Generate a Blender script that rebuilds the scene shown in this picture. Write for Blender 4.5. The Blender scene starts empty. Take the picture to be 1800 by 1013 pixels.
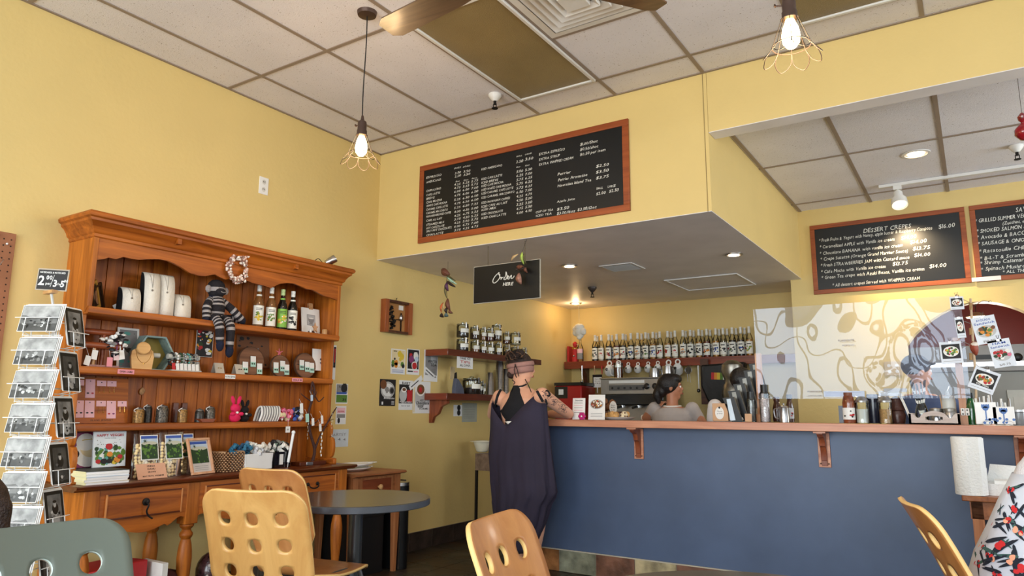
# Cafe interior: dresser, counter, bar and kitchen wall.
EXPOSURE=0.22; SKY=1.0; FRONT=430; SIDE=45; BARFILL=100; PEND=14; DAYC=(.87,.955,1); YEL=(222,195,128)
import bpy, bmesh, math, random
import numpy as np
from mathutils import Vector, Matrix, Euler
R=math.radians; PI=math.pi
random.seed(7)
# ---------------------------------------------------------------- camera (fitted to the photo's vanishing points)
FPX=1247.6; YAW,PITCH,ROLL=-0.5758,0.1704,0.0061
CAM=np.array([4.0866,-4.2289,1.17])
def _axes():
    f=np.array([math.sin(YAW)*math.cos(PITCH),math.cos(YAW)*math.cos(PITCH),math.sin(PITCH)])
    r=np.array([math.cos(YAW),-math.sin(YAW),0.]); u=np.cross(r,f)
    return f,r*math.cos(ROLL)+u*math.sin(ROLL),-r*math.sin(ROLL)+u*math.cos(ROLL)
CF,CR,CU=_axes()
def ray(x,y): return CF+(x-900)/FPX*CR-(y-506.5)/FPX*CU
def B(x,y,ax,val):
    """point where the photo's pixel meets the plane  x|y|z = val  (survey of the real place)"""
    a='xyz'.index(ax); d=ray(x,y); return Vector(CAM+(val-CAM[a])/d[a]*d)
def D(x,y,d): return Vector(CAM+d*ray(x,y))
cd=bpy.data.cameras.new('camera'); cam=bpy.data.objects.new('camera',cd); bpy.context.collection.objects.link(cam)
cd.sensor_width=36; cd.lens=FPX/1800*36; cd.clip_start=.02; cd.clip_end=200
m=Matrix(((CR[0],CU[0],-CF[0],CAM[0]),(CR[1],CU[1],-CF[1],CAM[1]),(CR[2],CU[2],-CF[2],CAM[2]),(0,0,0,1)))
cam.matrix_world=m; bpy.context.scene.camera=cam
sc=bpy.context.scene
sc.view_settings.view_transform='Standard'; sc.view_settings.look='None'; sc.view_settings.gamma=1
sc.view_settings.use_curve_mapping=False; sc.view_settings.exposure=EXPOSURE
# ---------------------------------------------------------------- sky and daylight
w=bpy.data.worlds.new('world'); sc.world=w; w.use_nodes=True
bg=w.node_tree.nodes['Background']; bg.inputs[0].default_value=(.80,.90,1,1); bg.inputs[1].default_value=SKY
def area(name,loc,rot,sx,sy,power,col):
    l=bpy.data.lights.new(name,'AREA'); l.shape='RECTANGLE'; l.size=sx; l.size_y=sy; l.energy=power; l.color=col
    o=bpy.data.objects.new(name,l); o.location=loc; o.rotation_euler=rot; bpy.context.collection.objects.link(o); return o
# daylight entering through the front shop windows and the side windows (outside the openings), plus an added bar fill
area('window_daylight_front',(3.6,-7.25,1.65),(R(90),0,0),6.4,2.6,FRONT,DAYC)
area('window_daylight_side',(7.75,-3.6,1.65),(R(90),0,R(90)),5.6,2.6,SIDE,DAYC)
area('added_bar_fill',(7.75,1.3,1.8),(R(90),0,R(90)),2.4,1.8,BARFILL,DAYC)  # unseen area light added to brighten the bar and lower left wall
sc.cycles.max_bounces=8; sc.cycles.transparent_max_bounces=16; sc.cycles.caustics_reflective=False; sc.cycles.caustics_refractive=False
# ---------------------------------------------------------------- materials
def lin(c): return tuple(((v/255+.055)/1.055)**2.4 if v>10 else v/255/12.92 for v in c)+(1,)
MC={}
def mat(key,rgb=None,rough=.5,metal=0,bump=0,bs=60,var=.06,vs=8,emit=None,alpha=None,trans=0,coat=0,sheen=0,ior=1.45):
    if key in MC: return MC[key]
    m=bpy.data.materials.new(key); m.use_nodes=True; nt=m.node_tree; p=nt.nodes['Principled BSDF']; MC[key]=m
    c=lin(rgb); p.inputs['Base Color'].default_value=c; p.inputs['Roughness'].default_value=rough; p.inputs['Metallic'].default_value=metal
    p.inputs['IOR'].default_value=ior
    if var or bump:
        tc=nt.nodes.new('ShaderNodeTexCoord')
    if var:
        n=nt.nodes.new('ShaderNodeTexNoise'); n.inputs['Scale'].default_value=vs; n.inputs['Detail'].default_value=4
        nt.links.new(tc.outputs['Object'],n.inputs['Vector'])
        r=nt.nodes.new('ShaderNodeValToRGB'); r.color_ramp.elements[0].position=.3; r.color_ramp.elements[1].position=.7
        r.color_ramp.elements[0].color=tuple(v*(1-var*1.6) for v in c[:3])+(1,); r.color_ramp.elements[1].color=tuple(min(1,v*(1+var)) for v in c[:3])+(1,)
        nt.links.new(n.outputs['Fac'],r.inputs['Fac']); nt.links.new(r.outputs['Color'],p.inputs['Base Color'])
    if bump:
        n2=nt.nodes.new('ShaderNodeTexNoise'); n2.inputs['Scale'].default_value=bs; nt.links.new(tc.outputs['Object'],n2.inputs['Vector'])
        b=nt.nodes.new('ShaderNodeBump'); b.inputs['Strength'].default_value=bump; b.inputs['Distance'].default_value=.01
        nt.links.new(n2.outputs['Fac'],b.inputs['Height']); nt.links.new(b.outputs['Normal'],p.inputs['Normal'])
    if emit: p.inputs['Emission Color'].default_value=lin(emit[0]); p.inputs['Emission Strength'].default_value=emit[1]
    if alpha is not None: p.inputs['Alpha'].default_value=alpha
    if trans: p.inputs['Transmission Weight'].default_value=trans
    if coat: p.inputs['Coat Weight'].default_value=coat; p.inputs['Coat Roughness'].default_value=.1
    if sheen: p.inputs['Sheen Weight'].default_value=sheen
    return m
def wood(key,c1=None,c2=None,axis='z',rough=.4,scale=1.,coat=.2,knots=.0):
    if key in MC: return MC[key]
    m=bpy.data.materials.new(key); m.use_nodes=True; nt=m.node_tree; p=nt.nodes['Principled BSDF']; MC[key]=m
    tc=nt.nodes.new('ShaderNodeTexCoord'); mp=nt.nodes.new('ShaderNodeMapping')
    s={'x':(.9,13,13),'y':(13,.9,13),'z':(13,13,.9)}[axis]; mp.inputs['Scale'].default_value=tuple(v*scale for v in s)
    nt.links.new(tc.outputs['Object'],mp.inputs['Vector'])
    n=nt.nodes.new('ShaderNodeTexNoise'); n.inputs['Scale'].default_value=1.6; n.inputs['Detail'].default_value=8; n.inputs['Roughness'].default_value=.6; n.inputs['Distortion'].default_value=.9
    nt.links.new(mp.outputs['Vector'],n.inputs['Vector'])
    r=nt.nodes.new('ShaderNodeValToRGB'); e=r.color_ramp.elements; e[0].position=.32; e[1].position=.68; e[0].color=lin(c1); e[1].color=lin(c2)
    nt.links.new(n.outputs['Fac'],r.inputs['Fac']); nt.links.new(r.outputs['Color'],p.inputs['Base Color'])
    b=nt.nodes.new('ShaderNodeBump'); b.inputs['Strength'].default_value=.15; b.inputs['Distance'].default_value=.004
    nt.links.new(n.outputs['Fac'],b.inputs['Height']); nt.links.new(b.outputs['Normal'],p.inputs['Normal'])
    p.inputs['Roughness'].default_value=rough; p.inputs['Specular IOR Level'].default_value=.35; p.inputs['Coat Weight'].default_value=coat; p.inputs['Coat Roughness'].default_value=.15
    return m
def glass(key,rgb=(245,250,250),rough=.02,a=.05):
    """thin clear glass: mostly see-through, with a glossy surface"""
    if key in MC: return MC[key]
    m=bpy.data.materials.new(key); m.use_nodes=True; nt=m.node_tree; MC[key]=m
    for n in list(nt.nodes): nt.nodes.remove(n)
    o=nt.nodes.new('ShaderNodeOutputMaterial'); t=nt.nodes.new('ShaderNodeBsdfTransparent'); g=nt.nodes.new('ShaderNodeBsdfGlossy')
    t.inputs[0].default_value=lin(rgb); g.inputs['Roughness'].default_value=rough
    f=nt.nodes.new('ShaderNodeFresnel'); f.inputs['IOR'].default_value=1.5; ad=nt.nodes.new('ShaderNodeMath'); ad.operation='ADD'; ad.inputs[1].default_value=a; ad.use_clamp=True
    nt.links.new(f.outputs[0],ad.inputs[0]); mx=nt.nodes.new('ShaderNodeMixShader'); nt.links.new(ad.outputs[0],mx.inputs[0])
    nt.links.new(t.outputs[0],mx.inputs[1]); nt.links.new(g.outputs[0],mx.inputs[2]); nt.links.new(mx.outputs[0],o.inputs[0])
    return m
# ---------------------------------------------------------------- glyphs of the built-in font
GL={}
def _glyphs():
    for bold in (0,1):
        for ch in "ABCDEFGHIJKLMNOPQRSTUVWXYZabcdefghijklmnopqrstuvwxyz0123456789$./&*-(),!'":
            c=bpy.data.curves.new('g','FONT'); c.body=ch; c.size=1; c.resolution_u=2; c.offset=(.022 if bold else .003)
            o=bpy.data.objects.new('g',c); bpy.context.collection.objects.link(o)
            dg=bpy.context.evaluated_depsgraph_get(); me=bpy.data.meshes.new_from_object(o.evaluated_get(dg))
            vs=[(v.co.x,v.co.y) for v in me.vertices]; fs=[tuple(p.vertices) for p in me.polygons]
            x0=min(v[0] for v in vs); x1=max(v[0] for v in vs)
            GL[ch,bold]=([(v[0]-x0,v[1]) for v in vs],fs,x1-x0)
            bpy.data.objects.remove(o); bpy.data.curves.remove(c); bpy.data.meshes.remove(me)
_glyphs()
# ---------------------------------------------------------------- mesh builder
class FR:
    """flat frame: origin + two unit directions + normal"""
    def __init__(s,o,u,v,n=None):
        s.o=Vector(o); s.u=Vector(u).normalized(); s.v=Vector(v).normalized(); s.n=(Vector(n) if n else s.u.cross(s.v)).normalized()
    def p(s,a,b,c=0): return s.o+s.u*a+s.v*b+s.n*c
class MB:
    def __init__(s,M=None): s.v=[]; s.f=[]; s.m=[]; s.mats=[]; s.M=M or Matrix.Identity(4)
    def mi(s,m):
        if m not in s.mats: s.mats.append(m)
        return s.mats.index(m)
    def add(s,vs,fs,m):
        b=len(s.v); s.v+= [tuple(s.M@Vector(v)) for v in vs]; i=s.mi(m)
        for f in fs: s.f.append(tuple(b+k for k in f)); s.m.append(i)
        return s
    def box(s,c,d,m,rot=None):
        x,y,z=[k/2 for k in d]; vs=[Vector((a*x,b*y,e*z)) for a in(-1,1) for b in(-1,1) for e in(-1,1)]
        if rot is not None:
            if not isinstance(rot,Matrix): rot=Euler(rot).to_matrix()
            vs=[rot@v for v in vs]
        vs=[v+Vector(c) for v in vs]
        return s.add(vs,[(0,1,3,2),(4,6,7,5),(0,4,5,1),(2,3,7,6),(0,2,6,4),(1,5,7,3)],m)
    def bx(s,a,b,m): return s.box([(a[i]+b[i])/2 for i in range(3)],[abs(b[i]-a[i]) for i in range(3)],m)
    def fbox(s,F,a0,a1,b0,b1,c0,c1,m):
        vs=[F.p(a,b,c) for a in(a0,a1) for b in(b0,b1) for c in(c0,c1)]
        return s.add(vs,[(0,1,3,2),(4,6,7,5),(0,4,5,1),(2,3,7,6),(0,2,6,4),(1,5,7,3)],m)
    def tube(s,pts,r,m,seg=8,closed=False,caps=True):
        pts=[Vector(p) for p in pts]; n=len(pts); vs=[]; rs=r if isinstance(r,(list,tuple)) else [r]*n
        up=None
        for i,p in enumerate(pts):
            if closed: t=pts[(i+1)%n]-pts[i-1]
            else: t=pts[min(i+1,n-1)]-pts[max(i-1,0)]
            t=t.normalized() if t.length>1e-9 else Vector((0,0,1))
            if up is None: up=Vector((0,0,1)) if abs(t.z)<.9 else Vector((1,0,0))
            a=t.cross(up)
            if a.length<1e-4: a=t.cross(Vector((.3,.8,.5)))
            a.normalize(); b=a.cross(t).normalized(); up=b
            for k in range(seg):
                an=2*PI*k/seg; vs.append(p+(a*math.cos(an)+b*math.sin(an))*rs[i])
        fs=[]
        for i in range(n if closed else n-1):
            for k in range(seg):
                j=(i+1)%n; fs.append((i*seg+k,i*seg+(k+1)%seg,j*seg+(k+1)%seg,j*seg+k))
        if caps and not closed: fs.append(tuple(range(seg))[::-1]); fs.append(tuple((n-1)*seg+k for k in range(seg)))
        return s.add(vs,fs,m)
    def lathe(s,pr,c,m,seg=16,rot=None,sx=1,sy=1,cap=True):
        vs=[];c=Vector(c); n=len(pr)
        if rot is not None and not isinstance(rot,Matrix): rot=Euler(rot).to_matrix()
        for r,z in pr:
            for k in range(seg):
                a=2*PI*k/seg; v=Vector((r*sx*math.cos(a),r*sy*math.sin(a),z))
                if rot is not None: v=rot@v
                vs.append(v+c)
        fs=[(i*seg+k,i*seg+(k+1)%seg,(i+1)*seg+(k+1)%seg,(i+1)*seg+k) for i in range(n-1) for k in range(seg)]
        if cap:
            if pr[0][0]>1e-5: fs.append(tuple(range(seg))[::-1])
            if pr[-1][0]>1e-5: fs.append(tuple((n-1)*seg+k for k in range(seg)))
        return s.add(vs,fs,m)
    def cyl(s,a,b,r,m,seg=14,r2=None): return s.tube([a,b],[r,r if r2 is None else r2],m,seg)
    def ball(s,c,r,m,seg=12,rot=None,jit=0):
        if not isinstance(r,(tuple,list)): r=(r,r,r)
        n=max(4,seg//2+1); vs=[]; c=Vector(c)
        if rot is not None and not isinstance(rot,Matrix): rot=Euler(rot).to_matrix()
        def P(x,y,z):
            j=1+random.uniform(-jit,jit); v=Vector((x*r[0]*j,y*r[1]*j,z*r[2]*j))
            if rot is not None: v=rot@v
            return v+c
        vs.append(P(0,0,-1))
        for i in range(1,n):
            t=-PI/2+PI*i/n
            for k in range(seg): a=2*PI*k/seg; vs.append(P(math.cos(t)*math.cos(a),math.cos(t)*math.sin(a),math.sin(t)))
        vs.append(P(0,0,1)); L=len(vs)-1
        fs=[(0,1+(k+1)%seg,1+k) for k in range(seg)]
        for i in range(n-2):
            for k in range(seg): fs.append((1+i*seg+k,1+i*seg+(k+1)%seg,1+(i+1)*seg+(k+1)%seg,1+(i+1)*seg+k))
        b=1+(n-2)*seg; fs+=[(b+k,b+(k+1)%seg,L) for k in range(seg)]
        return s.add(vs,fs,m)
    def poly(s,F,pts,m,c=0): return s.add([F.p(a,b,c) for a,b in pts],[tuple(range(len(pts)))],m)
    def rect(s,F,a0,b0,a1,b1,m,c=0): return s.poly(F,[(a0,b0),(a1,b0),(a1,b1),(a0,b1)],m,c)
    def disk(s,F,a,b,r,m,c=0,rb=None,seg=18,j=0):
        rb=rb or r; q=[]
        for k in range(seg):
            e=1+random.uniform(-j,j); q.append((a+r*e*math.cos(2*PI*k/seg),b+rb*e*math.sin(2*PI*k/seg)))
        return s.poly(F,q,m,c)
    def prism(s,F,pts,c0,c1,m):
        n=len(pts); vs=[F.p(a,b,c0) for a,b in pts]+[F.p(a,b,c1) for a,b in pts]
        return s.add(vs,[tuple(range(n))[::-1],tuple(range(n,2*n))]+[(i,(i+1)%n,n+(i+1)%n,n+i) for i in range(n)],m)
    def text(s,F,a,b,txt,size,m,c=.0006,bold=0,jit=0,shear=0,width=None,align='l',sp=.09,ang=0):
        x=0; out=[]
        for ch in txt:
            if ch==' ': x+=.32; continue
            g=GL.get((ch,bold))
            if not g: x+=.3; continue
            out.append((g,x)); x+=g[2]+sp
        tot=max(x-sp,.01); k=size; kx=size if width is None else width/tot
        off={'l':0,'c':-tot*kx/2,'r':-tot*kx}[align]; ca,sa=math.cos(ang),math.sin(ang)
        for g,gx in out:
            ja=random.uniform(-jit,jit); js=1+random.uniform(-jit,jit); jy=random.uniform(-jit,jit)*.5
            vs=[]
            for vx,vy in g[0]:
                px=(vx*math.cos(ja)-vy*math.sin(ja))*js; py=(vx*math.sin(ja)+vy*math.cos(ja))*js+jy
                X=(gx+px+shear*py)*kx+off; Y=py*k
                vs.append(F.p(a+X*ca-Y*sa,b+X*sa+Y*ca,c))
            s.add(vs,g[1],m)
        return s
    def o(s,name,parent=None,bev=0,sharp=.7,solid=0,label=None):
        me=bpy.data.meshes.new(name); me.from_pydata(s.v,[],s.f); me.polygons.foreach_set('material_index',s.m)
        for m in s.mats: me.materials.append(m)
        bm=bmesh.new(); bm.from_mesh(me); bmesh.ops.remove_doubles(bm,verts=bm.verts,dist=1e-6) if 0 else None
        bm.free()
        me.shade_smooth(); me.set_sharp_from_angle(angle=sharp); me.update()
        ob=bpy.data.objects.new(name,me); bpy.context.collection.objects.link(ob)
        if parent: ob.parent=parent
        if solid: q=ob.modifiers.new('s','SOLIDIFY'); q.thickness=solid; q.offset=0
        if bev: q=ob.modifiers.new('b','BEVEL'); q.width=bev; q.segments=2; q.limit_method='ANGLE'
        if label: ob['label']=label
        return ob
def thing(name,label,cat,loc=(0,0,0),rz=0,group=None,rot=None):
    o=bpy.data.objects.new(name,None); bpy.context.collection.objects.link(o); o.empty_display_size=.1
    o.location=loc; o.rotation_euler=rot or (0,0,rz); o['label']=label; o['category']=cat
    if group: o['group']=group
    return o
def tag(o,label,cat,group=None,kind=None):
    o['label']=label; o['category']=cat
    if group: o['group']=group
    if kind: o['kind']=kind
    return o
def struct(o,label=None):
    o['kind']='structure'
    if label: o['label']=label
    return o
def dup(o,loc,rz=None,label=None,rot=None,scale=None):
    c=o.copy(); bpy.context.collection.objects.link(c); c.location=loc
    if rz is not None: c.rotation_euler=(0,0,rz)
    if rot is not None: c.rotation_euler=rot
    if scale: c.scale=scale if isinstance(scale,(tuple,list)) else (scale,)*3
    if label: c['label']=label
    for ch in list(o.children):
        d=ch.copy(); bpy.context.collection.objects.link(d); d.parent=c
        for g in ch.children: e=g.copy(); bpy.context.collection.objects.link(e); e.parent=d
    return c
ORD=['first','second','third','fourth','fifth','sixth','seventh','eighth','ninth','tenth','eleventh','twelfth','thirteenth','fourteenth','fifteenth']
def lerp(a,b,t): return a+(b-a)*t
def bez(pts,n=16):
    """Catmull-Rom through the points"""
    pts=[Vector(p) for p in pts]; out=[]; N=len(pts)
    for i in range(N-1):
        p0,p1,p2,p3=pts[max(i-1,0)],pts[i],pts[i+1],pts[min(i+2,N-1)]
        for k in range(n):
            t=k/n; out.append(.5*((2*p1)+(p2-p0)*t+(2*p0-5*p1+4*p2-p3)*t*t+(3*p1-p0-3*p2+p3)*t**3))
    out.append(pts[-1]); return out
# ================================================================ ROOM
yel=mat('yellow wall paint',YEL,.55,bump=.12,bs=35,var=.02,vs=2.5)
yel2=yel
grey_paint=mat('grey soffit paint',(238,233,232),.45,bump=.15,bs=9,var=.05,vs=3)
def ceil_mat():
    m=mat('acoustic ceiling tile',(234,231,236),.85,var=.03,vs=3,bump=.3,bs=160); nt=m.node_tree; p=nt.nodes['Principled BSDF']
    src=p.inputs['Base Color'].links[0].from_socket; tc=[n for n in nt.nodes if n.type=='TEX_COORD'][0]
    v=nt.nodes.new('ShaderNodeTexNoise'); v.inputs['Scale'].default_value=115; v.inputs['Detail'].default_value=3; nt.links.new(tc.outputs['Object'],v.inputs['Vector'])
    r=nt.nodes.new('ShaderNodeValToRGB'); e=r.color_ramp.elements; e[0].position=.66; e[0].color=(0,0,0,1); e[1].position=.72; e[1].color=(1,1,1,1)
    nt.links.new(v.outputs['Fac'],r.inputs['Fac']); mx=nt.nodes.new('ShaderNodeMixRGB'); mx.inputs[2].default_value=lin((150,138,128))
    nt.links.new(r.outputs['Color'],mx.inputs[0]); nt.links.new(src,mx.inputs[1]); nt.links.new(mx.outputs[0],p.inputs['Base Color']); return m
tile=ceil_mat(); gridm=mat('ceiling grid bar',(150,134,120),.5,var=.03)
def slate(key,dark=1.):
    m=bpy.data.materials.new(key); m.use_nodes=True; nt=m.node_tree; p=nt.nodes['Principled BSDF']; MC[key]=m
    tc=nt.nodes.new('ShaderNodeTexCoord'); n=nt.nodes.new('ShaderNodeTexNoise'); n.inputs['Scale'].default_value=3.2; n.inputs['Detail'].default_value=9; n.inputs['Distortion'].default_value=1.2
    nt.links.new(tc.outputs['Object'],n.inputs['Vector']); r=nt.nodes.new('ShaderNodeValToRGB'); cr=r.color_ramp
    cols=[(.3,(40,33,28)),(.43,(104,74,50)),(.5,(70,66,58)),(.58,(120,108,88)),(.7,(84,52,40))]
    cr.elements[0].position=cols[0][0]; cr.elements[0].color=lin([v*dark for v in cols[0][1]]); cr.elements[1].position=cols[-1][0]; cr.elements[1].color=lin([v*dark for v in cols[-1][1]])
    for q,c in cols[1:-1]: e=cr.elements.new(q); e.color=lin([v*dark for v in c])
    nt.links.new(n.outputs['Fac'],r.inputs['Fac']); nt.links.new(r.outputs['Color'],p.inputs['Base Color']); p.inputs['Roughness'].default_value=.42
    b=nt.nodes.new('ShaderNodeBump'); b.inputs['Strength'].default_value=.5; b.inputs['Distance'].default_value=.02; nt.links.new(n.outputs['Fac'],b.inputs['Height']); nt.links.new(b.outputs['Normal'],p.inputs['Normal'])
    return m
slatem=slate('slate tile'); slatef=slate('slate floor',.62); grout=mat('grout',(150,138,120),.9)
CZ=3.31; SOF=2.39; KZ=3.04
# floor: slate tiles with grout lines modelled as shallow joints
b=MB(); b.bx((-.15,-7.15,-.1),(7.65,7.2,-.004),mat('floor grout',(66,56,46),.9))
y=-7.0
while y<4.6:
    x=0.
    while x<7.6: b.bx((x+.003,y+.003,-.004),(x+.297,y+.297,0),slatef); x+=.3
    y+=.3
struct(b.o('floor'))
b=MB(); b.bx((-.15,-7.15,0),(0,3.55,CZ+.1),yel); struct(b.o('wall_left'))
b=MB(); b.bx((0,3.4,0),(2.86,3.55,CZ),yel); struct(b.o('wall_back'))
# bulkhead mass with grey soffit
b=MB(); b.bx((0,0,SOF+.004),(2.81,3.4,CZ),yel); b.bx((2.812,0,2.905),(7.5,.13,CZ),yel); struct(b.o('wall_bulkhead'),'yellow bulkhead over the bar and the header across the opening')
b=MB(); b.bx((0.001,.001,SOF),(2.809,3.4,SOF+.004),grey_paint); b.bx((2.812,.0,2.901),(7.5,.13,2.905),grey_paint); struct(b.o('ceiling_soffit'))
# menu wall with arched opening to the kitchen
arch=[]; ax0,ax1,az0,az1=3.62,4.70,1.0,1.74
b=MB(); F=FR((0,2.7,0),(1,0,0),(0,0,1),(0,1,0))
N=16; arcp=[(lerp(ax0,ax1,k/N),az1+.335*math.sin(PI*k/N)**.8) for k in range(N+1)]
b.fbox(F,2.71,ax0,0,KZ,0,.15,yel); b.fbox(F,ax1,7.5,0,KZ,0,.15,yel); b.fbox(F,ax0,ax1,0,az0,0,.15,yel)
for k in range(N):
    (a0,z0),(a1,z1)=arcp[k],arcp[k+1]; b.prism(F,[(a0,z0),(a1,z1),(a1,KZ),(a0,KZ)],0,.15,yel)
b.bx((2.71,2.85,0),(2.86,3.4,KZ),yel)
struct(b.o('wall_menu'))
# kitchen behind the arch
red=mat('dark red kitchen paint',(126,22,20),.5,var=.05)
b=MB(); b.bx((3.4,4.6,0),(7.0,4.7,3.1),red); b.bx((3.3,2.85,0),(3.4,4.7,3.1),red); b.bx((7,2.85,0),(7.1,4.7,3.1),red); struct(b.o('wall_kitchen'))
b=MB(); b.bx((3.3,2.85,3.04),(7.1,4.7,3.1),tile); struct(b.o('ceiling_kitchen'))
b=MB(); b.bx((7.5,-1.0,0),(7.65,.1,CZ+.1),yel); b.bx((7.5,2.5,0),(7.65,2.85,CZ+.1),yel); b.bx((7.5,.1,0),(7.65,2.5,.9),yel); b.bx((7.5,.1,2.7),(7.65,2.5,CZ+.1),yel); b.bx((7.5,-7.15,0),(7.65,-6.4,CZ+.1),yel); b.bx((7.5,-6.4,0),(7.65,-1,.55),yel); b.bx((7.5,-6.4,2.95),(7.65,-1,CZ+.1),yel); struct(b.o('wall_right'))
b=MB(); b.bx((0,-7.15,0),(.4,-7.0,CZ+.1),yel); b.bx((6.8,-7.15,0),(7.5,-7.0,CZ+.1),yel); b.bx((.4,-7.15,0),(6.8,-7.0,.35),yel); b.bx((.4,-7.15,2.95),(6.8,-7.0,CZ+.1),yel); struct(b.o('wall_front'))
fr=mat('white window frame',(235,235,232),.4)
b=MB()
for x in (.4,1.5,2.6,3.2,3.8,4.6,5.7,6.68): b.bx((x,-7.12,.35),(x+.12,-7.02,2.95),fr)
b.bx((2.6,-7.11,1.3),(4.6,-7.02,1.45),fr)
for z in (.35,1.0,2.2,2.9): b.bx((.4,-7.11,z),(6.8,-7.05,z+.05),fr)
struct(b.o('window_1'))
b=MB()
for y in (-6.4,-5,-3.6,-2.2,-1.06): b.bx((7.54,y,.55),(7.6,y+.06,2.95),fr)
for z in (.55,2.2,2.9): b.bx((7.54,-6.4,z),(7.6,-1,z+.05),fr)
struct(b.o('window_2'))
b=MB()
for y in (.1,1.27,2.44): b.bx((7.54,y,.9),(7.6,y+.06,2.7),fr)
for z in (.9,2.65): b.bx((7.54,.1,z),(7.6,2.5,z+.05),fr)
struct(b.o('window_added'))  # unseen window and wall opening added to let extra light onto the bar
# street outside the front windows (seen only as reflections)
b=MB(); b.bx((-20,-40,-.16),(28,-7.2,-.12),mat('pavement',(150,148,142),.9)); struct(b.o('ground_outside'))
# ceilings
b=MB(); b.bx((0,-7.15,CZ),(7.65,0,CZ+.1),tile); struct(b.o('ceiling'))
b=MB(); b.bx((2.81,.13,KZ),(7.5,2.7,KZ+.02),tile); struct(b.o('ceiling_counter'))
b=MB(); GX=[.355+.61*i for i in range(12)]; GY=[-.276-1.22*i for i in range(6)]
for x in GX: b.bx((x-.012,-7,CZ-.005),(x+.012,0,CZ-.0005),gridm)
for y in GY: b.bx((0,y-.012,CZ-.0052),(7.5,y+.012,CZ-.0006),gridm)
b.bx((2.185,-.9,CZ-.005),(2.79,-.876,CZ-.0007),gridm)
b.bx((0,-7,CZ-.006),(.018,0,CZ-.0004),gridm); b.bx((0,-.018,CZ-.006),(7.5,0,CZ-.0004),gridm)
struct(b.o('trim_1'),'suspended ceiling grid bars')
b=MB()
for x in (2.835,3.436,4.03,4.64,5.25,5.86): b.bx((x-.013,.13,KZ-.006),(x+.013,2.7,KZ-.0005),gridm)
for y in (1.27,2.43): b.bx((2.81,y-.011,KZ-.0062),(7.5,y+.011,KZ-.0006),gridm)
struct(b.o('trim_2'),'ceiling grid bars over the counter')
b=MB(); b.bx((2.785,-.003,SOF),(2.789,-.0002,CZ),mat('joint shadow line',(150,126,78),.8)); struct(b.o('trim_3'),'joint line in the bulkhead plaster')
# slate tile skirting
random.seed(3)
tints=[slatem]+[mat('slate %s'%n,c,.45,bump=.5,bs=25,var=.35,vs=9) for n,c in (('rust',(166,112,66)),('green grey',(136,138,118)),('plum',(122,84,66)),('ochre',(178,164,128)))]
b=MB(); y=-7.0
while y<3.3:
    b.bx((.0002,y+.004,0.002),(.012,min(y+.296,3.39),.148),random.choice([tints[0],mat('slate dark',(58,46,40),.45,bump=.5,bs=25,var=.35,vs=9)])); y+=.3
b.bx((0.0001,-7,0.001),(.007,3.4,.15),grout)
struct(b.o('baseboard_left'))

o=thing('leaf_wreath','large dark leaf wreath hanging in the front window, mirrored in the plastic sheet','wreath',(3.28,-6.98,2.2)); b=MB(); rw_=random.Random(2); wl_=mat('wreath leaves',(46,56,44),.8,var=.3,vs=30)
for k in range(160):
    a=rw_.uniform(0,2*PI); r_=.40+rw_.gauss(0,.045); b.ball((r_*math.cos(a),rw_.uniform(-.02,.05),-.42+r_*math.sin(a)),(rw_.uniform(.03,.06),.02,rw_.uniform(.03,.06)),wl_,7,jit=.2)
b.tube([(0,0,0),(0,0,.02)],.004,wl_,5); b.o('leaves',o)
# ================================================================ DRESSER (hutch) against the left wall
W1=wood('dresser pine vertical',(138,70,12),(202,118,38),'z',.5,1.0,.04)
W2=wood('dresser pine lengthwise',(132,64,12),(194,108,34),'y',.48,1.0,.04)
W3=wood('dresser back boards',(134,64,10),(194,108,30),'z',.5,1.2,.04)
WD=wood('dresser top',(70,30,14),(108,50,24),'y',.3,1.0,.4)
iron=mat('dark iron',(38,34,32),.5,.6)
Y0,Y1=-2.375,-.63; BT=.795     # post outsides and height of the table top
S1,S2,S3=1.690,1.382,1.086     # tops of the three shelves
XU,XL=.265,.22
H=thing('dresser','tall orange pine dresser with open shelves on a three drawer base against the left wall','dresser',(0,(Y0+Y1)/2,0))
hb=-(Y0+Y1)/2
def H_(b,name,parent=None,**k):
    for i,v in enumerate(b.v): b.v[i]=(v[0],v[1]+hb,v[2])
    return b.o(name,parent or H,**k)
# back boards: tongue and groove
b=MB(); n=19; st=(Y1-Y0-.05)/n
for i in range(n):
    y=Y0+.025+i*st; b.bx((.004,y+.0015,BT),(.021,y+st-.0015,2.1),W3)
b.bx((.002,Y0+.02,BT),(.006,Y1-.02,2.1),mat('groove dark',(70,34,12),.8))
H_(b,'back_panel',bev=.0035)
# side panels with the scrolled foot
def side(y0,y1):
    b=MB(); F=FR((0,y0,0),(1,0,0),(0,0,1),(0,1,0))
    pts=[(0,BT),(.30,BT),(.30,BT+.035),(.275,BT+.04)]
    for k in range(9): a=-PI/2+PI*k/8; pts.append((.255+.03*math.cos(a)*1.0,BT+.11+.07*math.sin(a)))
    for k in range(7): a=-PI/2+PI*k/6; pts.append((.235+.02*math.cos(a),BT+.225+.045*math.sin(a)))
    pts+=[(XL,BT+.275),(XL,S1-.035),(XU-.02,S1-.03),(XU,S1),(XU,2.1),(0,2.1)]
    b.prism(F,pts,0,y1-y0,W1); return b
H_(side(Y0,Y0+.024),'side_panel',bev=.0015); H_(side(Y1-.024,Y1),'side_panel',bev=.0015)
for y in (Y0,Y1):
    b=MB(); s=1 if y==Y0 else -1; b.bx((.0,y-.012,BT),(.315,y+.036*s,BT+.034),W2); H_(b,'foot_block',bev=.004)
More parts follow.
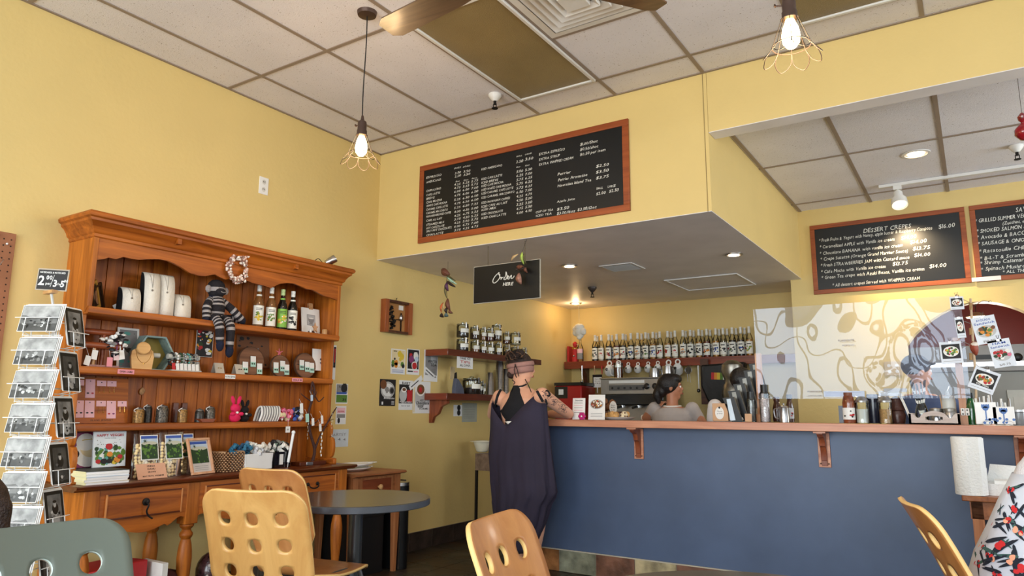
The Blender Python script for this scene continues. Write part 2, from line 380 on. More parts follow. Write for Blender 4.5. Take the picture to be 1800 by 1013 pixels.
# shelves with moulded front edge
for z,x1 in ((S1,XU+.012),(S2,XL+.012),(S3,XL+.012)):
    b=MB(); F=FR((0,Y0+.003,0),(1,0,0),(0,0,1),(0,1,0))
    b.prism(F,[(.02,z-.04),(x1-.012,z-.04),(x1-.004,z-.034),(x1,z-.014),(x1-.004,z-.002),(x1-.012,z),(.02,z)],0,Y1-Y0-.006,W2); H_(b,'shelf')
# scalloped valance
F=FR((XU-.004,0,0),(0,1,0),(0,0,1),(1,0,0))
sc_px=[(160,453),(171,456),(183,455),(192,452),(205,455),(218,451),(231,454),(244,456),(264,455),(282,455),(297,458),(308,463),(321,470),(334,479),(350,484),(362,485),(371,483),(379,482),(388,487),(397,491),(408,489),(418,488),(433,492),(445,497),(454,499),(466,502),(477,506),(487,501),(495,498),(507,497),(518,498),(530,503),(541,508),(550,509),(560,514),(569,519),(585,524),(594,527)]
pts=[]
for q in sc_px: v=B(q[0],q[1],'x',XU); pts.append((min(max(v.y,Y0+.024),Y1-.024),v.z-.002))
pts[0]=(Y0+.024,pts[0][1]); pts[-1]=(Y1-.024,pts[-1][1])
b=MB()
for i in range(len(pts)-1):
    (a0,z0),(a1,z1)=pts[i],pts[i+1]
    if a1-a0>1e-4: b.prism(F,[(a0,z0),(a1,z1),(a1,2.1),(a0,2.1)],-.018,0,W2)
H_(b,'valance')
# cornice: stepped and coved moulding mitred round the sides
prof=[(0,2.055),(.006,2.06),(.006,2.075),(.018,2.085),(.022,2.1),(.036,2.122),(.052,2.135),(.054,2.148),(.066,2.155),(.07,2.17),(.062,2.182),(0,2.184)]
b=MB(); vs=[];P0=[(0,Y0),(XU,Y0),(XU,Y1),(0,Y1)]
ns=[(0,-1),(1,-1),(1,1),(0,1)]; n=len(prof)
for (px,py),(nx,ny) in zip(P0,ns):
    for d,z in prof: vs.append((px+d*nx if nx else px,py+d*ny,z))
fs=[(i*n+k,(i+1)*n+k,(i+1)*n+(k+1)%n,i*n+(k+1)%n) for i in range(3) for k in range(n)]
b.add(vs,fs,W2); b.bx((0,Y0-.05,2.176),(XU+.05,Y1+.05,2.182),W2)
for y in (-1.93,-1.08): b.bx((XU-.002,y-.012,2.1),(XU+.05,y+.012,2.13),W2)
H_(b,'cornice')
# ---- base
XB=.415
b=MB(); F=FR((0,Y0-.05,0),(1,0,0),(0,0,1),(0,1,0))
b.prism(F,[(0,BT-.028),(.43,BT-.028),(.436,BT-.02),(.452,BT-.016),(.456,BT-.006),(.446,BT),(0,BT)],0,Y1-Y0+.10,WD); H_(b,'table_top')
yl=[Y0+.045,-1.785,-1.21,Y1-.045]   # centres of the four front posts
FRN=BT-.028
b=MB(); F=FR((XB-.02,0,0),(0,1,0),(0,0,1),(1,0,0))
for i in range(3):
    a,c=yl[i]+.035,yl[i+1]-.035; N=28
    for k in range(N):
        def lo(t):
            s=abs(t-.5)*2
            return .565+.035*math.cos(PI*s)*(-1 if s<.62 else -.4)*.8+(.018*math.sin(9*s) if s>.55 else 0)
        t0,t1=k/N,(k+1)/N; b.prism(F,[(lerp(a,c,t0),lo(t0)),(lerp(a,c,t1),lo(t1)),(lerp(a,c,t1),FRN),(lerp(a,c,t0),FRN)],0,.018,W2)
b.bx((.02,Y0+.012,.565),(XB-.02,Y0+.04,FRN),W1); b.bx((.02,Y1-.04,.565),(XB-.02,Y1-.02,FRN),W1); b.bx((.005,Y0+.02,.6),(.02,Y1-.02,FRN),W2); b.bx((.02,Y0+.04,.60),(XB-.02,Y1-.04,.61),W2)
H_(b,'apron')
def legprof(): return [(.035,.545),(.038,.535),(.032,.525),(.022,.515),(.026,.505),(.034,.495),(.036,.485),(.03,.472),(.024,.465),(.031,.44),(.037,.40),(.039,.36),(.035,.28),(.028,.2),(.022,.13),(.019,.10),(.026,.09),(.03,.075),(.026,.06),(.02,.05),(.024,.03),(.022,.004),(.0,.003)]
for x in (XB-.038,.05):
    for i,y in enumerate(yl if x>.1 else [yl[0],yl[1],yl[2],yl[3]]):
        b=MB(); b.bx((x-.04,y-.038,.545),(x+.04,y+.038,FRN),W1); b.lathe(legprof(),(x,y,0),W1,18); H_(b,'leg',bev=.003)
for i in range(3):
    a,c=yl[i]+.075,yl[i+1]-.075; b=MB(); F=FR((XB,0,0),(0,1,0),(0,0,1),(1,0,0))
    z0,z1=.625,.735
    b.fbox(F,a,c,z0,z1,-.012,.004,W2)
    rim=wood('drawer edge',(186,112,56),(214,146,84),'z',.4)
    for q in ((a-.007,a,z0-.007,z1+.007),(c,c+.007,z0-.007,z1+.007)): b.fbox(F,*q,-.002,.009,rim)
    for q in ((a,c,z0-.007,z0),(a,c,z1,z1+.007)): b.fbox(F,*q,-.002,.007,WD)
    d=H_(b,'drawer',bev=.001)
    b=MB(); yc=(a+c)/2; x=XB+.006
    if i==0:
        b.lathe([(.019,0),(.019,.006),(.008,.01),(.01,.02),(0,.022)],(x,yc,.69),iron,14,rot=(0,R(90),0)); b.tube(bez([(x+.012,yc,.69),(x+.03,yc,.675),(x+.022,yc-.004,.645),(x+.02,yc+.01,.62),(x+.024,yc+.03,.604)],6),.0045,iron,8)
    else:
        for s in(-.04,.04): b.lathe([(.012,0),(.012,.004),(.006,.007),(.006,.014),(0,.016)],(x,yc+s,.69),iron,12,rot=(0,R(90),0))
        b.tube(bez([(x+.012,yc-.04,.69),(x+.02,yc-.032,.672),(x+.022,yc,.664),(x+.02,yc+.032,.672),(x+.012,yc+.04,.69)],6),.004,iron,8)
    H_(b,'handle',d)
# shelf label strips stuck on the shelf edges
pinkl=mat('pink label',(232,150,160),.7,var=0); ink=mat('black print',(24,22,24),.6,var=0); wht=mat('white card',(236,234,230),.6,var=.03)
for (px,py,z,m,txt) in ((222,647,S2,pinkl,'OPEN 6AM2'),(405,656,S2,wht,'ALOHA JEWEL'),(523,661,S2,pinkl,'SOLA 18')):
    c=B(px,py,'x',XL+.0135); F=FR((XL+.0135,c.y,z-.02),(0,1,0),(0,0,1)); b=MB(); b.fbox(F,-.045 if m==pinkl else -.036,.045 if m==pinkl else .036,-.012,.012,0,.0015,m)
    b.text(F,0,-.005,txt,.014,ink,.002,1,width=.07,align='c'); H_(b,'edge_label')
# ================================================================ BAR COUNTER
navy=mat('navy chalk paint',(78,94,124),.5,var=.10,vs=2.2,bump=.05,bs=20)
def navyscuff():
    m=navy; nt=m.node_tree; p=nt.nodes['Principled BSDF']
    p.inputs['Roughness'].default_value=.38
navyscuff()
CW=wood('counter edge wood',(176,112,86),(214,152,118),'x',.42,1.1,.2)
CT=wood('counter top wood',(120,84,66),(160,112,86),'x',.3,1,.4)
KX=1.09
C=thing('bar_counter','long navy bar counter with a pinkish wooden top and slate tile foot','counter',(KX,.6,0))
def C_(b,name,parent=None,**k):
    for i,v in enumerate(b.v): b.v[i]=(v[0]-KX,v[1]-.6,v[2])
    return b.o(name,parent or C,**k)
b=MB(); b.bx((KX,.6,.155),(6.8,.72,1.055),navy); C_(b,'front_panel')
b=MB(); b.bx((.86,.45,1.055),(6.85,.86,1.1),CT); b.bx((.858,.445,1.054),(6.85,.452,1.103),CW); b.bx((.855,.445,1.054),(.862,.86,1.103),CW); C_(b,'counter_top',bev=.003)
random.seed(11); b=MB(); x=KX+.003; i=0
order=[3-2,2,3,4,3,2,1,4,2,3,0,1,2,3,4,1,2,3,4,1]
tt=[tints[1],tints[2],tints[3],tints[4],tints[3],tints[2],tints[1],tints[3],tints[2],tints[4]]
while x<6.7:
    b.bx((x,.588,.003),(x+.293,.6,.152),tt[i%len(tt)]); x+=.30; i+=1
b.bx((KX,.594,.002),(6.8,.602,.156),grout); b.bx((KX,.586,.152),(6.8,.60,.158),mat('pale grout line',(196,188,170),.8)); C_(b,'tile_skirting')
CB=wood('bracket wood',(112,52,30),(156,84,52),'z',.4)
def corbel(x,L=.21):
    b=MB(); F=FR((x-.035,.6,0),(0,-1,0),(0,0,1),(1,0,0)); zt=1.054
    pts=[(0,zt),(.135,zt),(.135,zt-.018),(.115,zt-.03)]
    for k in range(7): a=PI*.5*k/6; pts.append((.11-.05*math.sin(a),zt-.035-.055*(1-math.cos(a))))
    for k in range(7): a=PI*.5*k/6; pts.append((.058-.03*math.sin(a)*1.,zt-.09-.09*(1-math.cos(a))))
    pts+=[(.022,zt-L+.03),(.022,zt-L),(0,zt-L)]
    n=len(pts); b.prism(F,pts,.018,.052,CB); b.fbox(F,-.0,.012,zt-L-.01,zt,0,.07,CW); b.fbox(F,0,.14,zt-.012,zt,.0,.07,CW)
    sc_=mat('screw head',(70,50,40),.4,.5)
    for s in (.012,.058): b.lathe([(.005,0),(.005,.003),(0,.004)],tuple(F.p(.012,zt-L+.012,s)),sc_,8,rot=(R(90),0,0))
    return b
for px in (1122,1448,1797): C_(corbel(B(px,790,'y',.58).x),'bracket',bev=.002)
C_(corbel(1.22),'bracket',bev=.002)
# ================================================================ MENU BOARDS
slat=mat('blackboard',(15,16,18),.4,var=.18,vs=3); chalk=mat('chalk',(226,224,216),.9,var=.0); bfr=wood('board frame wood',(132,62,28),(168,86,42),'x',.45)
def board(F,w,h,fw=.045,sd=.02,lab='',name='menu_board',grp=None):
    o=thing(name,lab,'chalkboard',tuple(F.o)); L=FR((0,0,0),F.u,F.v,F.n)
    b=MB(); b.fbox(L,fw*.6,w-fw*.6,fw*.6,h-fw*.6,.002,.012,slat); b.o('slate',o)
    b=MB()
    for q in ((0,w,0,fw),(0,w,h-fw,h),(0,fw,fw,h-fw),(w-fw,w,fw,h-fw)): b.fbox(L,*q,.0,sd,bfr)
    b.o('frame',o,bev=.003); return o,L
P0=B(740,295,'y',0); P1=B(1105,209,'y',0)
F=FR((.455,-.001,2.472),(1,0,0),(0,0,1),(0,-1,0)); BW,BH=1.82,.642
o,L=board(F,BW,BH,lab='long chalkboard drinks menu listing espresso and iced coffee prices on the bulkhead')
random.seed(5); b=MB()
def uv(px,py): v=B(px,py,'y',-.013); return v.x-F.o.x,v.z-F.o.z
def wl(zx,zy,t,size=.027,wd=None,z1=(730,200,4.405),al='l',bold=0,jit=.07,sh=.2):
    a,c=uv(z1[0]+zx/z1[2],z1[1]+zy/z1[2]); 
    w_=None
    if wd: a2,_=uv(z1[0]+(zx+wd)/z1[2],z1[1]+(zy-wd*.13)/z1[2]); w_=a2-a
    b.text(L,a,c,t,size,chalk,.0126,bold,jit,sh,w_,al,.1)
left=[('ESPRESSO',505,115),('AMERICANO',540,112),(None,0,0),('CAPPUCCINO',608,112),('CAFE LATTE',640,105),('BREVE',668,62),('CAFE MOCHA',697,120),('WHITE CAFE MOCHA',724,160),('CARAMEL CAFE LATTE',752,165),('CARAMEL MACCHIATO',780,165),('HAWAIIAN BREWED COFFEE',806,190),('CAFE AU LAIT',838,122),('STEAMED MILK',870,138),('HOT CHOCOLATE',897,138),('SPICY HOT CHOCOLATE',920,195),('CHAI LATTE',950,130)]
for t,y,wd in left:
    if t: wl(85,y,t,.024,wd)
pr=[('2.50','3.50',None,468,455,0),('2.50','3.50',None,492,478,0)]
cols=[(300,370,430)]
rows=[(560,'4.25','5.25','5.75'),(586,'4.75','5.25','5.75'),(614,'6.00','6.00','7.00'),(644,'4.75','6.00','6.50'),(676,'5.25','6.50','6.50'),(706,'4.75','6.50','6.50'),(738,'5.25','6.50','7.25'),(770,'4.00','4.50','5.00'),(800,'4.25','4.75','5.25'),(828,'3.75','4.50','5.25'),(856,'4.25','5.00','5.75'),(884,'6.00','6.75','7.00'),(912,'3.75','4.25','4.75')]
wl(300,430,'SINGLE',.016,52); wl(370,418,'DOUBLE',.016,56)
for y in (470,495): wl(305,y,'2.50',.024,46); wl(372,y-12,'3.50',.024,52)
wl(312,532,'8oz',.016,30); wl(375,522,'12oz',.016,36); wl(438,508,'16oz',.016,40)
for y,p1,p2,p3 in rows:
    wl(300,y,p1,.024,48); wl(367,y-13,p2,.024,48); wl(432,y-26,p3,.024,52)
mid=[('ICED AMERICANO',440,160),('ICED CAFE LATTE',516,160),('ICED BREVE',544,128),('ICED CAFE MOCHA',570,170),('ICED WHITE CAFE MOCHA',600,230),('ICED CARAMEL CAFE LATTE',628,245),('ICED CARAMEL MACCHIATO',660,255),('ICED HAWAIIAN COFFEE',700,220),('ICED CAFE AU LAIT',730,200),('ICED MILK',755,115),('ICED CHOCOLATE',788,165),('ICED CHAI LATTE',818,190)]
for t,y,wd in mid: wl(512,y,t,.024,wd)
wl(782,338,'SMALL',.014,45); wl(850,322,'LARGE',.014,50); wl(780,385,'2.50',.028,52); wl(848,365,'3.50',.03,64); wl(782,420,'8oz',.014,30); wl(850,408,'12oz',.014,34)
for i,(p1,p2) in enumerate((('5.00','5.50'),('6.25','7.00'),('5.75','6.25'),('5.75','6.25'),('5.75','6.25'),('6.50','7.00'),('4.25','4.75'),('4.50','5.00'),('3.25','3.50'),('4.75','5.50'),('4.00','4.50'))):
    y=460+i*32; wl(782,y,p1,.026,50); wl(850,y-14,p2,.026,52)
for t,x,y,wd in (('EXTRA ESPRESSO',958,325,200),('EXTRA SYRUP',958,365,160),('EXTRA WHIPPED CREAM',958,405,265)): wl(x,y,t,.026,wd)
for t,x,y,wd in (('$1.00/Shot',1276,250,135),('$0.50/shot',1276,290,140),('$0.50 per item',1276,328,195)): wl(x,y,t,.028,wd)
for t,x,y,wd in (('Perrier',1102,480,100),('Perrier Aromatise',1106,525,225),('Hawaiian Island Tea',1102,570,260),('$2.50',1398,420,100),('$3.50',1398,465,98),('$3.75',1398,510,98),('Apple Juice',1096,690,140),('$3.50',1096,752,92),('SMALL',1402,590,50),('LARGE',1490,575,60),('$2.00',1400,632,72),('$2.50',1500,612,72),('CUP OF TEA',932,772,135),('ICED TEA',934,800,120),('$3.00/16oz',1096,785,140),('$3.50/12oz',1256,755,148)): wl(x,y,t,.028 if t[0]=='$' or t[0] in 'PH' else .022,wd)
b.o('chalk_lettering',o)
# dessert crepes board and its neighbour on the menu wall
def wallboard(x0,x1,z0,z1,lab,lines,zz):
    F=FR((x0,2.699,z0),(1,0,0),(0,0,1),(0,-1,0)); o,L=board(F,x1-x0,z1-z0,.04,.02,lab); b=MB()
    for zx,zy,t,sz,wd in lines:
        v=B(zz[0]+zx/zz[2],zz[1]+zy/zz[2],'y',2.687); v2=B(zz[0]+(zx+wd)/zz[2],zz[1]+(zy-wd*.12)/zz[2],'y',2.687)
        b.text(L,v.x-x0,v.z-z0,t,sz,chalk,.0126,0,.07,.2,v2.x-v.x,'l',.1)
    b.o('chalk_lettering',o); return o
Z=(1400,330,4.5)
wallboard(2.91,4.133,2.233,2.882,'chalkboard headed DESSERT CREPES on the wall above the counter',
 [(530,360,'DESSERT CREPES',.055,375),(178,432,'* Fresh Fruits & Yogurt with Honey, apple butter & Raspberry Compote',.042,895),(1125,325,'$16.00',.052,125),
 (184,484,'* Caramelized APPLE with Vanilla ice cream',.042,590),(828,412,'$14.00',.045,118),(184,535,'* Chocolate BANANA with vanilla ice cream',.042,655),(898,447,'$14.00',.045,130),
 (190,580,'* Crepe Suzette (Orange Grand Marnier Sauce)',.042,690),(920,498,'$13.75',.045,135),(190,630,'* Fresh STRAWBERRIES JAM with Custard sauce',.042,700),(932,550,'$14.00',.045,125),
 (194,680,'* Cafe Mocha with Vanilla ice cream',.042,510),(760,618,'$13.75',.045,118),(198,725,'* Green Tea crepe with Azuki Beans, Vanilla ice cream',.042,810),(1052,637,'$14.00',.045,130),(284,785,'* All dessert crepes Served with WHIPPED CREAM',.042,690)],Z)
o=wallboard(4.166,5.3,2.233,2.882,'chalkboard at the right edge listing savory crepes, white card on its frame',
 [(1735,195,'SAVORY CREPES',.055,360),(1412,280,'* GRILLED SUMMER VEGETABLES',.045,560),(1630,295,'(Zucchini, eggplant)',.035,300),(1424,362,'* SMOKED SALMON & CAPERS',.045,560),(1424,412,'* Avocado & BACON',.045,420),(1434,460,'* SAUSAGE & ONIONS',.042,420),(1440,520,'* Ratatouille CHEESE',.042,440),(1450,575,'* B-L-T & Scrambled egg',.042,500),(1450,612,'* Shrimp Calamari & Scallop',.042,560),(1456,660,'* Spinach Mushroom',.042,420),(1630,680,'* ALL THE CREPES',.036,330)],Z)
b=MB(); v=B(1718,490,'y',2.68); b.box((v.x-4.166+.06,-.026,.02),(.2,.008,.034),wht); b.o('white_strip',o)
# Order here sign hanging by chains
sg=thing('hanging_sign','black chalk sign reading Order HERE hanging on chains below the bulkhead','sign',(1.25,.06,1.96))
b=MB(); b.bx((-.288,-.006,0),(.29,.006,.277),slat); b.bx((-.292,-.004,-.004),(.294,.004,.281),mat('sign edge',(190,184,170),.6)); b.o('panel',sg)
FS=FR((0,-.0065,0),(1,0,0),(0,0,1),(0,-1,0)); b=MB()
def pen(pts,w=.0035):
    q=bez([FS.p(x,z,.001) for x,z in pts],8); b.tube(q,w,chalk,6)
def s2(zx,zy): v=B(740+zx/7.79,440+zy/7.79,'y',.053); return v.x-1.25,v.z-1.96
pen([s2(*q) for q in ((1085,345),(1060,320),(1015,360),(985,420),(1000,450),(1040,430),(1080,370),(1060,315),(1075,310))])
pen([s2(*q) for q in ((1075,385),(1100,370),(1095,400),(1115,375),(1130,370))])
pen([s2(*q) for q in ((1165,295),(1160,350),(1135,395),(1160,400),(1180,360),(1168,300))])
pen([s2(*q) for q in ((1175,390),(1200,365),(1190,350),(1185,385),(1205,395),(1220,365),(1240,345),(1235,385),(1260,380),(1280,350))])
b.text(FS,*s2(1120,492),'HERE',.034,chalk,.001,1,.06,.25,width=.088)
b.o('chalk_lettering',sg)
chm=mat('chain steel',(120,110,96),.4,.8)
for px in (858,923):
    x=B(px,465,'y',.06).x-1.25; b=MB(); z=.265
    while z<SOF-1.96: b.tube([(x+.0035*math.cos(a),.001 if int(z*100)%2 else 0,z+.006+.0065*math.sin(a)) for a in [2*PI*k/8 for k in range(8)]],.0014,chm,5,True); z+=.0105
    b.o('chain',sg)
# ================================================================ THINGS ON THE DRESSER
random.seed(21)
black=mat('black plastic',(20,20,22),.4,var=0); white=mat('white glazed',(240,240,238),.25,var=.02); cream=mat('cream cloth',(232,226,214),.85,bump=.3,bs=120)
gold=mat('gold metal',(206,160,84),.25,1,var=0); steel=mat('brushed steel',(186,186,188),.28,1,var=.05,vs=30); clear=glass('clear glass'); cork=mat('cork',(186,140,96),.8,var=.2,vs=60)
oak=wood('light oak',(176,128,78),(206,160,106),'z',.45); dkw=wood('dark brown wood',(58,32,22),(96,56,36),'x',.45); kraft=mat('kraft card',(206,164,128),.8,var=.05)
def yy(px,x=.14,py=620): return B(px,py,'x',x).y
def zz(px,py,x): return B(px,py,'x',x).z
def FX(y,z,x): return FR((x,y,z),(0,1,0),(0,0,1))
L0=FR((0,0,0),(0,1,0),(0,0,1))     # local frame of things that face the room
def tilt(a): # leaning back frame, local
    return FR((0,0,0),(0,1,0),(-math.sin(a),0,math.cos(a)))
G='necklace busts on the top shelf'
chainm=mat('necklace chain',(150,140,128),.3,.9,var=0)
def neck_display(px0,px1,pt,lab,tall):
    x=.16; y0,y1=yy(px0,x,530),yy(px1,x,530); w=y1-y0; z1=zz((px0+px1)/2,pt,x-.03)-S1
    o=thing('necklace_display',lab,'jewelry display',(x,(y0+y1)/2,S1),R(-12 if tall else -8),G)
    b=MB(); F=FR((0,-w/2,0),(1,0,0),(0,0,1),(0,1,0)); N=10
    prof=[(.035*math.cos(PI*.5*k/N)-(.0 if not tall else .01*k/N),z1*(k/N)**.9) if k else (.035,0) for k in range(N+1)]
    prof=[(.036,0)]+[(.036-.075*(k/N)**3,z1*math.sin(PI/2*k/N)) for k in range(1,N+1)]
    b.prism(F,prof+[(-.045,0)],0,w,mat('black velvet',(22,26,30),.9,var=0)); b.o('stand',o)
    b=MB(); vs=[];
    for px_,pz in prof: vs+=[(px_+.003,-w/2+.002,pz),(px_+.003,w/2-.001,pz)]
    b.add(vs,[(2*i,2*i+1,2*i+3,2*i+2) for i in range(N)],cream); b.o('white_face',o,solid=.004)
    b=MB()
    def at(s,t): # s across, t height fraction
        k=min(int(t*N),N-1); fr_=t*N-k; a,c=prof[k],prof[k+1]; return Vector((lerp(a[0],c[0],fr_)+.0065,s*w/2,lerp(a[1],c[1],fr_)))
    b.tube([at(-.4+.4*t,.97-.55*t) for t in [k/8 for k in range(9)]]+[at(.0+.4*t,.42+.55*t) for t in [k/8 for k in range(1,9)]],.0009,chainm,4)
    b.ball(at(0,.38),.006,chainm,8); b.o('necklace',o)
neck_display(211,242,507,'short white necklace bust with black sides, leftmost on the top shelf',0)
neck_display(249,275,480,'tall white necklace bust with a long pendant chain, left one of the tall pair',1)
neck_display(276,301,484,'tall white necklace bust with two small charms, right one of the tall pair',1)
neck_display(303,331,519,'short white necklace bust, right of the two tall busts',0)
# leaning frames
for px,h,cl,lab in ((167,.155,(196,150,70),'gold framed dark picture leaning at the left end of the top shelf'),(180,.15,(64,46,30),'brown framed picture leaning behind the gold framed one')):
    o=thing('framed_picture',lab,'picture frame',(.10 if px==167 else .07,yy(px,.1,520),S1+.002),0,'small frames leaning on the top shelf',rot=(R(28),0,R(38)))
    fm=mat('frame %d'%px,cl,.4,.2); b=MB(); w=.06
    for q in ((-w,w,0,.014),(-w,w,h-.014,h),(-w,-w+.014,.014,h-.014),(w-.014,w,.014,h-.014)): b.fbox(L0,*q,0,.012,fm)
    b.o('frame',o); b=MB(); b.fbox(L0,-w+.01,w-.01,.01,h-.01,.002,.006,mat('dark print',(46,32,28),.4,var=.5,vs=30)); b.disk(L0,0,h*.55,.02,mat('print figure',(150,110,80),.6,var=.3),.0065,.04); b.o('print',o)
o=thing('small_card','small white card leaning beside the leftmost necklace bust','card',(.10,yy(206,.1,535),S1+.002),0,rot=(R(35),0,0)); b=MB(); b.fbox(L0,0,.05,0,.045,0,.002,wht); b.text(L0,.01,.02,'sale',.014,ink,.0026); b.o('card',o)
# sock monkey
def sockmat(key,c1,c2,fq,axis=2):
    if key in MC: return MC[key]
    m=mat(key,c1,.95,var=.0,bump=.4,bs=150); nt=m.node_tree; p=nt.nodes['Principled BSDF']; tc=nt.nodes.new('ShaderNodeUVMap') if 0 else nt.nodes.new('ShaderNodeTexCoord')
    return m
skc=[mat('sock charcoal',(34,30,34),.95,bump=.4,bs=150),mat('sock grey',(158,150,148),.95,bump=.4,bs=150),mat('sock navy',(22,26,46),.95,bump=.4,bs=150)]
def striped(b,pts,rs,step=.006):
    P=bez(pts,12); n=len(P); RR=[lerp(rs[int(i/12)],rs[min(int(i/12)+1,len(rs)-1)],(i%12)/12) for i in range(n)]
    k=0
    while k<n-1:
        j=min(k+2,n-1); mm=skc[0] if (k//2)%2 else skc[1]
        if (k//2)%5==4: mm=skc[0]
        b.tube(P[k:j+1],RR[k:j+1],mm,10,caps=False); k=j
    b.ball(P[0],RR[0],skc[2],8); b.ball(P[-1],RR[-1],skc[2],8)
my=yy(381,.2,520); mz=S1
o=thing('sock_monkey','striped charcoal and grey sock monkey sitting on the top shelf with dangling legs','soft toy',(.20,my,mz)); o.scale=(1.16,1.16,1.22)
b=MB(); striped(b,[(0,0,.03),(0,0,.08),(-.01,0,.125)],[.042,.048,.036]); b.ball((0,0,.03),(.044,.046,.034),skc[0],12); b.o('body',o)
b=MB(); 
for k in range(7): b.lathe([(.046*math.cos(-PI/2+PI*(k+.02)/7),.046*math.sin(-PI/2+PI*k/7)),(.046*math.cos(-PI/2+PI*(k+1)/7),.046*math.sin(-PI/2+PI*(k+1)/7))],(-.005,0,.165),skc[1] if k in (3,5) else skc[0],14,cap=False)
b.ball((.032,0,.152),(.024,.03,.02),skc[0],10); b.tube([(.056,-.014,.15),(.058,0,.146),(.056,.014,.15)],.002,skc[1],5)
for s in(-1,1): b.ball((0,s*.052,.165),(.01,.018,.02),skc[1],8); b.ball((.036,s*.014,.176),.004,black,6)
b.lathe([(.046,0),(.04,.02),(.025,.034),(0,.04)],(-.01,0,.18),skc[0],12); b.o('head',o)
b=MB(); striped(b,[(.0,-.035,.11),(.02,-.065,.07),(.03,-.07,.01)],[.02,.022,.02]); b.o('arm',o)
b=MB(); striped(b,[(.0,.035,.11),(.03,.08,.07),(.045,.135,.02)],[.02,.021,.019]); b.o('arm',o)
b=MB(); striped(b,[(.01,-.03,.02),(.06,-.032,.005),(.088,-.03,-.03),(.088,-.022,-.10)],[.024,.025,.023,.02]); b.ball((.09,-.02,-.12),(.022,.02,.032),skc[2],10); b.o('leg',o)
b=MB(); striped(b,[(.01,.03,.02),(.06,.032,.005),(.09,.034,-.03),(.09,.036,-.125)],[.024,.025,.023,.02]); b.ball((.092,.036,-.145),(.023,.021,.034),skc[2],10); b.o('leg',o)
b=MB(); striped(b,[(-.03,.04,.03),(.0,.10,.03),(.03,.15,.014)],[.014,.018,.015]); b.o('tail',o)
# shell wreath
wc=B(417,470,'x',.285); o=thing('shell_wreath','small wreath of pinkish shells hanging on the dresser valance','wreath',tuple(wc))
shl=[mat('shell pink',(226,190,176),.5),mat('shell white',(238,226,214),.5),mat('shell brown',(150,112,98),.6)]
b=MB()
for k in range(150):
    a=random.uniform(0,2*PI); rr=random.gauss(.075,.011); b.ball((.006+random.uniform(-.008,.012),rr*.82*math.cos(a),rr*math.sin(a)-.01),(random.uniform(.005,.01),)*3,random.choice(shl),6,jit=.2)
for k in range(26): b.ball((.008,.03+k*.0022+random.uniform(-.012,.012),.062+k*.0016+random.uniform(-.012,.014)),random.uniform(.005,.009),random.choice(shl),6)
b.tube([(0,.08*.82*math.cos(2*PI*k/20),.078*math.sin(2*PI*k/20)-.01) for k in range(20)],.005,shl[2],6,True); b.o('shells',o)
# syrup bottles
capw=mat('white bottle cap',(236,234,228),.4,var=0); lab_w=mat('bottle label',(238,236,226),.6,var=.03)
def bottle_body(b,r,h,m,seg=18,liquid=None,lh=.62):
    b.lathe([(0,.002),(r*.9,.002),(r,.01),(r,h*.56),(r*.93,h*.62),(r*.6,h*.73),(r*.38,h*.82),(r*.34,h*.93),(r*.42,h*.935),(r*.42,h*.96),(r*.34,h*.965),(r*.34,h)],(0,0,0),m,seg)
def curved_label(b,r,z0,z1,m,a0=-1.25,a1=1.25,n=12):
    vs=[]
    for k in range(n+1):
        a=lerp(a0,a1,k/n); vs+=[(r*math.cos(a),r*math.sin(a),z0),(r*math.cos(a),r*math.sin(a),z1)]
    b.add(vs,[(2*i,2*i+2,2*i+3,2*i+1) for i in range(n)],m)
def spots(b,r,z0,z1,cols,n,s=.006,am=.8):
    for k in range(n):
        a=random.uniform(-am,am); z=random.uniform(z0,z1); q=random.uniform(.5,1.2)*s
        F=FR((r*math.cos(a),r*math.sin(a),z),(-math.sin(a),math.cos(a),0),(0,0,1)); b.disk(F,0,0,q,random.choice(cols),0,q*random.uniform(.5,1.1),8)
liq={'amber':mat('amber syrup',(196,140,60),.1,coat=.5,var=0),'dark':mat('dark syrup glass',(20,16,14),.08,coat=.8,var=0),'green':mat('green label',(130,184,70),.5,var=.05),'clear':mat('pale syrup',(206,196,150),.1,coat=.6,var=0)}
art={'y':mat('art yellow',(220,190,60),.6),'g':mat('art green',(90,130,50),.6),'o':mat('art orange',(220,140,50),.6),'k':mat('art black',(30,28,30),.6),'r':mat('art red',(186,40,44),.6),'w':mat('art white',(240,238,232),.6),'p':mat('art pink',(224,120,150),.6),'b':mat('art blue',(60,90,170),.6),'n':mat('art brown',(120,74,44),.6),'t':mat('art teal',(90,160,150),.6),'c':mat('art cream',(232,214,170),.6),'s':mat('art grey',(140,138,138),.6),'v':mat('art violet',(130,60,110),.6),'d':mat('art dark green',(40,66,36),.6),'q':mat('art pale blue',(190,208,226),.6)}
def A(s): return [art[k] for k in s]
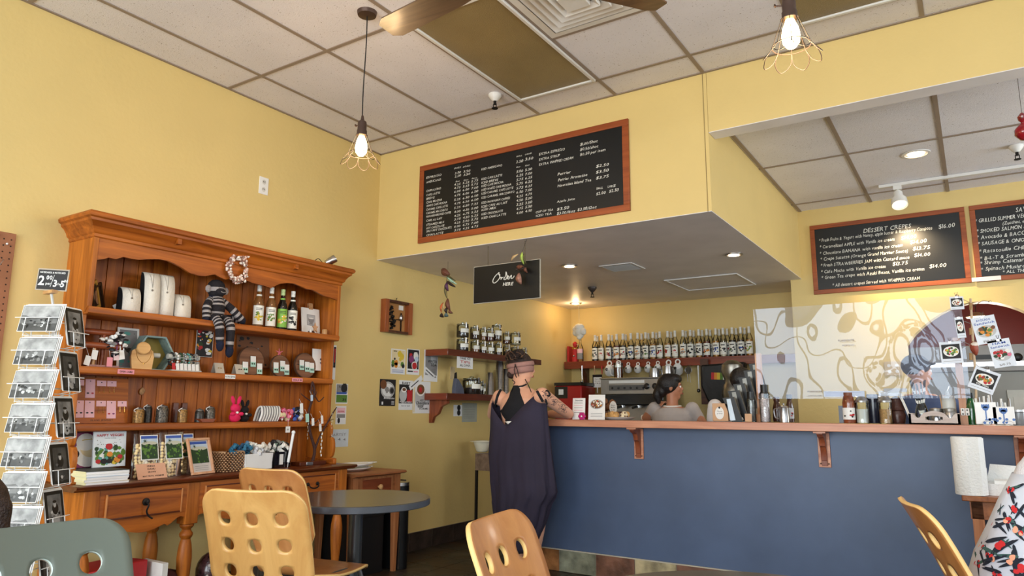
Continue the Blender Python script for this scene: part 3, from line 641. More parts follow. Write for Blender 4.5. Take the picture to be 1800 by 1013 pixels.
for px,kind,lab in ((454,'banana','syrup bottle with a banana label, leftmost of four on the dresser top shelf'),(476,'orange','syrup bottle with an orange flower label on the dresser top shelf'),(496,'green','dark syrup bottle with a green label on the dresser top shelf'),(514,'black','dark syrup bottle with a white label and black beans, rightmost on the dresser top shelf')):
    dark=kind in('green','black'); h=.275; r=.034
    o=thing('syrup_bottle',lab,'bottle',(.175,yy(px,.175,545),S1),R(-25),'syrup bottles on the dresser'); b=MB(); bottle_body(b,r,h,liq['dark'] if dark else liq['amber'] if 0 else mat('honey glass',(120,78,40),.08,coat=.8,var=0)); b.o('glass_bottle',o)
    b=MB(); b.lathe([(.0135,h-.035),(.0145,h-.03),(.0145,h+.006),(0,h+.008)],(0,0,0),capw if kind!='green' else mat('pale green cap',(190,214,150),.5,var=0),14); b.o('cap',o)
    b=MB(); curved_label(b,r+.0006,.02,.145,liq['green'] if kind=='green' else lab_w); curved_label(b,r*.52,.19,.22,lab_w if kind!='green' else liq['green'])
    spots(b,r+.0012,.05,.10,A({'banana':'yyg','orange':'owg','green':'wyo','black':'kkk'}[kind]),16,.009)
    for z in (.115,.124): curved_label(b,r+.0011,z,z+.004,ink,-.6,.6)
    b.o('paper_label',o)
# white ceramic board with a cup drawing
o=thing('ceramic_board','white ceramic board with a grey cup drawing and cork hanger, right end of top shelf','board',(.10,yy(548,.1,545),S1)); T=tilt(.12)
b=MB(); b.fbox(T,-.085,.085,0,.20,0,.012,white); b.o('plate',o,bev=.006)
b=MB(); b.fbox(T,-.018,.018,.19,.235,-.002,.015,cork); b.o('cork_hanger',o)
b=MB(); g=art['s']; b.rect(T,-.038,.07,.038,.15,g,.0125); b.rect(T,-.034,.074,.034,.146,mat('pale grey print',(190,190,190),.5),.013); b.disk(T,0,.115,.027,g,.0134,.03); b.rect(T,-.03,.122,.03,.145,mat('pale grey print'),.0137); b.disk(T,0,.123,.024,wht,.0139,.005); b.rect(T,-.02,.078,.02,.086,g,.0138); b.o('cup_drawing',o)
o=thing('starfish_figure','small tan starfish ornament in front of the white ceramic board','ornament',(.19,yy(554,.19,575),S1)); b=MB()
st=[(.028*math.cos(PI/2+k*PI/5)*(1 if k%2==0 else .42),.045+.038*math.sin(PI/2+k*PI/5)*(1 if k%2==0 else .42)) for k in range(10)]
b.prism(tilt(.1),st,0,.01,mat('starfish tan',(206,158,118),.8,bump=.5,bs=200)); b.ball((0,-.03,.012),(.012,.03,.012),mat('coral dark',(72,44,38),.7),8,jit=.2); b.ball((.004,-.045,.016),(.012,.01,.016),white,8); b.o('starfish',o)
tag_=MB(); tag_.lathe([(0,0),(.018,0),(.019,.003),(.019,.038),(.016,.042),(0,.042)],(0,0,0),oak,14); c_=tag_.o('tealight_holder'); c_.location=(.2,yy(571,.2,580),S1); tag(c_,'small round pale wood tealight holder at the right end of the top shelf','candle holder')
# clip spotlight on the cornice
o=thing('clip_spotlight','small chrome spotlight clipped on top of the dresser cornice','lamp',(.2,yy(581,.2,462),2.184)); b=MB()
q=Euler((0,R(55),R(50))).to_matrix(); b.lathe([(.02,-.04),(.026,-.03),(.03,.035),(.028,.04)],(0,0,.055),steel,16,rot=q); b.o('spot_shade',o)
b=MB(); b.lathe([(0,.036),(.027,.036)],(0,0,.055),mat('lamp glass',(240,240,230),.2),16,rot=q,cap=False); b.o('lens',o); b=MB(); b.bx((-.02,-.02,0),(.02,.02,.02),black); b.tube(bez([(0,0,.02),(-.01,-.06,.03),(0,-.12,.05),(0,-.17,.002)],8),.0025,black,6); b.o('clip_base',o)
# ---------------- second shelf
o=thing('jewelry_stand','wooden T bar stand with rings, tags and bracelets at left of the second shelf','jewelry stand',(.13,yy(182,.13,600),S2)); b=MB(); rw=wood('reddish wood',(120,56,30),(156,80,44),'y',.4)
b.cyl((0,0,.01),(0,0,.2),.011,rw); b.cyl((.0,-.13,.19),(.0,.05,.19),.017,rw,12); b.cyl((.03,-.14,.115),(.03,.09,.115),.018,rw,12); b.bx((-.05,-.1,0),(.05,.07,.012),rw); b.cyl((.03,-.06,.01),(.03,-.06,.115),.01,oak); b.o('bar_frame',o)
b=MB()
for k in range(3): b.tube([(.03+.02*math.cos(a),.05+k*.018,.105+.024*math.sin(a)) for a in [2*PI*i/12 for i in range(12)]],.003,[art['v'],art['w'],steel][k],6,True)
b.o('bangles',o)
for k,(y,z,m) in enumerate(((-.12,.0,wht),(-.085,.03,wht),(.0,-.005,mat('pink label')),(.035,.03,mat('pale pink tag',(236,206,206),.7)),(.065,.035,wht))):
    b=MB(); F=FR((.055,y,z+.01),(0,1,.1*(k-2)),(0,-.1*(k-2),1)); b.fbox(F,0,.03,0,.05,0,.0015,m); b.tube([F.p(.015,.05,0),(.045,y+.012,.1)],.0008,wht,4); b.o('price_tag',o)
o=thing('hair_scrunchie','crumpled dark and white patterned scrunchies bunched on the jewelry stand','hair accessory',(.17,yy(203,.17,590),S2+.10)); b=MB()
for k in range(46): b.ball((random.uniform(-.03,.03),random.gauss(0,.026),random.gauss(.04,.033)),(random.uniform(.008,.016),random.uniform(.008,.02),random.uniform(.006,.014)),random.choice(A('wsvkkw')),7,jit=.25)
b.o('fabric',o)
def leaner(name,cat,lab,px0,px1,zt,x,zb,cols,shelf,tl=.12,border=wht,n=40,bd=.012,fill=None,grp=None,rzv=0):
    y0,y1=yy(px0,x,600),yy(px1,x,600); w=y1-y0; h=zt; o=thing(name,lab,cat,(x,(y0+y1)/2,zb),rzv,grp); T=tilt(tl); b=MB(); b.fbox(T,-w/2,w/2,0,h,0,.004,border); b.o('card',o)
    b=MB(); b.rect(T,-w/2+bd,bd,w/2-bd,h-bd,fill or cols[0],.0045)
    for k in range(n):
        a=random.uniform(-w/2+bd+.01,w/2-bd-.01); c=random.uniform(bd+.01,h-bd-.01); rr=min(random.uniform(.004,.02),w/2-bd-abs(a),c-bd,h-bd-c)
        if rr>.002: b.disk(T,a,c,rr,random.choice(cols),.005+k*.00003,rr*random.uniform(.5,1),8,.15)
    b.o('picture',o); return o
leaner('photo_print','photo','grey leafy photo print leaning behind the scrunchies on the second shelf',209,247,.24,.06,S2,A('skskst'),S2,fill=art['s'])
leaner('floral_card','card','bright red and white flower card hanging below the sock monkey',345,374,.19,.04,S2+.105,A('rwyrokdw'),S2,0.02,bd=.002,fill=art['k'])
leaner('photo_print','photo','dark photo of roots and rocks leaning behind the round wood slices',419,476,.21,.05,S2+.06,A('nkskn'),S2,fill=art['n'],bd=.003,border=art['n'])
# hexagon shadow box
o=thing('hexagon_box','teal washed hexagonal shadow box standing on the second shelf','shadow box',(.06,yy(268,.08,610),S2)); hx=[(.115*math.cos(PI/3*k)*1.05,.0995+.115*math.sin(PI/3*k)) for k in range(6)]; hi=[(a*.9,.0995+(c-.0995)*.9) for a,c in hx]
b=MB(); tealw=wood('teal washed wood',(104,130,128),(160,182,176),'y',.7)
for k in range(6):
    j=(k+1)%6; b.prism(L0,[hx[k],hx[j],hi[j],hi[k]],-.03,.055,tealw)
b.o('frame',o); b=MB(); b.prism(L0,hi,-.028,-.022,mat('olive lining',(150,130,60),.7)); b.o('back',o)
o=thing('necklace_bust','pale carved wooden neck form wearing a gold necklace on the second shelf','jewelry display',(.165,yy(252,.165,615),S2),R(-15)); b=MB()
b.prism(tilt(.1),[(-.052,0),(.05,0),(.058,.07),(.052,.105),(.03,.12),(-.03,.12),(-.055,.105),(-.06,.07)],-.02,.01,wood('pale bust wood',(196,146,88),(222,178,118),'y',.5,.8)); b.lathe([(.0,0),(.036,0),(.038,.006),(.034,.012),(0,.013)],(0,0,.118),wood('pale bust wood'),18,rot=(0,R(72),0)); b.o('neck_form',o)
b=MB(); b.tube(bez([(.012,-.042,.11),(.024,-.03,.06),(.028,0,.034),(.024,.03,.06),(.012,.042,.11)],6),.0015,gold,5); b.ball((.03,0,.03),.004,gold,6); b.o('necklace',o)
# bracelet bar with bracelets
o=thing('bracelet_bar','grey horizontal bar loaded with bead bracelets and tags on the second shelf','bracelet stand',(.15,yy(323,.15,620),S2)); b=MB(); b.cyl((0,-.10,.085),(0,.10,.085),.016,mat('pale stone',(190,192,184),.5)); b.cyl((0,0,0),(0,0,.085),.01,mat('pale stone')); b.bx((-.04,-.09,0),(.04,.1,.008),mat('pale stone')); b.cyl((0,-.19,.085),(0,-.15,.085),.014,mat('pale stone')); b.cyl((-.05,-.16,.085),(.0,-.16,.085),.01,black); b.o('stand',o)
for k in range(7):
    b=MB(); y=-.075+k*.025
    for i in range(12): a=2*PI*i/12; b.ball((.03*math.cos(a),y+random.uniform(-.003,.003),.072+.034*math.sin(a)),.007,[black,art['w'],art['d'],steel,art['t'],black,art['s']][k],6)
    F=FR((.036,y-.01,.0),(0,1,.15),(0,-.15,1)); b.fbox(F,0,.02,.002,.045,0,.0012,art['r'] if k==0 else wht); b.o('bracelet',o)
for px,lab in ((345,'cream folded jewelry card with tags under the bracelet bar'),(388,'pale wooden tent card with a small charm, middle of the second shelf'),(424,'grey wood card with a pair of earrings beside the round wood slices')):
    o=thing('earring_card',lab,'earring card',(.15,yy(px,.15,640),S2),0,'tent cards on the second shelf'); b=MB(); T=tilt(.35); F2=FR((-.055,0,0),(0,1,0),(.35,0,.94)); pm=mat('driftwood card',(196,184,166),.8)
    b.fbox(T,-.032,.032,0,.07,0,.003,pm); b.fbox(F2,-.03,.04,0,.07,0,.003,pm); b.o('card',o); b=MB()
    for s in(-.008,.008): b.ball(T.p(s,.035,.006),.004,gold if px==388 else black,6)
    b.o('earrings',o)
# round wood slices with earring cards
bark=mat('bark',(84,56,38),.9,bump=.6,bs=60); slicew=wood('walnut slice',(98,62,42),(142,98,70),'y',.6,1.1)
mint=mat('mint card',(176,216,200),.7)
for px,pz,r,cards,lab in ((443,632,.095,((-.055,.045),(.005,.085),(.055,.04)),'large round wood slice with three mint earring cards, left of three'),(494,640,.075,((-.045,.055),(.01,.068),(.045,.045)),'small round wood slice with three mint earring cards, middle of three'),(538,634,.09,((-.04,.085),(.008,.075),(.05,.07)),'round wood slice with a dark crack and three mint earring cards, right of three')):
    o=thing('wood_slice',lab,'wood slice',(.13,yy(px,.13,640),S2),0,'round wood slices on the second shelf'); T=tilt(.1); b=MB(); q=[(r*math.cos(2*PI*k/28)*1.04,r+r*math.sin(2*PI*k/28)) for k in range(28)]
    b.prism(T,q,-.012,.004,bark); b.prism(T,[(a*.95,r+(c-r)*.95) for a,c in q],-.01,.006,slicew); 
    if px==538: b.fbox(T,-r*.9,r*.2,r*1.02,r*1.08,.005,.0065,art['k'])
    b.o('slice',o)
    for a,c in cards:
        b=MB(); b.fbox(T,a-.02,a+.02,c-.03,c+.04,.012,.0135,mint); b.rect(T,a-.02,c+.002,a+.02,c+.04,wht,.0139)
        for s in(-.008,.008): b.disk(T,a+s,c-.01,.006,art['k'] if px!=443 else art['d'],.0142)
        b.o('earring_card',o)
leaner('botanical_card','card','white card with a round black pattern at the right end of the second shelf',551,586,.155,.12,S2+.06,A('kkkk'),S2,0.05,n=0,fill=wht)
o=bpy.data.objects.get('botanical_card'); b=MB(); T=tilt(.05)
for k in range(40): a=random.uniform(0,2*PI); q=random.uniform(0,.033); b.disk(T,.01+q*math.cos(a),.07+q*1.3*math.sin(a),.006,random.choice(A('kksv')),.006+k*1e-5,.004,7)
b.fbox(T,.009,.011,.1,.13,.005,.006,ink); b.o('pattern',o)
b=MB(); [b.tube([(0,0,0),(random.uniform(-.01,.01),.025*math.cos(a),.03*math.sin(a))],[.006,.002],mat('coral pink',(220,110,120),.7),6) for a in (PI*.5,PI*.15,PI*.85,1.3*PI,1.7*PI)]; c_=b.o('pink_starfish'); c_.location=(.1,yy(492,.1,610),S2+.165); c_.parent=None; tag(c_,'small pink starfish perched above the middle round wood slice','ornament')
# ---------------- third shelf
o=thing('earring_board','wooden board of pink earring cards leaning at the left of the third shelf','earring display',(.10,(yy(134,.1,700)+yy(227,.1,700))/2,S3)); T=tilt(.14); w=(yy(227,.1,700)-yy(134,.1,700))/2
b=MB(); b.fbox(T,-w,w,0,.245,0,.008,W2); b.text(T,-.0,.012,'ISLAND JEWELRY',.012,ink,.0085,0,width=.12,align='c'); b.o('board',o)
pk=mat('pink card',(236,188,196),.7)
pk_cards=[(-.165,.20,.045,.03),(-.09,.135,.05,.1),(-.01,.20,.05,.03),(.065,.20,.05,.03),(-.165,.03,.05,.09),(-.09,.03,.05,.09),(-.01,.09,.05,.03),(.065,.025,.05,.095),(.145,.09,.05,.03)]
for a,c,w1,h1 in pk_cards:
    a*=w/.19; b=MB(); b.fbox(T,a-w1/2,a+w1/2,c,c+h1,.009,.0105,pk)
    if h1<.05:
        for s in(-.012,.012): b.tube([T.p(a+s,c,.011),T.p(a+s,c-.03,.012)],.0008,gold,4); b.ball(T.p(a+s,c-.033,.013),.003,gold,6)
    else:
        for s in(-.012,.012): b.disk(T,a+s,c+.025,.007,random.choice(A('kvr')),.0115,.004)
    b.disk(T,a,c+h1-.01,.003,ink,.0112); b.o('earring_card',o)
b=MB(); b.ball((0,0,0),(.006,.018,.02),cork,8,jit=.15); c_=b.o('cork_ornament'); c_.location=(.03,yy(250,.03,688),zz(250,688,.03)); tag(c_,'small cork heart hanging on the back boards above the jars','ornament')
def pot(px,h,r,m,lab,x=.15,hd=True,name='spice_jar',cat='jar',grp='little jars on the third shelf'):
    o=thing(name,lab,cat,(x,yy(px,x,725),S3),0,grp); b=MB(); b.lathe([(0,.001),(r,.002),(r*1.02,h*.5),(r,h*.88),(r*.8,h),(0,h)],(0,0,0),m,14); b.o('body',o)
    b=MB(); b.lathe([(r*.82,h),(r*.84,h+.004),(0,h+.014)],(0,0,0),mat('silver lid',(150,146,140),.35,.7,var=.1),14)
    if hd: b.tube(bez([(r*.4,-r*.8,h*.8),(r*.6,-r*1.3,h*.95),(r*.4,-r*.4,h*1.12)],5),.0025,wht,5)
    b.o('lid',o)
pot(244,.075,.029,mat('brass mosaic',(150,112,60),.4,.3,var=.5,vs=120),'glittery brass jar with a white ribbon, leftmost on the third shelf')
pot(259,.09,.025,mat('dark tin',(62,58,54),.35,.5,var=.4,vs=90),'taller dark tin jar behind the brass jar',.10)
pot(285,.09,.033,mat('pewter mosaic',(96,88,78),.4,.4,var=.6,vs=120),'wide pewter mosaic jar with a white ribbon')
pot(321,.075,.027,mat('brass mosaic'),'glittery brass jar in front of the two wooden slats')
pot(351,.07,.026,mat('dark tin'),'small dark jar at the left of the wooden boat tray',.17,False)
pot(369,.085,.03,mat('pewter mosaic'),'round pewter jar with a white ribbon on the wooden boat tray',.17)
b=MB(); b.bx((-.01,-.045,0),(.012,-.012,.115),WD); b.bx((-.01,.012,0),(.012,.045,.115),WD); c_=b.o('upright_blocks',bev=.002); c_.location=(.07,yy(316,.07,710),S3); tag(c_,'pair of upright dark wooden slats behind a brass jar','ornament')
b=MB(); b.prism(FR((-.03,0,0),(0,1,0),(0,0,1)),[(-.055,.022),(-.035,.002),(.035,.002),(.055,.022)],0,.05,rw); c_=b.o('boat_tray'); c_.location=(.20,yy(362,.2,740),S3); tag(c_,'small reddish wooden boat shaped tray on the third shelf','tray')
for px,cl,lab,x in ((414,'art pink hot','hot pink folded fabric bunny scrunchie standing on the third shelf',.16),(430,'k','black folded fabric bunny scrunchie beside the hot pink one',.12)):
    m_=mat('hot pink cloth',(224,36,90),.8,bump=.3,bs=60) if px==414 else mat('black cloth',(26,22,24),.85,bump=.3,bs=60)
    o=thing('fabric_bunny',lab,'hair accessory',(x,yy(px,x,720),S3),0,'fabric bunnies on the third shelf'); b=MB()
    s=1 if px==414 else .85
    b.ball((0,0,.03*s),(.025,.042*s,.032*s),m_,9,jit=.12); b.ball((0,0,.085*s),(.022,.034*s,.03*s),m_,9,jit=.12)
    for q in(-1,1): b.ball((0,q*.022*s,.135*s),(.01,.014*s,.03*s),m_,8,rot=(R(-18*q),0,0)); b.ball((.018,q*.03*s,.05*s),(.012,.02,.012),m_,8)
    b.ball((.02,0,.058*s),(.008,.01,.008),art['w'],6); b.o('cloth',o)
def bundle(px,w,h,cols,lab,x=.14,n=26,z=S3,py=725,name='headband_bundle',lean=0):
    o=thing(name,lab,'hair accessory',(x,yy(px,x,py),z)); b=MB()
    for k in range(n):
        t=(k+.5)/n-.5; b.tube(bez([(.025,t*w,.003),(.035,t*w+lean*.2,h*.5),(.012,t*w+lean*.4,h*.97),(-.02,t*w+lean*.3,h*.8),(-.03,t*w,.004)],4),w/n*.62,cols[k%len(cols)],6)
    b.o('fabric',o)
bundle(468,.15,.098,A('wsws'),'zebra striped grey and white knotted headband on the third shelf',n=15,lean=.05)
def lump(px,w,h,cols,lab,x,z,py,n=40,name='hair_scrunchie',cat='hair accessory',grp=None,s=(.010,.02)):
    o=thing(name,lab,cat,(x,yy(px,x,py),z),0,grp); b=MB()
    for k in range(n): b.ball((random.uniform(-.025,.025),random.uniform(-w/2,w/2),h*.12+random.random()**.8*h*.8),tuple(random.uniform(*s) for _ in range(3)),random.choice(cols),7,jit=.2)
    b.o('fabric',o)
lump(500,.085,.085,A('prwpc'),'pink and cream floral scrunchie with a hanging tag on the third shelf',.15,S3,725)
lump(521,.06,.09,A('bkbw'),'navy and white scrunchie next to the pink floral one',.15,S3,722)
b=MB(); b.fbox(L0,-.018,.018,-.06,-.02,0,.0015,wht); b.tube([(0,0,-.02),(0,0,.03)],.0007,wht,4); b.text(L0,-.01,-.045,'$8',.016,ink,.002); c_=b.o('price_tag'); c_.location=(XL+.018,yy(503,XL,750),S3-.012); tag(c_,'white price tag dangling over the third shelf edge from the pink scrunchie','tag')
# ---------------- things on the dresser table top
random.seed(8)
cz=BT
for k in range(5):
    b=MB(); cv=mat('cover edge',(60,64,60),.5) if k==4 else mat('page edge',(238,236,236),.6,var=.02)
    b.bx((-.14,-.105,0),(.14,.105,.0115),mat('page edge')); b.bx((-.14,-.107,.0105),(.142,.107,.0128),[art['c'],wht,art['q'],wht,mat('cover edge',(60,64,60),.5)][k]); b.bx((-.142,-.108,0),(.14,-.104,.0125),mat('spine cream',(232,226,180),.6))
    c_=b.o('veggie_magazine'); c_.location=(.27+random.uniform(-.005,.005),yy(190,.41,840)+.0+random.uniform(-.006,.006),cz); c_.rotation_euler=(0,0,R(random.uniform(-2,2)))
    tag(c_,['lowest magazine of the white edged stack','second magazine from the bottom of the white edged stack','middle magazine of the white edged stack','second magazine from the top of the white edged stack','top magazine of the white edged stack, dark glossy cover'][k]+' on the dresser','magazine','magazines stacked on the dresser'); cz+=.013
def book(px,x,z,w,h,cover,lab,tl,rz=0,th=.008):
    o=thing('picture_book',lab,'book',(x,yy(px,x,800),z),rz,'cook books stood on the dresser'); T=tilt(tl); b=MB(); b.fbox(T,-w/2,w/2,0,h,0,th,cover); b.fbox(T,-w/2+.002,w/2+.001,.002,h-.002,.001,th-.001,mat('page edge')); b.o('book_block',o); return o,T
o,T=book(150,.15,cz+.001,.17,.18,art['v'],'purple book with a cream dog face on its cover standing behind the magazines',.12,R(4))
b=MB(); b.rect(T,-.084,.001,.084,.179,mat('plum cover',(140,40,92),.5),.009); b.disk(T,.01,.07,.075,art['w'],.0095,.068); b.disk(T,-.05,.07,.018,ink,.0098,.02); b.disk(T,.03,.10,.06,art['c'],.0096,.05); b.disk(T,-.0,.13,.05,art['w'],.0097,.045); b.tube([T.p(-.02,.14,.01),T.p(.03,.145,.01),T.p(.06,.13,.01)],.002,art['y'],5); b.o('cover_art',o)
o,T=book(192,.20,cz+.001,.175,.184,mat('pale blue cover',(226,232,236),.5),'white HAPPY VEGGIES cook book with painted vegetables standing on the magazines',.10,R(2))
b=MB(); b.rect(T,-.0865,.001,.0865,.183,mat('pale blue cover'),.009)
for k in range(46): b.disk(T,random.uniform(-.078,.078),.015+random.random()**1.4*.085,random.uniform(.006,.016),random.choice(A('gdgdgt')),.0095+k*2e-5,None,9,.25)
for a,c,r_,m_ in ((-.005,.105,.02,'r'),(0,.065,.016,'o'),(.04,.035,.018,'o'),(-.03,.03,.018,'k'),(.0,.03,.016,'k'),(.055,.05,.014,'r'),(-.06,.03,.013,'r'),(.025,.022,.012,'y'),(-.045,.06,.01,'w')): b.disk(T,a,c,r_,art[m_],.011,r_*.85,14,.08)
b.text(T,0,.158,'HAPPY VEGGIES',.018,art['r'],.0112,1,.04,width=.145,align='c'); b.text(T,0,.147,'healthy cooking',.007,ink,.0112,width=.06,align='c')
for k in range(14): b.disk(T,random.uniform(-.07,.07),random.uniform(.11,.14),.0025,art['s'],.0101,None,6)
b.o('cover_art',o)
# bags of macadamia nuts
nut=mat('macadamia nut',(240,212,156),.5,var=.1,vs=30); bagm=glass('bag film',(255,255,255),.2,.01)
def photo(b,T,w,h,z0=0.,c=.0):
    b.rect(T,-w,z0,w,z0+h,art['d'],c); b.rect(T,-w,z0+h*.66,w,z0+h,art['q'],c+.0004); b.rect(T,-w,z0+h*.88,w,z0+h,art['b'],c+.0006); b.disk(T,0,z0+h*.68,w*.95,mat('pale sand',(196,196,176),.6),c+.0008,h*.09)
    for k in range(42): b.disk(T,random.uniform(-w*.88,w*.88),z0+random.uniform(.06,.6)*h,random.uniform(.004,.010),random.choice(A('gdgdd')),c+.001+k*1e-5,None,7,.3)
    for k in range(7): a=2*PI*k/7; b.tube([T.p(-w*.55,z0+h*.78,c+.0016),T.p(-w*.55+.013*math.cos(a),z0+h*.78+.012*math.sin(a),c+.0016)],[.0016,.0005],art['d'],4)
nutpts=[]
for px,x,w,h,lab,sh in ((255,.25,.155,.235,'clear bag of macadamia nuts with a garden photo card, leftmost of three',1),(298,.27,.15,.24,'clear bag of macadamia nuts with a garden photo card, middle of three',1),(319,.20,.12,.215,'clear bag of macadamia nuts in shadow, rightmost of three behind the others',1)):
    o=thing('nut_bag',lab,'bag of nuts',(x,yy(px,x,810),BT+.001),R(3),'macadamia nut bags on the dresser'); b=MB(); F=FR((0,0,0),(0,1,0),(0,0,1))
    N=8; rows=[]; 
    for i in range(9):
        t=i/8; dpt=.036*(1-t**2.2)+.003; 
        for k in range(16): a=2*PI*k/16; rows.append((dpt*math.sin(a),w/2*math.copysign(abs(math.cos(a))**.5,math.cos(a))*(1-.05*math.sin(PI*t)),t*h))
    b.add(rows,[(i*16+k,i*16+(k+1)%16,(i+1)*16+(k+1)%16,(i+1)*16+k) for i in range(8) for k in range(16)],bagm); b.o('film',o)
    b=MB()
    for i in range(11):
        for k in range(8):
            t=i*.0165; dp=.030*(1-(t/h)**2.2)
            b.ball((dp*random.uniform(.55,.9),-w/2+.014+k*(w-.028)/7+random.uniform(-.004,.004),.012+t+random.uniform(-.004,.004)),random.uniform(.0085,.0105),nut,8)
    n_=b.o('nuts',o); n_['kind']='stuff'
    b=MB(); T=FR((.042,0,.095),(0,1,0),(-.22,0,1)); b.fbox(T,-.052,.052,0,.135,0,.0015,wht); photo(b,T,.047,.125,.005,.002); b.o('photo_card',o)
o=thing('price_sign','pinkish card reading FRESH OAHU GROWN leaning in front of the nut bags','sign',(.35,yy(271,.35,830),BT+.001),R(3)); b=MB(); T=FR((0,0,0),(0,1,0),(-.45,0,1)); b.fbox(T,-.09,.08,0,.085,0,.003,mat('salmon card',(222,170,140),.7)); 
for i,t in enumerate(('FRESH','OAHU','GROWN')): b.text(T,-.005,.066-i*.016,t,.013,ink,.0035,1,.05,width=.045,align='c')
b.text(T,0,.012,'MAC NUTS  PREMIUM',.011,ink,.0035,1,.05,width=.12,align='c'); b.o('card',o)
o=thing('photo_frame_stand','pale wooden easel frame with a garden photo on the dresser','picture frame',(.33,yy(358,.33,805),BT+.001),R(12)); T=tilt(.3); b=MB(); fw=wood('pale pink wood',(206,150,112),(226,178,142),'z',.5)
for q in ((-.085,.085,0,.014),(-.085,.085,.196,.21),(-.085,-.071,.014,.196),(.071,.085,.014,.196)): b.fbox(T,*q,0,.014,fw)
b.fbox(FR((-.16,0,0),(0,1,0),(.4,0,1)),-.05,-.034,0,.15,0,.01,fw); b.fbox(FR((-.16,0,0),(0,1,0),(.4,0,1)),.034,.05,0,.15,0,.01,fw); b.o('frame',o,bev=.002)
b=MB(); b.rect(T,-.073,.012,.073,.198,mat('mount grey',(206,200,196),.6),.004); photo(b,T,.062,.125,.065,.005); [b.fbox(T,-.05,.05,.025+k*.011,.027+k*.011,.0045,.005,art['s']) for k in range(3)]; b.o('photo',o)
# rattan basket
o=thing('rattan_basket','small square woven rattan basket on the dresser','basket',(.25,yy(398,.25,810),BT+.001),R(5)); b=MB(); rat=mat('rattan light',(190,150,110),.7); rat2=mat('rattan dark',(110,74,50),.7)
for side_ in range(4):
    q=Matrix.Rotation(side_*PI/2,4,'Z')
    for i in range(11):
        for k in range(12):
            y=-.066+k*.012; z=.006+i*.0105; off=.0025*(1 if (i+k)%2 else -1); v=q@Vector((.07+off,y,z)); b.ball(tuple(v),(.0055,.0055,.0048),rat if (i+k)%2 else rat2,6)
b.bx((-.066,-.066,0),(.066,.066,.006),rat2); b.bx((-.068,-.07,.112),(.068,-.066,.12),rat); b.bx((-.068,.066,.112),(.068,.07,.12),rat); b.o('weave',o)
def ball_fabric(px,x,z,py,w,cols,lab,n=8,name='hair_scrunchie',rr=.03,dz=0.03,grp='scrunchies heaped in the bins'):
    for k in range(n):
        t=(k+.5)/n-.5; o=MB(); c=cols[k%len(cols)]
        for i in range(16):
            a=2*PI*i/16; o.ball((.012*math.sin(3*a),rr*.62*math.cos(a),rr*.62*math.sin(a)),(rr*.36,rr*.33,rr*.33),c,6,jit=.22)
        ob=o.o(name); ob.location=(x+random.uniform(-.03,.03),yy(px,x,py)+t*w,z+random.uniform(0,dz)); ob.rotation_euler=(random.uniform(-.6,.6),random.uniform(-.6,.6),0)
        tag(ob,lab+', %s from the left'%ORD[k],'hair accessory',grp)
o=thing('white_bin','white rectangular plastic bin of scrunchies on the dresser','bin',(.25,yy(443,.25,815),BT+.001),R(6)); b=MB(); b.prism(FR((-.06,0,0),(0,1,0),(0,0,1)),[(-.105,0),(.105,0),(.115,.098),(-.115,.098)],0,.004,white); b.prism(FR((.056,0,0),(0,1,0),(0,0,1)),[(-.105,0),(.105,0),(.115,.098),(-.115,.098)],0,.004,white)
b.prism(FR((-.06,-.115,0),(1,0,0),(0,0,1)),[(0,0),(.12,0),(.12,.098),(0,.098)],-.012,-.004,white); b.prism(FR((-.06,.105,0),(1,0,0),(0,0,1)),[(0,0),(.12,0),(.12,.098),(0,.098)],-.004,.004,white); b.bx((-.058,-.105,0),(.058,.105,.004),white); b.o('bin_shell',o,bev=.002)
ball_fabric(425,.25,BT+.115,790,.10,[mat('teal cloth',(50,110,140),.8,bump=.3,bs=50),mat('steel blue cloth',(90,124,150),.8),mat('dark teal cloth',(30,70,100),.8)],'teal blue scrunchie heaped at the left of the white bin',5,rr=.04,grp='teal scrunchies in the white bin')
ball_fabric(452,.26,BT+.108,795,.12,[mat('cream cloth'),art['w'],mat('pale grey cloth',(206,204,206),.8)],'cream coloured scrunchie heaped at the right of the white bin',6,rr=.038,grp='cream scrunchies in the white bin')
o=thing('clear_bin','clear plastic bin of black and white scrunchies on the dresser','bin',(.24,yy(487,.24,805),BT+.001),R(6)); b=MB(); gb=glass('bin plastic',(235,245,245),.05,.15)
for q in (((-.05,-.07,0),(.05,-.067,.1)),((-.05,.067,0),(.05,.07,.1)),((-.05,-.067,0),(-.047,.067,.1)),((.047,-.067,0),(.05,.067,.1))): b.bx(*q,gb)
b.bx((-.045,.0,.004),(.045,.065,.08),black); b.bx((-.045,-.065,.003),(.045,0,.07),art['s']); b.fbox(L0,-.03,.0,.02,.085,.052,.054,wht); b.o('bin_shell',o)
ball_fabric(490,.24,BT+.12,785,.13,[art['w'],art['k'],mat('sage cloth',(120,140,126),.8),art['s']],'black and white scrunchie piled in the clear bin',7,rr=.038,grp='black and white scrunchies in the clear bin')
b=MB(); b.cyl((0,0,0),(.0,.03,.19),.009,white,8); b.ball((0,.03,.19),.013,white,8); b.cyl((.0,.0,.0),(0,-.002,-.03),.002,wht,5); c_=b.o('white_candle_stick'); c_.location=(.30,yy(506,.3,820),BT+.032); tag(c_,'thin white knitted stick leaning at the right of the clear bin','stick')
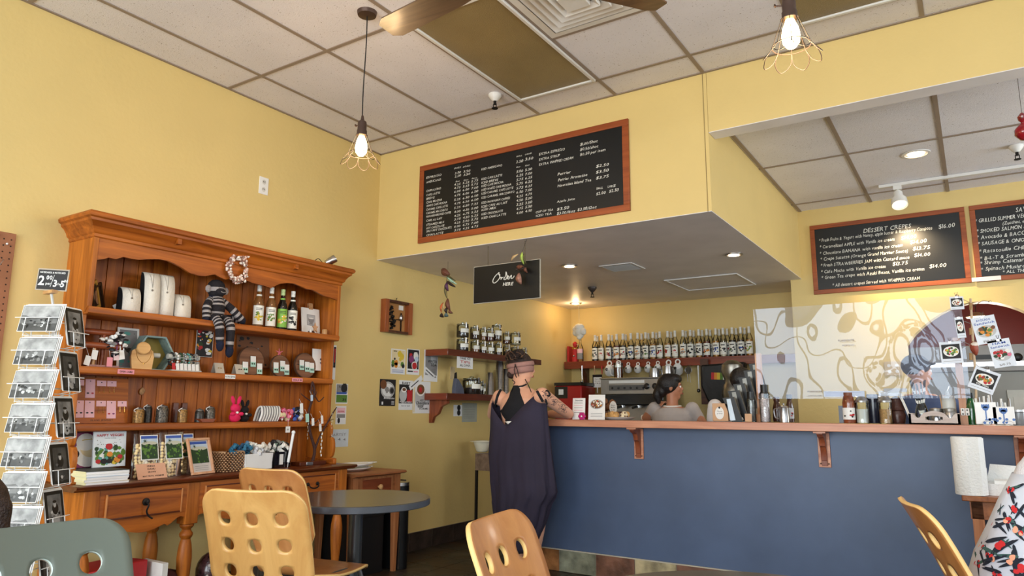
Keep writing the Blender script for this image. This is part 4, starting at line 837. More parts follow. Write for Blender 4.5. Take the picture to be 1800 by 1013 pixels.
# branch jewelry tree
o=thing('branch_jewelry_tree','dark branching twig on a wooden block hung with necklaces and white tags','jewelry stand',(.24,yy(546,.24,812),BT+.001)); tw=mat('twig bark',(70,42,36),.8,bump=.6,bs=80)
def tp(px,py,x=.24): v=B(px,py,'x',x); return (x-.24,v.y-o.location.y,v.z-o.location.z)
b=MB(); b.bx((-.045,-.13,0),(.045,.10,.024),WD); b.bx((.045,-.075,.002),(.048,-.02,.022),steel); b.o('block',o,bev=.003)
b=MB()
for pts,r0,r1 in (([(549,812),(553,790),(545,760),(542,730),(548,705),(553,690),(549,672),(547,688)],.011,.006),([(553,792),(562,768),(575,745),(586,725),(592,716)],.008,.003),([(548,710),(552,695),(560,706),(568,700),(569,698)],.005,.003),([(548,706),(541,702),(532,695),(529,692)],.005,.0025),([(552,695),(549,685),(546,688)],.004,.002),([(548,705),(555,694),(557,688)],.004,.002),([(545,750),(556,742),(567,732)],.005,.002),([(578,740),(587,737)],.003,.0015),([(550,700),(547,690),(546,686)],.006,.003),([(592,716),(577,740)],.003,.005)):
    P=bez([tp(*q) for q in pts],5); n=len(P); b.tube(P,[lerp(r0,r1,i/(n-1)) for i in range(n)],tw,7)
b.o('branches',o)
for px,py,m_,w_,h_ in ((530,718,wht,.026,.065),(540,735,mint,.028,.055),(550,742,wht,.022,.05),(566,738,wht,.02,.055),(563,752,wht,.02,.05),(548,700,art['q'],.02,.04)):
    b=MB(); v=tp(px,py,.275); F=FR((v[0],v[1],v[2]),(0,1,.12),(0,-.12,1)); b.fbox(F,-w_/2,w_/2,-h_/2,h_/2,0,.0012,m_); b.tube([F.p(0,h_/2,0),F.p(0,h_/2+.03,-.02)],.0008,wht,4); b.o('price_tag',o)
for px,py,ln in ((542,742,.13),(566,760,.17),(528,712,.11),(584,725,.24)):
    b=MB(); v=Vector(tp(px,py,.25))
    for k in range(int(ln/.008)): b.ball(tuple(v+Vector((.003*math.sin(k),.002*math.cos(k),-k*.008))),.0025 if px!=566 else .005,art['w'] if k%3 else gold,5)
    b.o('bead_strand',o)
# ---------------- under the dresser
o=thing('gift_box','red biscuit box with a scalloped white label lying under the dresser','box',(.30,yy(190,.3,1000),.0),R(12)); b=MB(); b.box((-.03,0,.19),(.22,.34,.385),art['r']); b.o('box',o,bev=.004); b=MB(); F=FR((.081,-.02,.27),(0,1,0),(0,0,1)); b.disk(F,0,0,.12,art['w'],.001,.11,22,.05); b.disk(F,.0,.0,.10,mat('pale grey print'),.0015,.09,22,.05)
for k in range(3): b.cyl(F.p(-.07+.04*k,-.05,.012),F.p(-.02+.04*k,.05,.012),.012,art['n'],8)
b.o('label',o)
b=MB(); b.box((.0,.20,.185),(.2,.03,.36),art['w']); c_=b.o('white_box'); c_.location=(.33,yy(190,.3,1000)+.03,0); tag(c_,'white box standing beside the red biscuit box under the dresser','box')
o=thing('decorative_orb','dark patterned ceramic gourd on the floor under the middle of the dresser','ornament',(.35,yy(372,.35,990),.0)); b=MB(); b.lathe([(0,0),(.06,.0),(.05,.1),(.06,.17)],(0,0,0),WD,14); b.ball((0,0,.26),(.085,.085,.105),mat('dark plum ceramic',(70,44,46),.25,var=.5,vs=40,coat=.5),16)
for k in range(14): a=random.uniform(-1.4,1.4); z=random.uniform(-.8,.8); b.ball((.085*math.cos(z)*math.cos(a),.085*math.cos(z)*math.sin(a),.26+.105*math.sin(z)),.009,mat('pearly inlay',(186,176,170),.3),6)
b.o('body',o); b=MB(); b.cyl((0,.04,.33),(0,.07,.37),.014,wht,8); b.o('spout',o)
b=MB(); b.ball((0,0,.155),(.1,.12,.155),mat('dark maroon cloth',(66,26,28),.8),12,jit=.05); c_=b.o('maroon_cushion'); c_.location=(.33,yy(292,.33,1012),0); tag(c_,'dark maroon cushion on the floor under the dresser','cushion')
# ================================================================ LEFT WALL: papers, frame, shelves with jars
random.seed(31)
def paper(px,pts_y,lab,w=None,name='wall_poster',cat='poster',grp=None,quad=None,x=.0015):
    pass
def wallposter(x0,y0,x1,y1,lab,base,draw,name='wall_poster',cat='poster',xw=.0008,rot=0,frame=None):
    """x0..x1,y0..y1 : photo pixels of the left/right and top/bottom edges, on the left wall"""
    c0=B(x0,(y0+y1)/2,'x',xw); c1=B(x1,(y0+y1)/2,'x',xw); zt=B((x0+x1)/2,y0,'x',xw).z; zb=B((x0+x1)/2,y1,'x',xw).z
    w,h=c1.y-c0.y,zt-zb; o=thing(name,lab,cat,(xw,(c0.y+c1.y)/2,zb)); o.rotation_euler=(rot,0,0)
    b=MB(); b.fbox(L0,-w/2,w/2,0,h,0,.0015,base); b.o('paper',o); b=MB(); draw(b,w,h); 
    if b.v: b.o('print',o)
    return o
def R_(b,w,h,a0,c0,a1,c1,m,c=.002): b.rect(L0,-w/2+a0*w,c0*h,-w/2+a1*w,c1*h,m,c)
def Dk(b,w,h,a,c,r,m,k=.0025,rb=None,j=.0): b.disk(L0,-w/2+a*w,c*h,r*w,m,k,(rb or r)*w,16,j)
def TX(b,w,h,a,c,t,s,m,wd,k=.003,bold=1,al='c',jit=0,sh=0): b.text(L0,-w/2+a*w,c*h,t,s*w,m,k,bold,jit,sh,wd*w,al)
wp=mat('poster white',(232,232,232),.5,var=.02); bk=art['k']
def p1(b,w,h):
    R_(b,w,h,.05,.27,.95,.96,art['c']); 
    for a,c,r,m_ in ((.35,.45,.14,'o'),(.35,.36,.13,'o'),(.6,.8,.16,'y'),(.75,.7,.14,'y'),(.65,.6,.1,'y'),(.15,.45,.12,'g'),(.12,.34,.1,'d'),(.8,.4,.12,'g'),(.85,.33,.1,'k'),(.25,.6,.06,'k'),(.55,.35,.08,'w')): Dk(b,w,h,a,c,r,art[m_],.0025+a*.0003,None,.15)
    TX(b,w,h,.28,.88,'NEW',.1,ink,.25); [R_(b,w,h,.1,.06+.05*k,.9,.075+.05*k,art['b']) for k in range(3)]
def p2(b,w,h):
    R_(b,w,h,.06,.22,.94,.97,art['k']); 
    for a,c,r,m_ in ((.35,.6,.2,'v'),(.3,.75,.12,'r'),(.2,.45,.12,'k'),(.7,.75,.2,'w'),(.75,.6,.15,'q'),(.6,.35,.24,'w')): Dk(b,w,h,a,c,r,art[m_],.0025+a*.0003,None,.12)
    Dk(b,w,h,.6,.35,.19,art['r'],.003,None,.1); R_(b,w,h,.08,.1,.5,.15,ink); R_(b,w,h,.55,.1,.9,.14,art['p'])
def p3(b,w,h):
    R_(b,w,h,.1,.2,.95,.95,art['s']); Dk(b,w,h,.7,.8,.24,art['q'],.0023,.1); R_(b,w,h,.48,.55,.92,.8,mat('pale grey print'),.0024)
    TX(b,w,h,.6,.60,'WINTER',.17,ink,.66,.003); TX(b,w,h,.68,.49,'TEA',.2,ink,.42,.003); TX(b,w,h,.78,.12,'4.25',.12,ink,.25)
    for k in range(4): R_(b,w,h,.55,.38-.05*k,.85,.39-.05*k,ink)
def p4(b,w,h):
    Dk(b,w,h,.5,.6,.44,mat('pale grey print'),.002,.36); Dk(b,w,h,.5,.6,.36,wp,.0022,.28); Dk(b,w,h,.22,.8,.2,art['n'],.0024); Dk(b,w,h,.75,.58,.17,art['s'],.0024); Dk(b,w,h,.76,.58,.12,art['k'],.0026); Dk(b,w,h,.45,.6,.13,art['s'],.0025,None,.2)
    TX(b,w,h,.6,.26,'Mochaccino',.12,wp,.66); R_(b,w,h,.14,.05,.24,.16,wp); [R_(b,w,h,.75,.06+.05*k,.93,.08+.05*k,wp) for k in range(3)]
def p5(b,w,h):
    R_(b,w,h,.0,.22,1,.86,art['k']); TX(b,w,h,.5,.87,'BABY',.16,ink,.6); Dk(b,w,h,.3,.5,.27,mat('pale grey print'),.0024,.33); Dk(b,w,h,.35,.68,.2,art['w'],.0026,.13); Dk(b,w,h,.36,.69,.13,art['n'],.0027,.08); R_(b,w,h,.58,.26,.97,.68,art['r'],.0024)
    TX(b,w,h,.5,.24,'Peppermint',.14,wp,.85,.003); TX(b,w,h,.5,.12,'hot or iced',.1,ink,.6,bold=0)
def p6(b,w,h):
    R_(b,w,h,.03,.03,.1,.97,art['c']); Dk(b,w,h,.42,.5,.33,mat('pale grey print'),.0022,.42); Dk(b,w,h,.42,.74,.27,art['w'],.0024,.24); Dk(b,w,h,.42,.75,.22,art['n'],.0026,.19); Dk(b,w,h,.4,.74,.1,art['r'],.0027,None,.2)
    TX(b,w,h,.5,.38,'HOT',.1,ink,.2); TX(b,w,h,.55,.28,'Chocolate',.16,ink,.75); TX(b,w,h,.45,.19,'ROCK',.12,ink,.3); TX(b,w,h,.62,.12,'& CARAMEL',.09,ink,.5)
wallposter(687,614,712,658,'poster of a yellow drink and orange fruit, upper left of the wall group',wp,p1)
wallposter(715,614,737,659,'poster of a dark bottle and red bowl, upper middle of the wall group',wp,p2)
wallposter(745,616,769,671,'grey poster reading WINTER TEA on the left wall, upper right of the group',wp,p3)
wallposter(667,667,695,714,'black poster of a white coffee plate, lower left of the wall group',bk,p4)
wallposter(701,669,725,721,'poster with a white cup and a red box, lower middle of the wall group',wp,p5)
wallposter(726,671,756,727,'tall white poster of a hot chocolate cup, lower right of the wall group',wp,p6)
wallposter(720,668,745,677,'narrow slanted paper slip taped between two posters',wp,lambda b,w,h:R_(b,w,h,.1,.4,.7,.6,ink),name='paper_slip',cat='paper',rot=R(32),xw=.003)
wallposter(744,651,763,660,'narrow slanted price slip taped over the grey WINTER TEA poster',wp,lambda b,w,h:R_(b,w,h,.1,.4,.9,.6,ink),name='paper_slip',cat='paper',rot=R(-28),xw=.004)
def pa(b,w,h): R_(b,w,h,.05,.55,.95,.97,art['s']); Dk(b,w,h,.68,.78,.25,art['k'],.0025,.3,.1); R_(b,w,h,.05,.48,.9,.58,art['b'],.0026); R_(b,w,h,.05,.06,.95,.44,art['g'],.0025); TX(b,w,h,.3,.8,'A',.2,ink,.14); TX(b,w,h,.7,.15,'31',.2,ink,.3)
def pb(b,w,h): R_(b,w,h,.1,.6,.9,.9,mat('pink card')); R_(b,w,h,.1,.35,.9,.55,art['s']); Dk(b,w,h,.3,.2,.12,art['k'],.0026,.2); TX(b,w,h,.5,.66,'ALOHA',.16,art['r'],.6)
wallposter(590,675,611,710,'small flyer with a green lower half on the wall right of the dresser',wp,pa,name='wall_flyer')
wallposter(590,714,608,746,'small pink and grey flyer on the wall under the green flyer',wp,pb,name='wall_flyer')
wallposter(580,755,612,786,'white handwritten sheet on the wall beside the dresser foot',mat('sheet bluish',(206,214,220),.6),lambda b,w,h:[TX(b,w,h,.5,.62-.28*k,t,.16,art['s'],.7,bold=0,jit=.1) for k,t in enumerate(('ARTSY','2 4 4'))],name='wall_flyer')
wallposter(585,607,590,668,'dark red narrow poster half hidden behind the dresser side',wp,lambda b,w,h:(R_(b,w,h,.1,.35,.9,.95,art['k']),R_(b,w,h,.3,.5,.7,.9,art['r'],.0026)),name='wall_poster')
# outlet, pegboard
o=thing('wall_outlet','white electrical outlet high on the left wall above the dresser','outlet',tuple(B(463,327,'x',0))); b=MB(); b.fbox(L0,-.038,.038,-.062,.062,0,.006,wht); b.o('cover_plate',o,bev=.002)
b=MB(); [b.disk(L0,0,z,.016,mat('socket ivory',(214,210,200),.4),.0065,.018) for z in (-.027,.027)]; [b.fbox(L0,a-.002,a+.002,z-.004,z+.008,.006,.0072,ink) for z in(-.027,.027) for a in(-.006,.006)]; b.o('sockets',o)
pgm=mat('brown pegboard',(158,104,72),.7,var=.08); o=thing('pegboard','brown pegboard panel full of holes on the left wall at the photo edge','pegboard',(0,-2.64,1.0)); b=MB(); b.fbox(L0,-.9,0,0,1.045,.004,.022,pgm); b.o('panel',o,bev=.002)
b=MB(); hm=mat('peg hole',(50,32,24),.9,var=0); [b.disk(L0,-.02-.033*i,.02+.033*k,.0042,hm,.0226,None,7) for i in range(6) for k in range(31)]; b.o('holes',o)
b=MB(); b.tube(bez([(.023,-.05,.9),(.05,-.055,.895),(.055,-.085,.84),(.05,-.12,.80)],5),.0016,steel,5); b.ball((.03,-.095,1.02),.012,wht,8); b.ball((.03,-.04,.985),.006,wht,6); b.o('peg_hook',o)
# shadow frame with tools
o=thing('shadow_box_frame','wooden shadow box frame with dark metal pieces hanging on the left wall','picture frame',(0,.24,1.80)); b=MB(); w,h=.17,.275
fm=wood('frame red wood',(130,66,34),(172,96,52),'z',.45)
b.fbox(L0,-w,-w+.045,0,h,0,.055,fm); b.fbox(L0,w-.05,w,0,h,0,.055,fm); b.fbox(L0,-w+.045,w-.05,h-.02,h,0,.055,dkw); b.fbox(L0,-w+.045,w-.05,0,.02,0,.055,dkw); b.o('frame',o,bev=.002)
b=MB(); b.fbox(L0,-w+.04,w-.045,.01,h-.01,0,.01,mat('tan board',(176,124,70),.7)); b.o('backing',o)
b=MB()
for k in range(14): b.box((.022,-.05+random.gauss(0,.02),.04+k*.014),(.012,random.uniform(.02,.06),random.uniform(.008,.02)),random.choice([iron,black,iron]),rot=(random.uniform(-.6,.6),0,0))
b.box((.02,.06,.10),(.01,.006,.16),iron); b.box((.02,.04,.12),(.01,.08,.006),iron); b.ball((.024,.06,.14),(.01,.02,.03),steel,8); b.box((.016,.06,.225),(.008,.05,.04),wht); b.o('metal_pieces',o)
b=MB(); b.tube(bez([(.004,.0,h),(.02,-.005,h+.02),(.012,.01,h+.03)],5),.003,iron,6); b.o('hook',o)
# wall shelves of the bar on the left wall
SW=wood('dark red shelf wood',(74,30,18),(112,48,28),'y',.35,1,.4); SE=wood('red shelf edge',(104,44,24),(140,64,38),'x',.35,1,.4)
ya=.66
for z,nm in ((1.695,'upper'),(1.31,'lower')):
    o=thing('wall_shelf','%s dark red wooden shelf on the left wall %s'%(nm,'holding glass storage jars' if nm=='upper' else 'holding a tea jar and steel cups'),'shelf',(0,ya,z-.055)); b=MB(); b.bx((0,0,0),(.25,1.6 if nm=='upper' else 1.35,.055),SW); b.bx((.245,-.002,-.001),(.252,1.4,.056),SW); b.bx((0,-.003,-.001),(.25,.002,.056),SE); b.o('board',o,bev=.003)
    if nm=='lower':
        b=MB(); F=FR((0,.07,0),(1,0,0),(0,0,1),(0,1,0)); b.prism(F,[(0,0),(.2,0),(.2,-.03),(.13,-.06),(.10,-.12),(.05,-.15),(.03,-.2),(0,-.2)],0,.035,CB); b.o('bracket',o)
glj=glass('jar glass',(246,250,248),.03,.03)
def jar_mesh(r,h,fill,fh,lid):
    o=thing('t','t','t'); b=MB(); b.lathe([(0,0),(r*.95,0),(r,.008),(r,h*.82),(r*.86,h*.9),(r*.86,h*.93)],(0,0,0),glj,18); b.o('glass',o)
    b=MB(); b.lathe([(0,.004),(r*.93,.004),(r*.93,h*fh),(0,h*fh+.004)],(0,0,0),fill,14); b.o('contents',o)
    b=MB(); b.lathe([(r*.95,h*.91),(r*.97,h*.93),(r*.97,h*.96),(r*.6,h*.99),(r*.25,h),(r*.22,h+.012),(0,h+.016)],(0,0,0),lid,16); b.tube([(r*.98*math.cos(2*PI*k/18),r*.98*math.sin(2*PI*k/18),h*.88) for k in range(18)],.0022,steel,5,True); b.box((r*1.0,0,h*.86),(.006,.014,.05),steel); b.o('lid',o)
    b=MB(); curved_label(b,r+.001,h*.34,h*.62,lab_w,-.9,.9); b.o('paper_label',o); return o
fills=[mat('black tea',(40,26,20),.9,bump=.5,bs=200),mat('brown sugar',(150,96,58),.9),mat('red tea',(104,40,30),.9),mat('cocoa',(84,54,38),.9),mat('pale powder',(204,190,160),.9)]
lidg=glass('lid glass',(240,246,246),.04,.12)
J=[]
for px,row,r,h,f,fh in ((812,0,.056,.125,0,.6),(834,0,.044,.12,1,.4),(848,0,.036,.12,3,.45),(860,0,.045,.12,4,.2),(875,0,.04,.13,3,.3),(890,0,.04,.12,0,.5),(905,0,.046,.12,2,.4),(920,0,.036,.115,3,.5),
    (812,1,.057,.13,0,.45),(833,1,.043,.12,3,.5),(848,1,.034,.12,1,.5),(859,1,.046,.125,2,.6),(872,1,.052,.165,3,.4),(889,1,.038,.115,2,.3),(905,1,.056,.13,4,.15)):
    o=jar_mesh(r,h,fills[f],fh,lidg); y=B(px,610,'x',.12).y; z=1.695 if row==0 else 1.695+(.136 if px!=872 else .149)
    o.location=(.125,y,z); o.rotation_euler=(0,0,R(-20)); o.name='storage_jar'; J.append((px,row,o))
    pos={812:'leftmost',834:'second from left',833:'second from left',848:'third from left',860:'fourth from left',859:'fourth from left',875:'fifth from left',872:'tall fifth',890:'sixth from left',889:'sixth from left',905:'seventh from left',920:'rightmost'}[px]
    tag(o,'%s clip top glass jar of the %s row on the upper wall shelf'%(pos,'lower' if row==0 else 'upper'),'jar','clip top jars on the upper wall shelf')
o=jar_mesh(.085,.155,fills[0],.4,lidg); o.location=(.13,B(829,665,'x',.13).y,1.31); o.name='storage_jar'; tag(o,'wide glass jar of dark tea with a white label on the lower wall shelf','jar')
o=jar_mesh(.04,.13,fills[0],.6,lidg); o.location=(.12,B(843,672,'x',.12).y,1.31); o.name='storage_jar'; tag(o,'narrow dark glass jar right of the wide tea jar on the lower wall shelf','jar')
o=jar_mesh(.02,.10,fills[3],.1,lidg); o.location=(.16,B(850,690,'x',.16).y,1.31); o.name='storage_jar'; tag(o,'very small clear jar between the tea jars and the steel cups','jar')
# stacks of steel cups
def cupstack(px,n,lab,x=.13,r=.04):
    y=B(px,690,'x',x).y
    for k in range(n):
        b=MB(); h=.11; b.lathe([(r*.68,h),(r*.72,h-.002),(r,.004),(r*1.04,0),(r*.98,0),(r*.66,h-.006),(0,h-.006)],(0,0,0),steel,14); b.lathe([(0,h-.001),(r*.7,h-.001)],(0,0,0),steel,14)
        c=b.o('steel_cup'); c.location=(x,y,1.311+k*.026); tag(c,('lowest' if k==0 else 'topmost' if k==n-1 else ORD[k])+' steel cup%s of the '%('' if k in(0,n-1) else ' from the bottom')+lab,'cup','steel cups of the '+lab)
cupstack(861,5,'short stack on the lower wall shelf',.16)
cupstack(878,11,'tallest stack on the lower wall shelf',.15)
cupstack(888,7,'medium stack on the lower wall shelf',.13)
# flyer under the shelf, cloth, clip, lower notes
o=wallposter(803,626,831,648,'small handwritten card hanging under the upper wall shelf',wp,lambda b,w,h:[TX(b,w,h,.5,.7-.28*k,t,.13,[ink,art['r'],ink][k],.65,bold=0,jit=.12) for k,t in enumerate(('THANK YOU','TIPS','ALOHA'))],name='hand_card',cat='sign',xw=.235)
o=wallposter(797,712,812,732,'white switch note on the wall under the lower wall shelf',wp,lambda b,w,h:(Dk(b,w,h,.6,.3,.2,black,.003),Dk(b,w,h,.6,.75,.2,black,.003)),name='wall_note',cat='note')
o=wallposter(812,709,838,742,'clear sleeve with a printed list on the wall under the lower wall shelf',mat('sleeve grey',(170,172,158),.4),lambda b,w,h:[R_(b,w,h,.1,.2+.09*k,.85,.22+.09*k,art['s']) for k in range(8)],name='wall_note',cat='note')
o=thing('wall_outlet','beige electrical outlet on the wall between the two bar shelves','outlet',tuple(B(795,656,'x',0))); b=MB(); b.fbox(L0,-.035,.035,-.058,.058,0,.006,mat('beige plate',(206,182,140),.4)); b.o('cover_plate',o)
o=thing('grey_cloth','grey blue folded cloth draped on the end of the lower wall shelf','cloth',(.13,B(800,690,'x',.13).y,1.31)); b=MB(); cl=mat('grey cloth',(84,88,104),.9,bump=.4,bs=40)
b.prism(FR((.0,0,0),(0,1,0),(0,0,1)),[(-.05,0),(.09,0),(.07,.06),(.03,.10),(.0,.13),(-.03,.14),(-.05,.05)],0,.04,cl); b.prism(FR((-.03,0,0),(0,1,0),(0,0,1)),[(.0,.05),(.06,.1),(.05,.2),(.02,.19)],0,.01,black); b.o('cloth',o,bev=.006)
# hanging leaf ornaments below the bulkhead
def leaf(b,p,q,w,m,n=8,bend=.02,nrm=(0,-1,0)):
    p,q=Vector(p),Vector(q); d=(q-p); s=d.cross(Vector(nrm)).normalized(); vs=[]
    for k in range(n+1):
        t=k/n; c=p+d*t+Vector(nrm)*bend*math.sin(PI*t)*1.; ww=w*math.sin(PI*(t*.92+.04))**.8; vs+=[c-s*ww,c+Vector(nrm)*ww*.5,c+s*ww]
    b.add(vs,[(3*i+j,3*i+j+1,3*i+j+4,3*i+j+3) for i in range(n) for j in (0,1)],m)
lc={k:mat('dried leaf '+k,c,.6,var=.25,vs=40) for k,c in (('brown',(126,78,60)),('olive',(98,92,56)),('lime',(180,206,96)),('plum',(96,56,88)),('cream',(214,180,130)),('orange',(214,104,58)),('mint',(178,214,190)),('dark',(60,44,40)),('teal',(90,112,112)))}
o=thing('leaf_ornament','long hanging ornament of dried multicoloured leaves under the bulkhead near the left wall','ornament',tuple(B(786,520,'y',.35)))
def lp(px,py): v=B(px,py,'y',.35)-o.location; return tuple(v)
for (a,c,w,k) in (((776,474),(791,484),.03,'brown'),((785,482),(801,494),.008,'olive'),((786,487),(803,500),.012,'mint'),((786,494),(801,505),.012,'dark'),((786,496),(788,512),.02,'plum'),((784,498),(785,524),.008,'olive'),((787,525),(791,546),.024,'brown'),((779,532),(776,550),.010,'orange'),((780,532),(783,549),.009,'cream'),((776,551),(780,558),.018,'dark'),((783,552),(788,556),.018,'teal'),((789,546),(796,551),.014,'brown'),((786,540),(786,552),.014,'dark')):
    b=MB(); leaf(b,lp(*a),lp(*c),w,lc[k]); b.o('leaf',o,solid=.0015)
b=MB(); b.tube([lp(787,478),(lp(787,478)[0],lp(787,478)[1],SOF-o.location.z)],.0012,iron,4); b.tube([lp(*q) for q in((787,480),(784,500),(786,526),(786,548))],.003,lc['olive'],5); b.o('string',o)
o=thing('leaf_ornament','smaller leaf ornament with a lime leaf hanging in front of the Order HERE sign','ornament',tuple(B(918,470,'y',.0)))
def lp(px,py): v=B(px,py,'y',.0)-o.location; return tuple(v)
for (a,c,w,k) in (((899,459),(911,447),.010,'cream'),((918,443),(921,465),.013,'lime'),((921,446),(925,464),.008,'olive'),((908,469),(924,472),.016,'brown'),((913,476),(926,471),.014,'dark'),((924,470),(927,480),.012,'brown'),((912,480),(916,500),.024,'cream'),((907,477),(914,472),.012,'dark')):
    b=MB(); leaf(b,lp(*a),lp(*c),w,lc[k] if not(k=='cream' and a[1]>470) else mat('leaf rosy',(170,122,104),.6,var=.2,vs=40)); b.o('leaf',o,solid=.0015)
b=MB(); t_=lp(922,425); b.tube([(t_[0],.03,SOF-o.location.z),lp(917,445),lp(916,480)],.0015,iron,4); b.o('string',o)
# ================================================================ BACK WALL: bottle shelf, hanging cups, tools
Z3=1.735; YS=3.2
o=thing('bottle_shelf','long dark red wooden shelf full of syrup bottles on the bar back wall','shelf',(0.02,YS,Z3-.085)); b=MB(); RW=wood('red brown shelf',(104,40,22),(142,62,36),'x',.35,1,.4)
b.bx((0,.0,.055),(2.68,.2,.085),RW); b.bx((0,-.02,0),(2.68,.0,.086),RW); b.o('board',o,bev=.003)
for x in (.22,2.05):
    b=MB(); F=FR((x,.195,0),(0,-1,0),(0,0,1)); b.prism(F,[(0,.054),(.15,.054),(.14,.0),(.07,-.06),(.04,-.2),(.03,-.32),(0,-.32)],0,.05,dkw); b.o('bracket',o)
clr=mat('clear syrup bottle',(196,188,160),.08,coat=.6,var=0)
bkind={'w':glass('bottle glass',(255,255,253),.03,.02),'a':mat('amber bottle',(176,116,44),.1,coat=.7,var=0),'d':mat('dark bottle',(24,18,18),.1,coat=.8,var=0),'r':mat('rose bottle',(150,60,50),.1,coat=.7,var=0)}
syr={'w':mat('pale syrup fill',(206,196,170),.2,var=0),'a':mat('amber syrup fill',(190,130,50),.2,var=0),'d':mat('dark syrup fill',(26,18,18),.2,var=0),'r':mat('red syrup fill',(110,40,34),.2,var=0)}
def syrup(kind,art_s):
    o=thing('t','t','t'); r,h=.036,.30; b=MB(); bottle_body(b,r,h,bkind['w'] if kind in 'wd' else bkind['w']); b.o('glass_bottle',o)
    b=MB(); b.lathe([(0,.004),(r*.93,.004),(r*.93,h*(.56 if kind!='w' else .5)),(0,h*(.56 if kind!='w' else .5)+.003)],(0,0,0),syr[kind],14); b.o('syrup',o)
    b=MB(); b.lathe([(.0145,h-.04),(.015,h+.004),(0,h+.006)],(0,0,0),capw,12); b.o('cap',o)
    b=MB(); curved_label(b,r+.0006,.022,.15,lab_w); curved_label(b,r*.42,.235,.262,lab_w,-3.1,3.1,14); spots(b,r+.0012,.05,.10,A(art_s),12,.010); curved_label(b,r+.0011,.118,.128,ink,-.6,.6); b.o('paper_label',o); return o
protos=[syrup(k,a) for k,a in (('d','skg'),('w','rrw'),('d','rk'),('r','rko'),('d','krp'),('d','kkb'),('w','os'),('w','kg'),('a','kb'),('w','rk'),('a','gy'),('w','kk'),('r','rk'),('w','kk'),('a','nr'),('w','g'),('a','kk'),('w','s'))]
xs=[1046,1057,1070,1084,1095,1109,1121,1135,1148,1160,1174,1187,1201,1214,1229,1243,1259,1272,1288,1303,1318]
back=[1050,1076,1100,1128,1140,1154,1180,1206,1220,1235,1249,1265,1279,1295,1310]
names=['leftmost','second','third','fourth','fifth','sixth','seventh','eighth','ninth','tenth','eleventh','twelfth','thirteenth','fourteenth','fifteenth','sixteenth','seventeenth','eighteenth','nineteenth','twentieth','last']
used=set()
def place_bottle(i,px,y,lab,front):
    k=(i*5+(0 if front else 3))%len(protos) if i>8 or not front else i
    p=protos[k]; x=B(px,612,'y',y).x
    if k in used: o=dup(p,(x,y,Z3+.001),R(-90+random.uniform(-8,8)))
    else: o=p; o.location=(x,y,Z3+.001); o.rotation_euler=(0,0,R(-90)); used.add(k)
    o.name='syrup_bottle'; tag(o,lab,'bottle','syrup bottles on the bar back shelf')
    for ch in o.children: ch.name=ch.name.split('.')[0]
for i,px in enumerate(xs):
    place_bottle(i,px,YS+.055,'%s syrup bottle from the left in the front row on the back shelf'%names[i] if 0<i<20 else '%s syrup bottle of the front row on the back shelf'%['leftmost',0,'rightmost'][i//10],True)
for i,px in enumerate(back):
    place_bottle(i,px,YS+.145,'half hidden syrup bottle, %s from the left in the rear row of the back shelf'%ORD[i],False)
for k,p in enumerate(protos):
    if k not in used:
        for c in list(p.children): bpy.data.objects.remove(c)
        bpy.data.objects.remove(p)
# red grinder-like items at shelf left
o=thing('pepper_mill','red and brass figurine bottle at the left end of the back shelf','ornament',(B(1011,615,'y',3.26).x,3.26,Z3)); b=MB(); b.lathe([(0,0),(.04,0),(.042,.05),(.03,.07),(.034,.12),(.04,.15),(.02,.18),(.028,.20),(.03,.22),(.012,.24),(0,.245)],(0,0,0),art['r'],14); b.o('body',o); b=MB(); b.lathe([(.04,.152),(.042,.165),(.03,.175),(.02,.18)],(0,0,0),gold,14); b.tube([(.03,-.02,.21),(.06,-.02,.2),(.06,-.02,.15)],.004,steel,6); b.ball((.0,-.036,.07),.012,steel,8); b.o('brass_trim',o)
b=MB(); b.bx((-.012,-.05,0),(.012,.05,.19),art['r']); c_=b.o('red_tin'); c_.location=(B(1002,615,'y',3.3).x,3.3,Z3); tag(c_,'narrow dark red tin at the far left end of the back shelf','tin')
o=thing('spirit_bottle','round bottle with a pink and grey label beside the red figurine on the back shelf','bottle',(B(1020,620,'y',3.25).x,3.25,Z3),R(-90)); b=MB(); bottle_body(b,.038,.27,bkind['w']); b.o('glass_bottle',o); b=MB(); curved_label(b,.039,.03,.15,art['s']); curved_label(b,.0396,.10,.15,mat('pink card')); b.o('paper_label',o)
# cups hanging on hooks below the shelf
cupw=mat('white cup',(238,236,232),.2,coat=.3,var=0)
def hcup(s,lab,px,py):
    o=thing('hanging_cup',lab,'cup',tuple(B(px,py,'y',YS-.085)),0,'white cups hanging under the back shelf'); b=MB(); r=.034*s
    q=Euler((0,0,0)).to_matrix(); b.lathe([(r*1.0,-.024*s),(r*1.02,-.026*s),(r*.95,.0),(r*.6,.028*s),(r*.3,.032*s),(0,.032*s)],(0,0,0),cupw,16,rot=(R(62),0,R(20)))
    b.lathe([(0,-.02*s),(r*.96,-.02*s)],(0,0,0),cupw,16,rot=(R(62),0,R(20)),cap=False); b.o('body',o)
    b=MB(); b.tube([(.006+.014*s*math.cos(a),-.004,.04*s+.014*s*math.sin(a)) for a in [2*PI*k/12 for k in range(12)]],.0045*s,cupw,6,True); b.o('handle',o)
    b=MB(); b.disk(FR((0,-.034*s,0),(1,0,0),(0,0,1)),-.005,0,.009*s,ink,0); b.o('logo_mark',o); b=MB(); b.tube([(.006,0,.05*s),(.006,.0,.058*s),(.006,.066,.058*s)],.002,gold,5); b.o('hook',o)
for i,(px,py,s) in enumerate(((1071,650,1.75),(1087,649,1.7),(1104,648,1.2),(1121,648,1.2),(1139,647,1.2),(1156,646,1.2),(1175,649,1.75),(1191,648,1.75))):
    hcup(s,'%s white cup hanging under the back shelf'%['leftmost large','second large','third, small','fourth, small','fifth, small','sixth, small','seventh, large','rightmost large'][i],px,py)
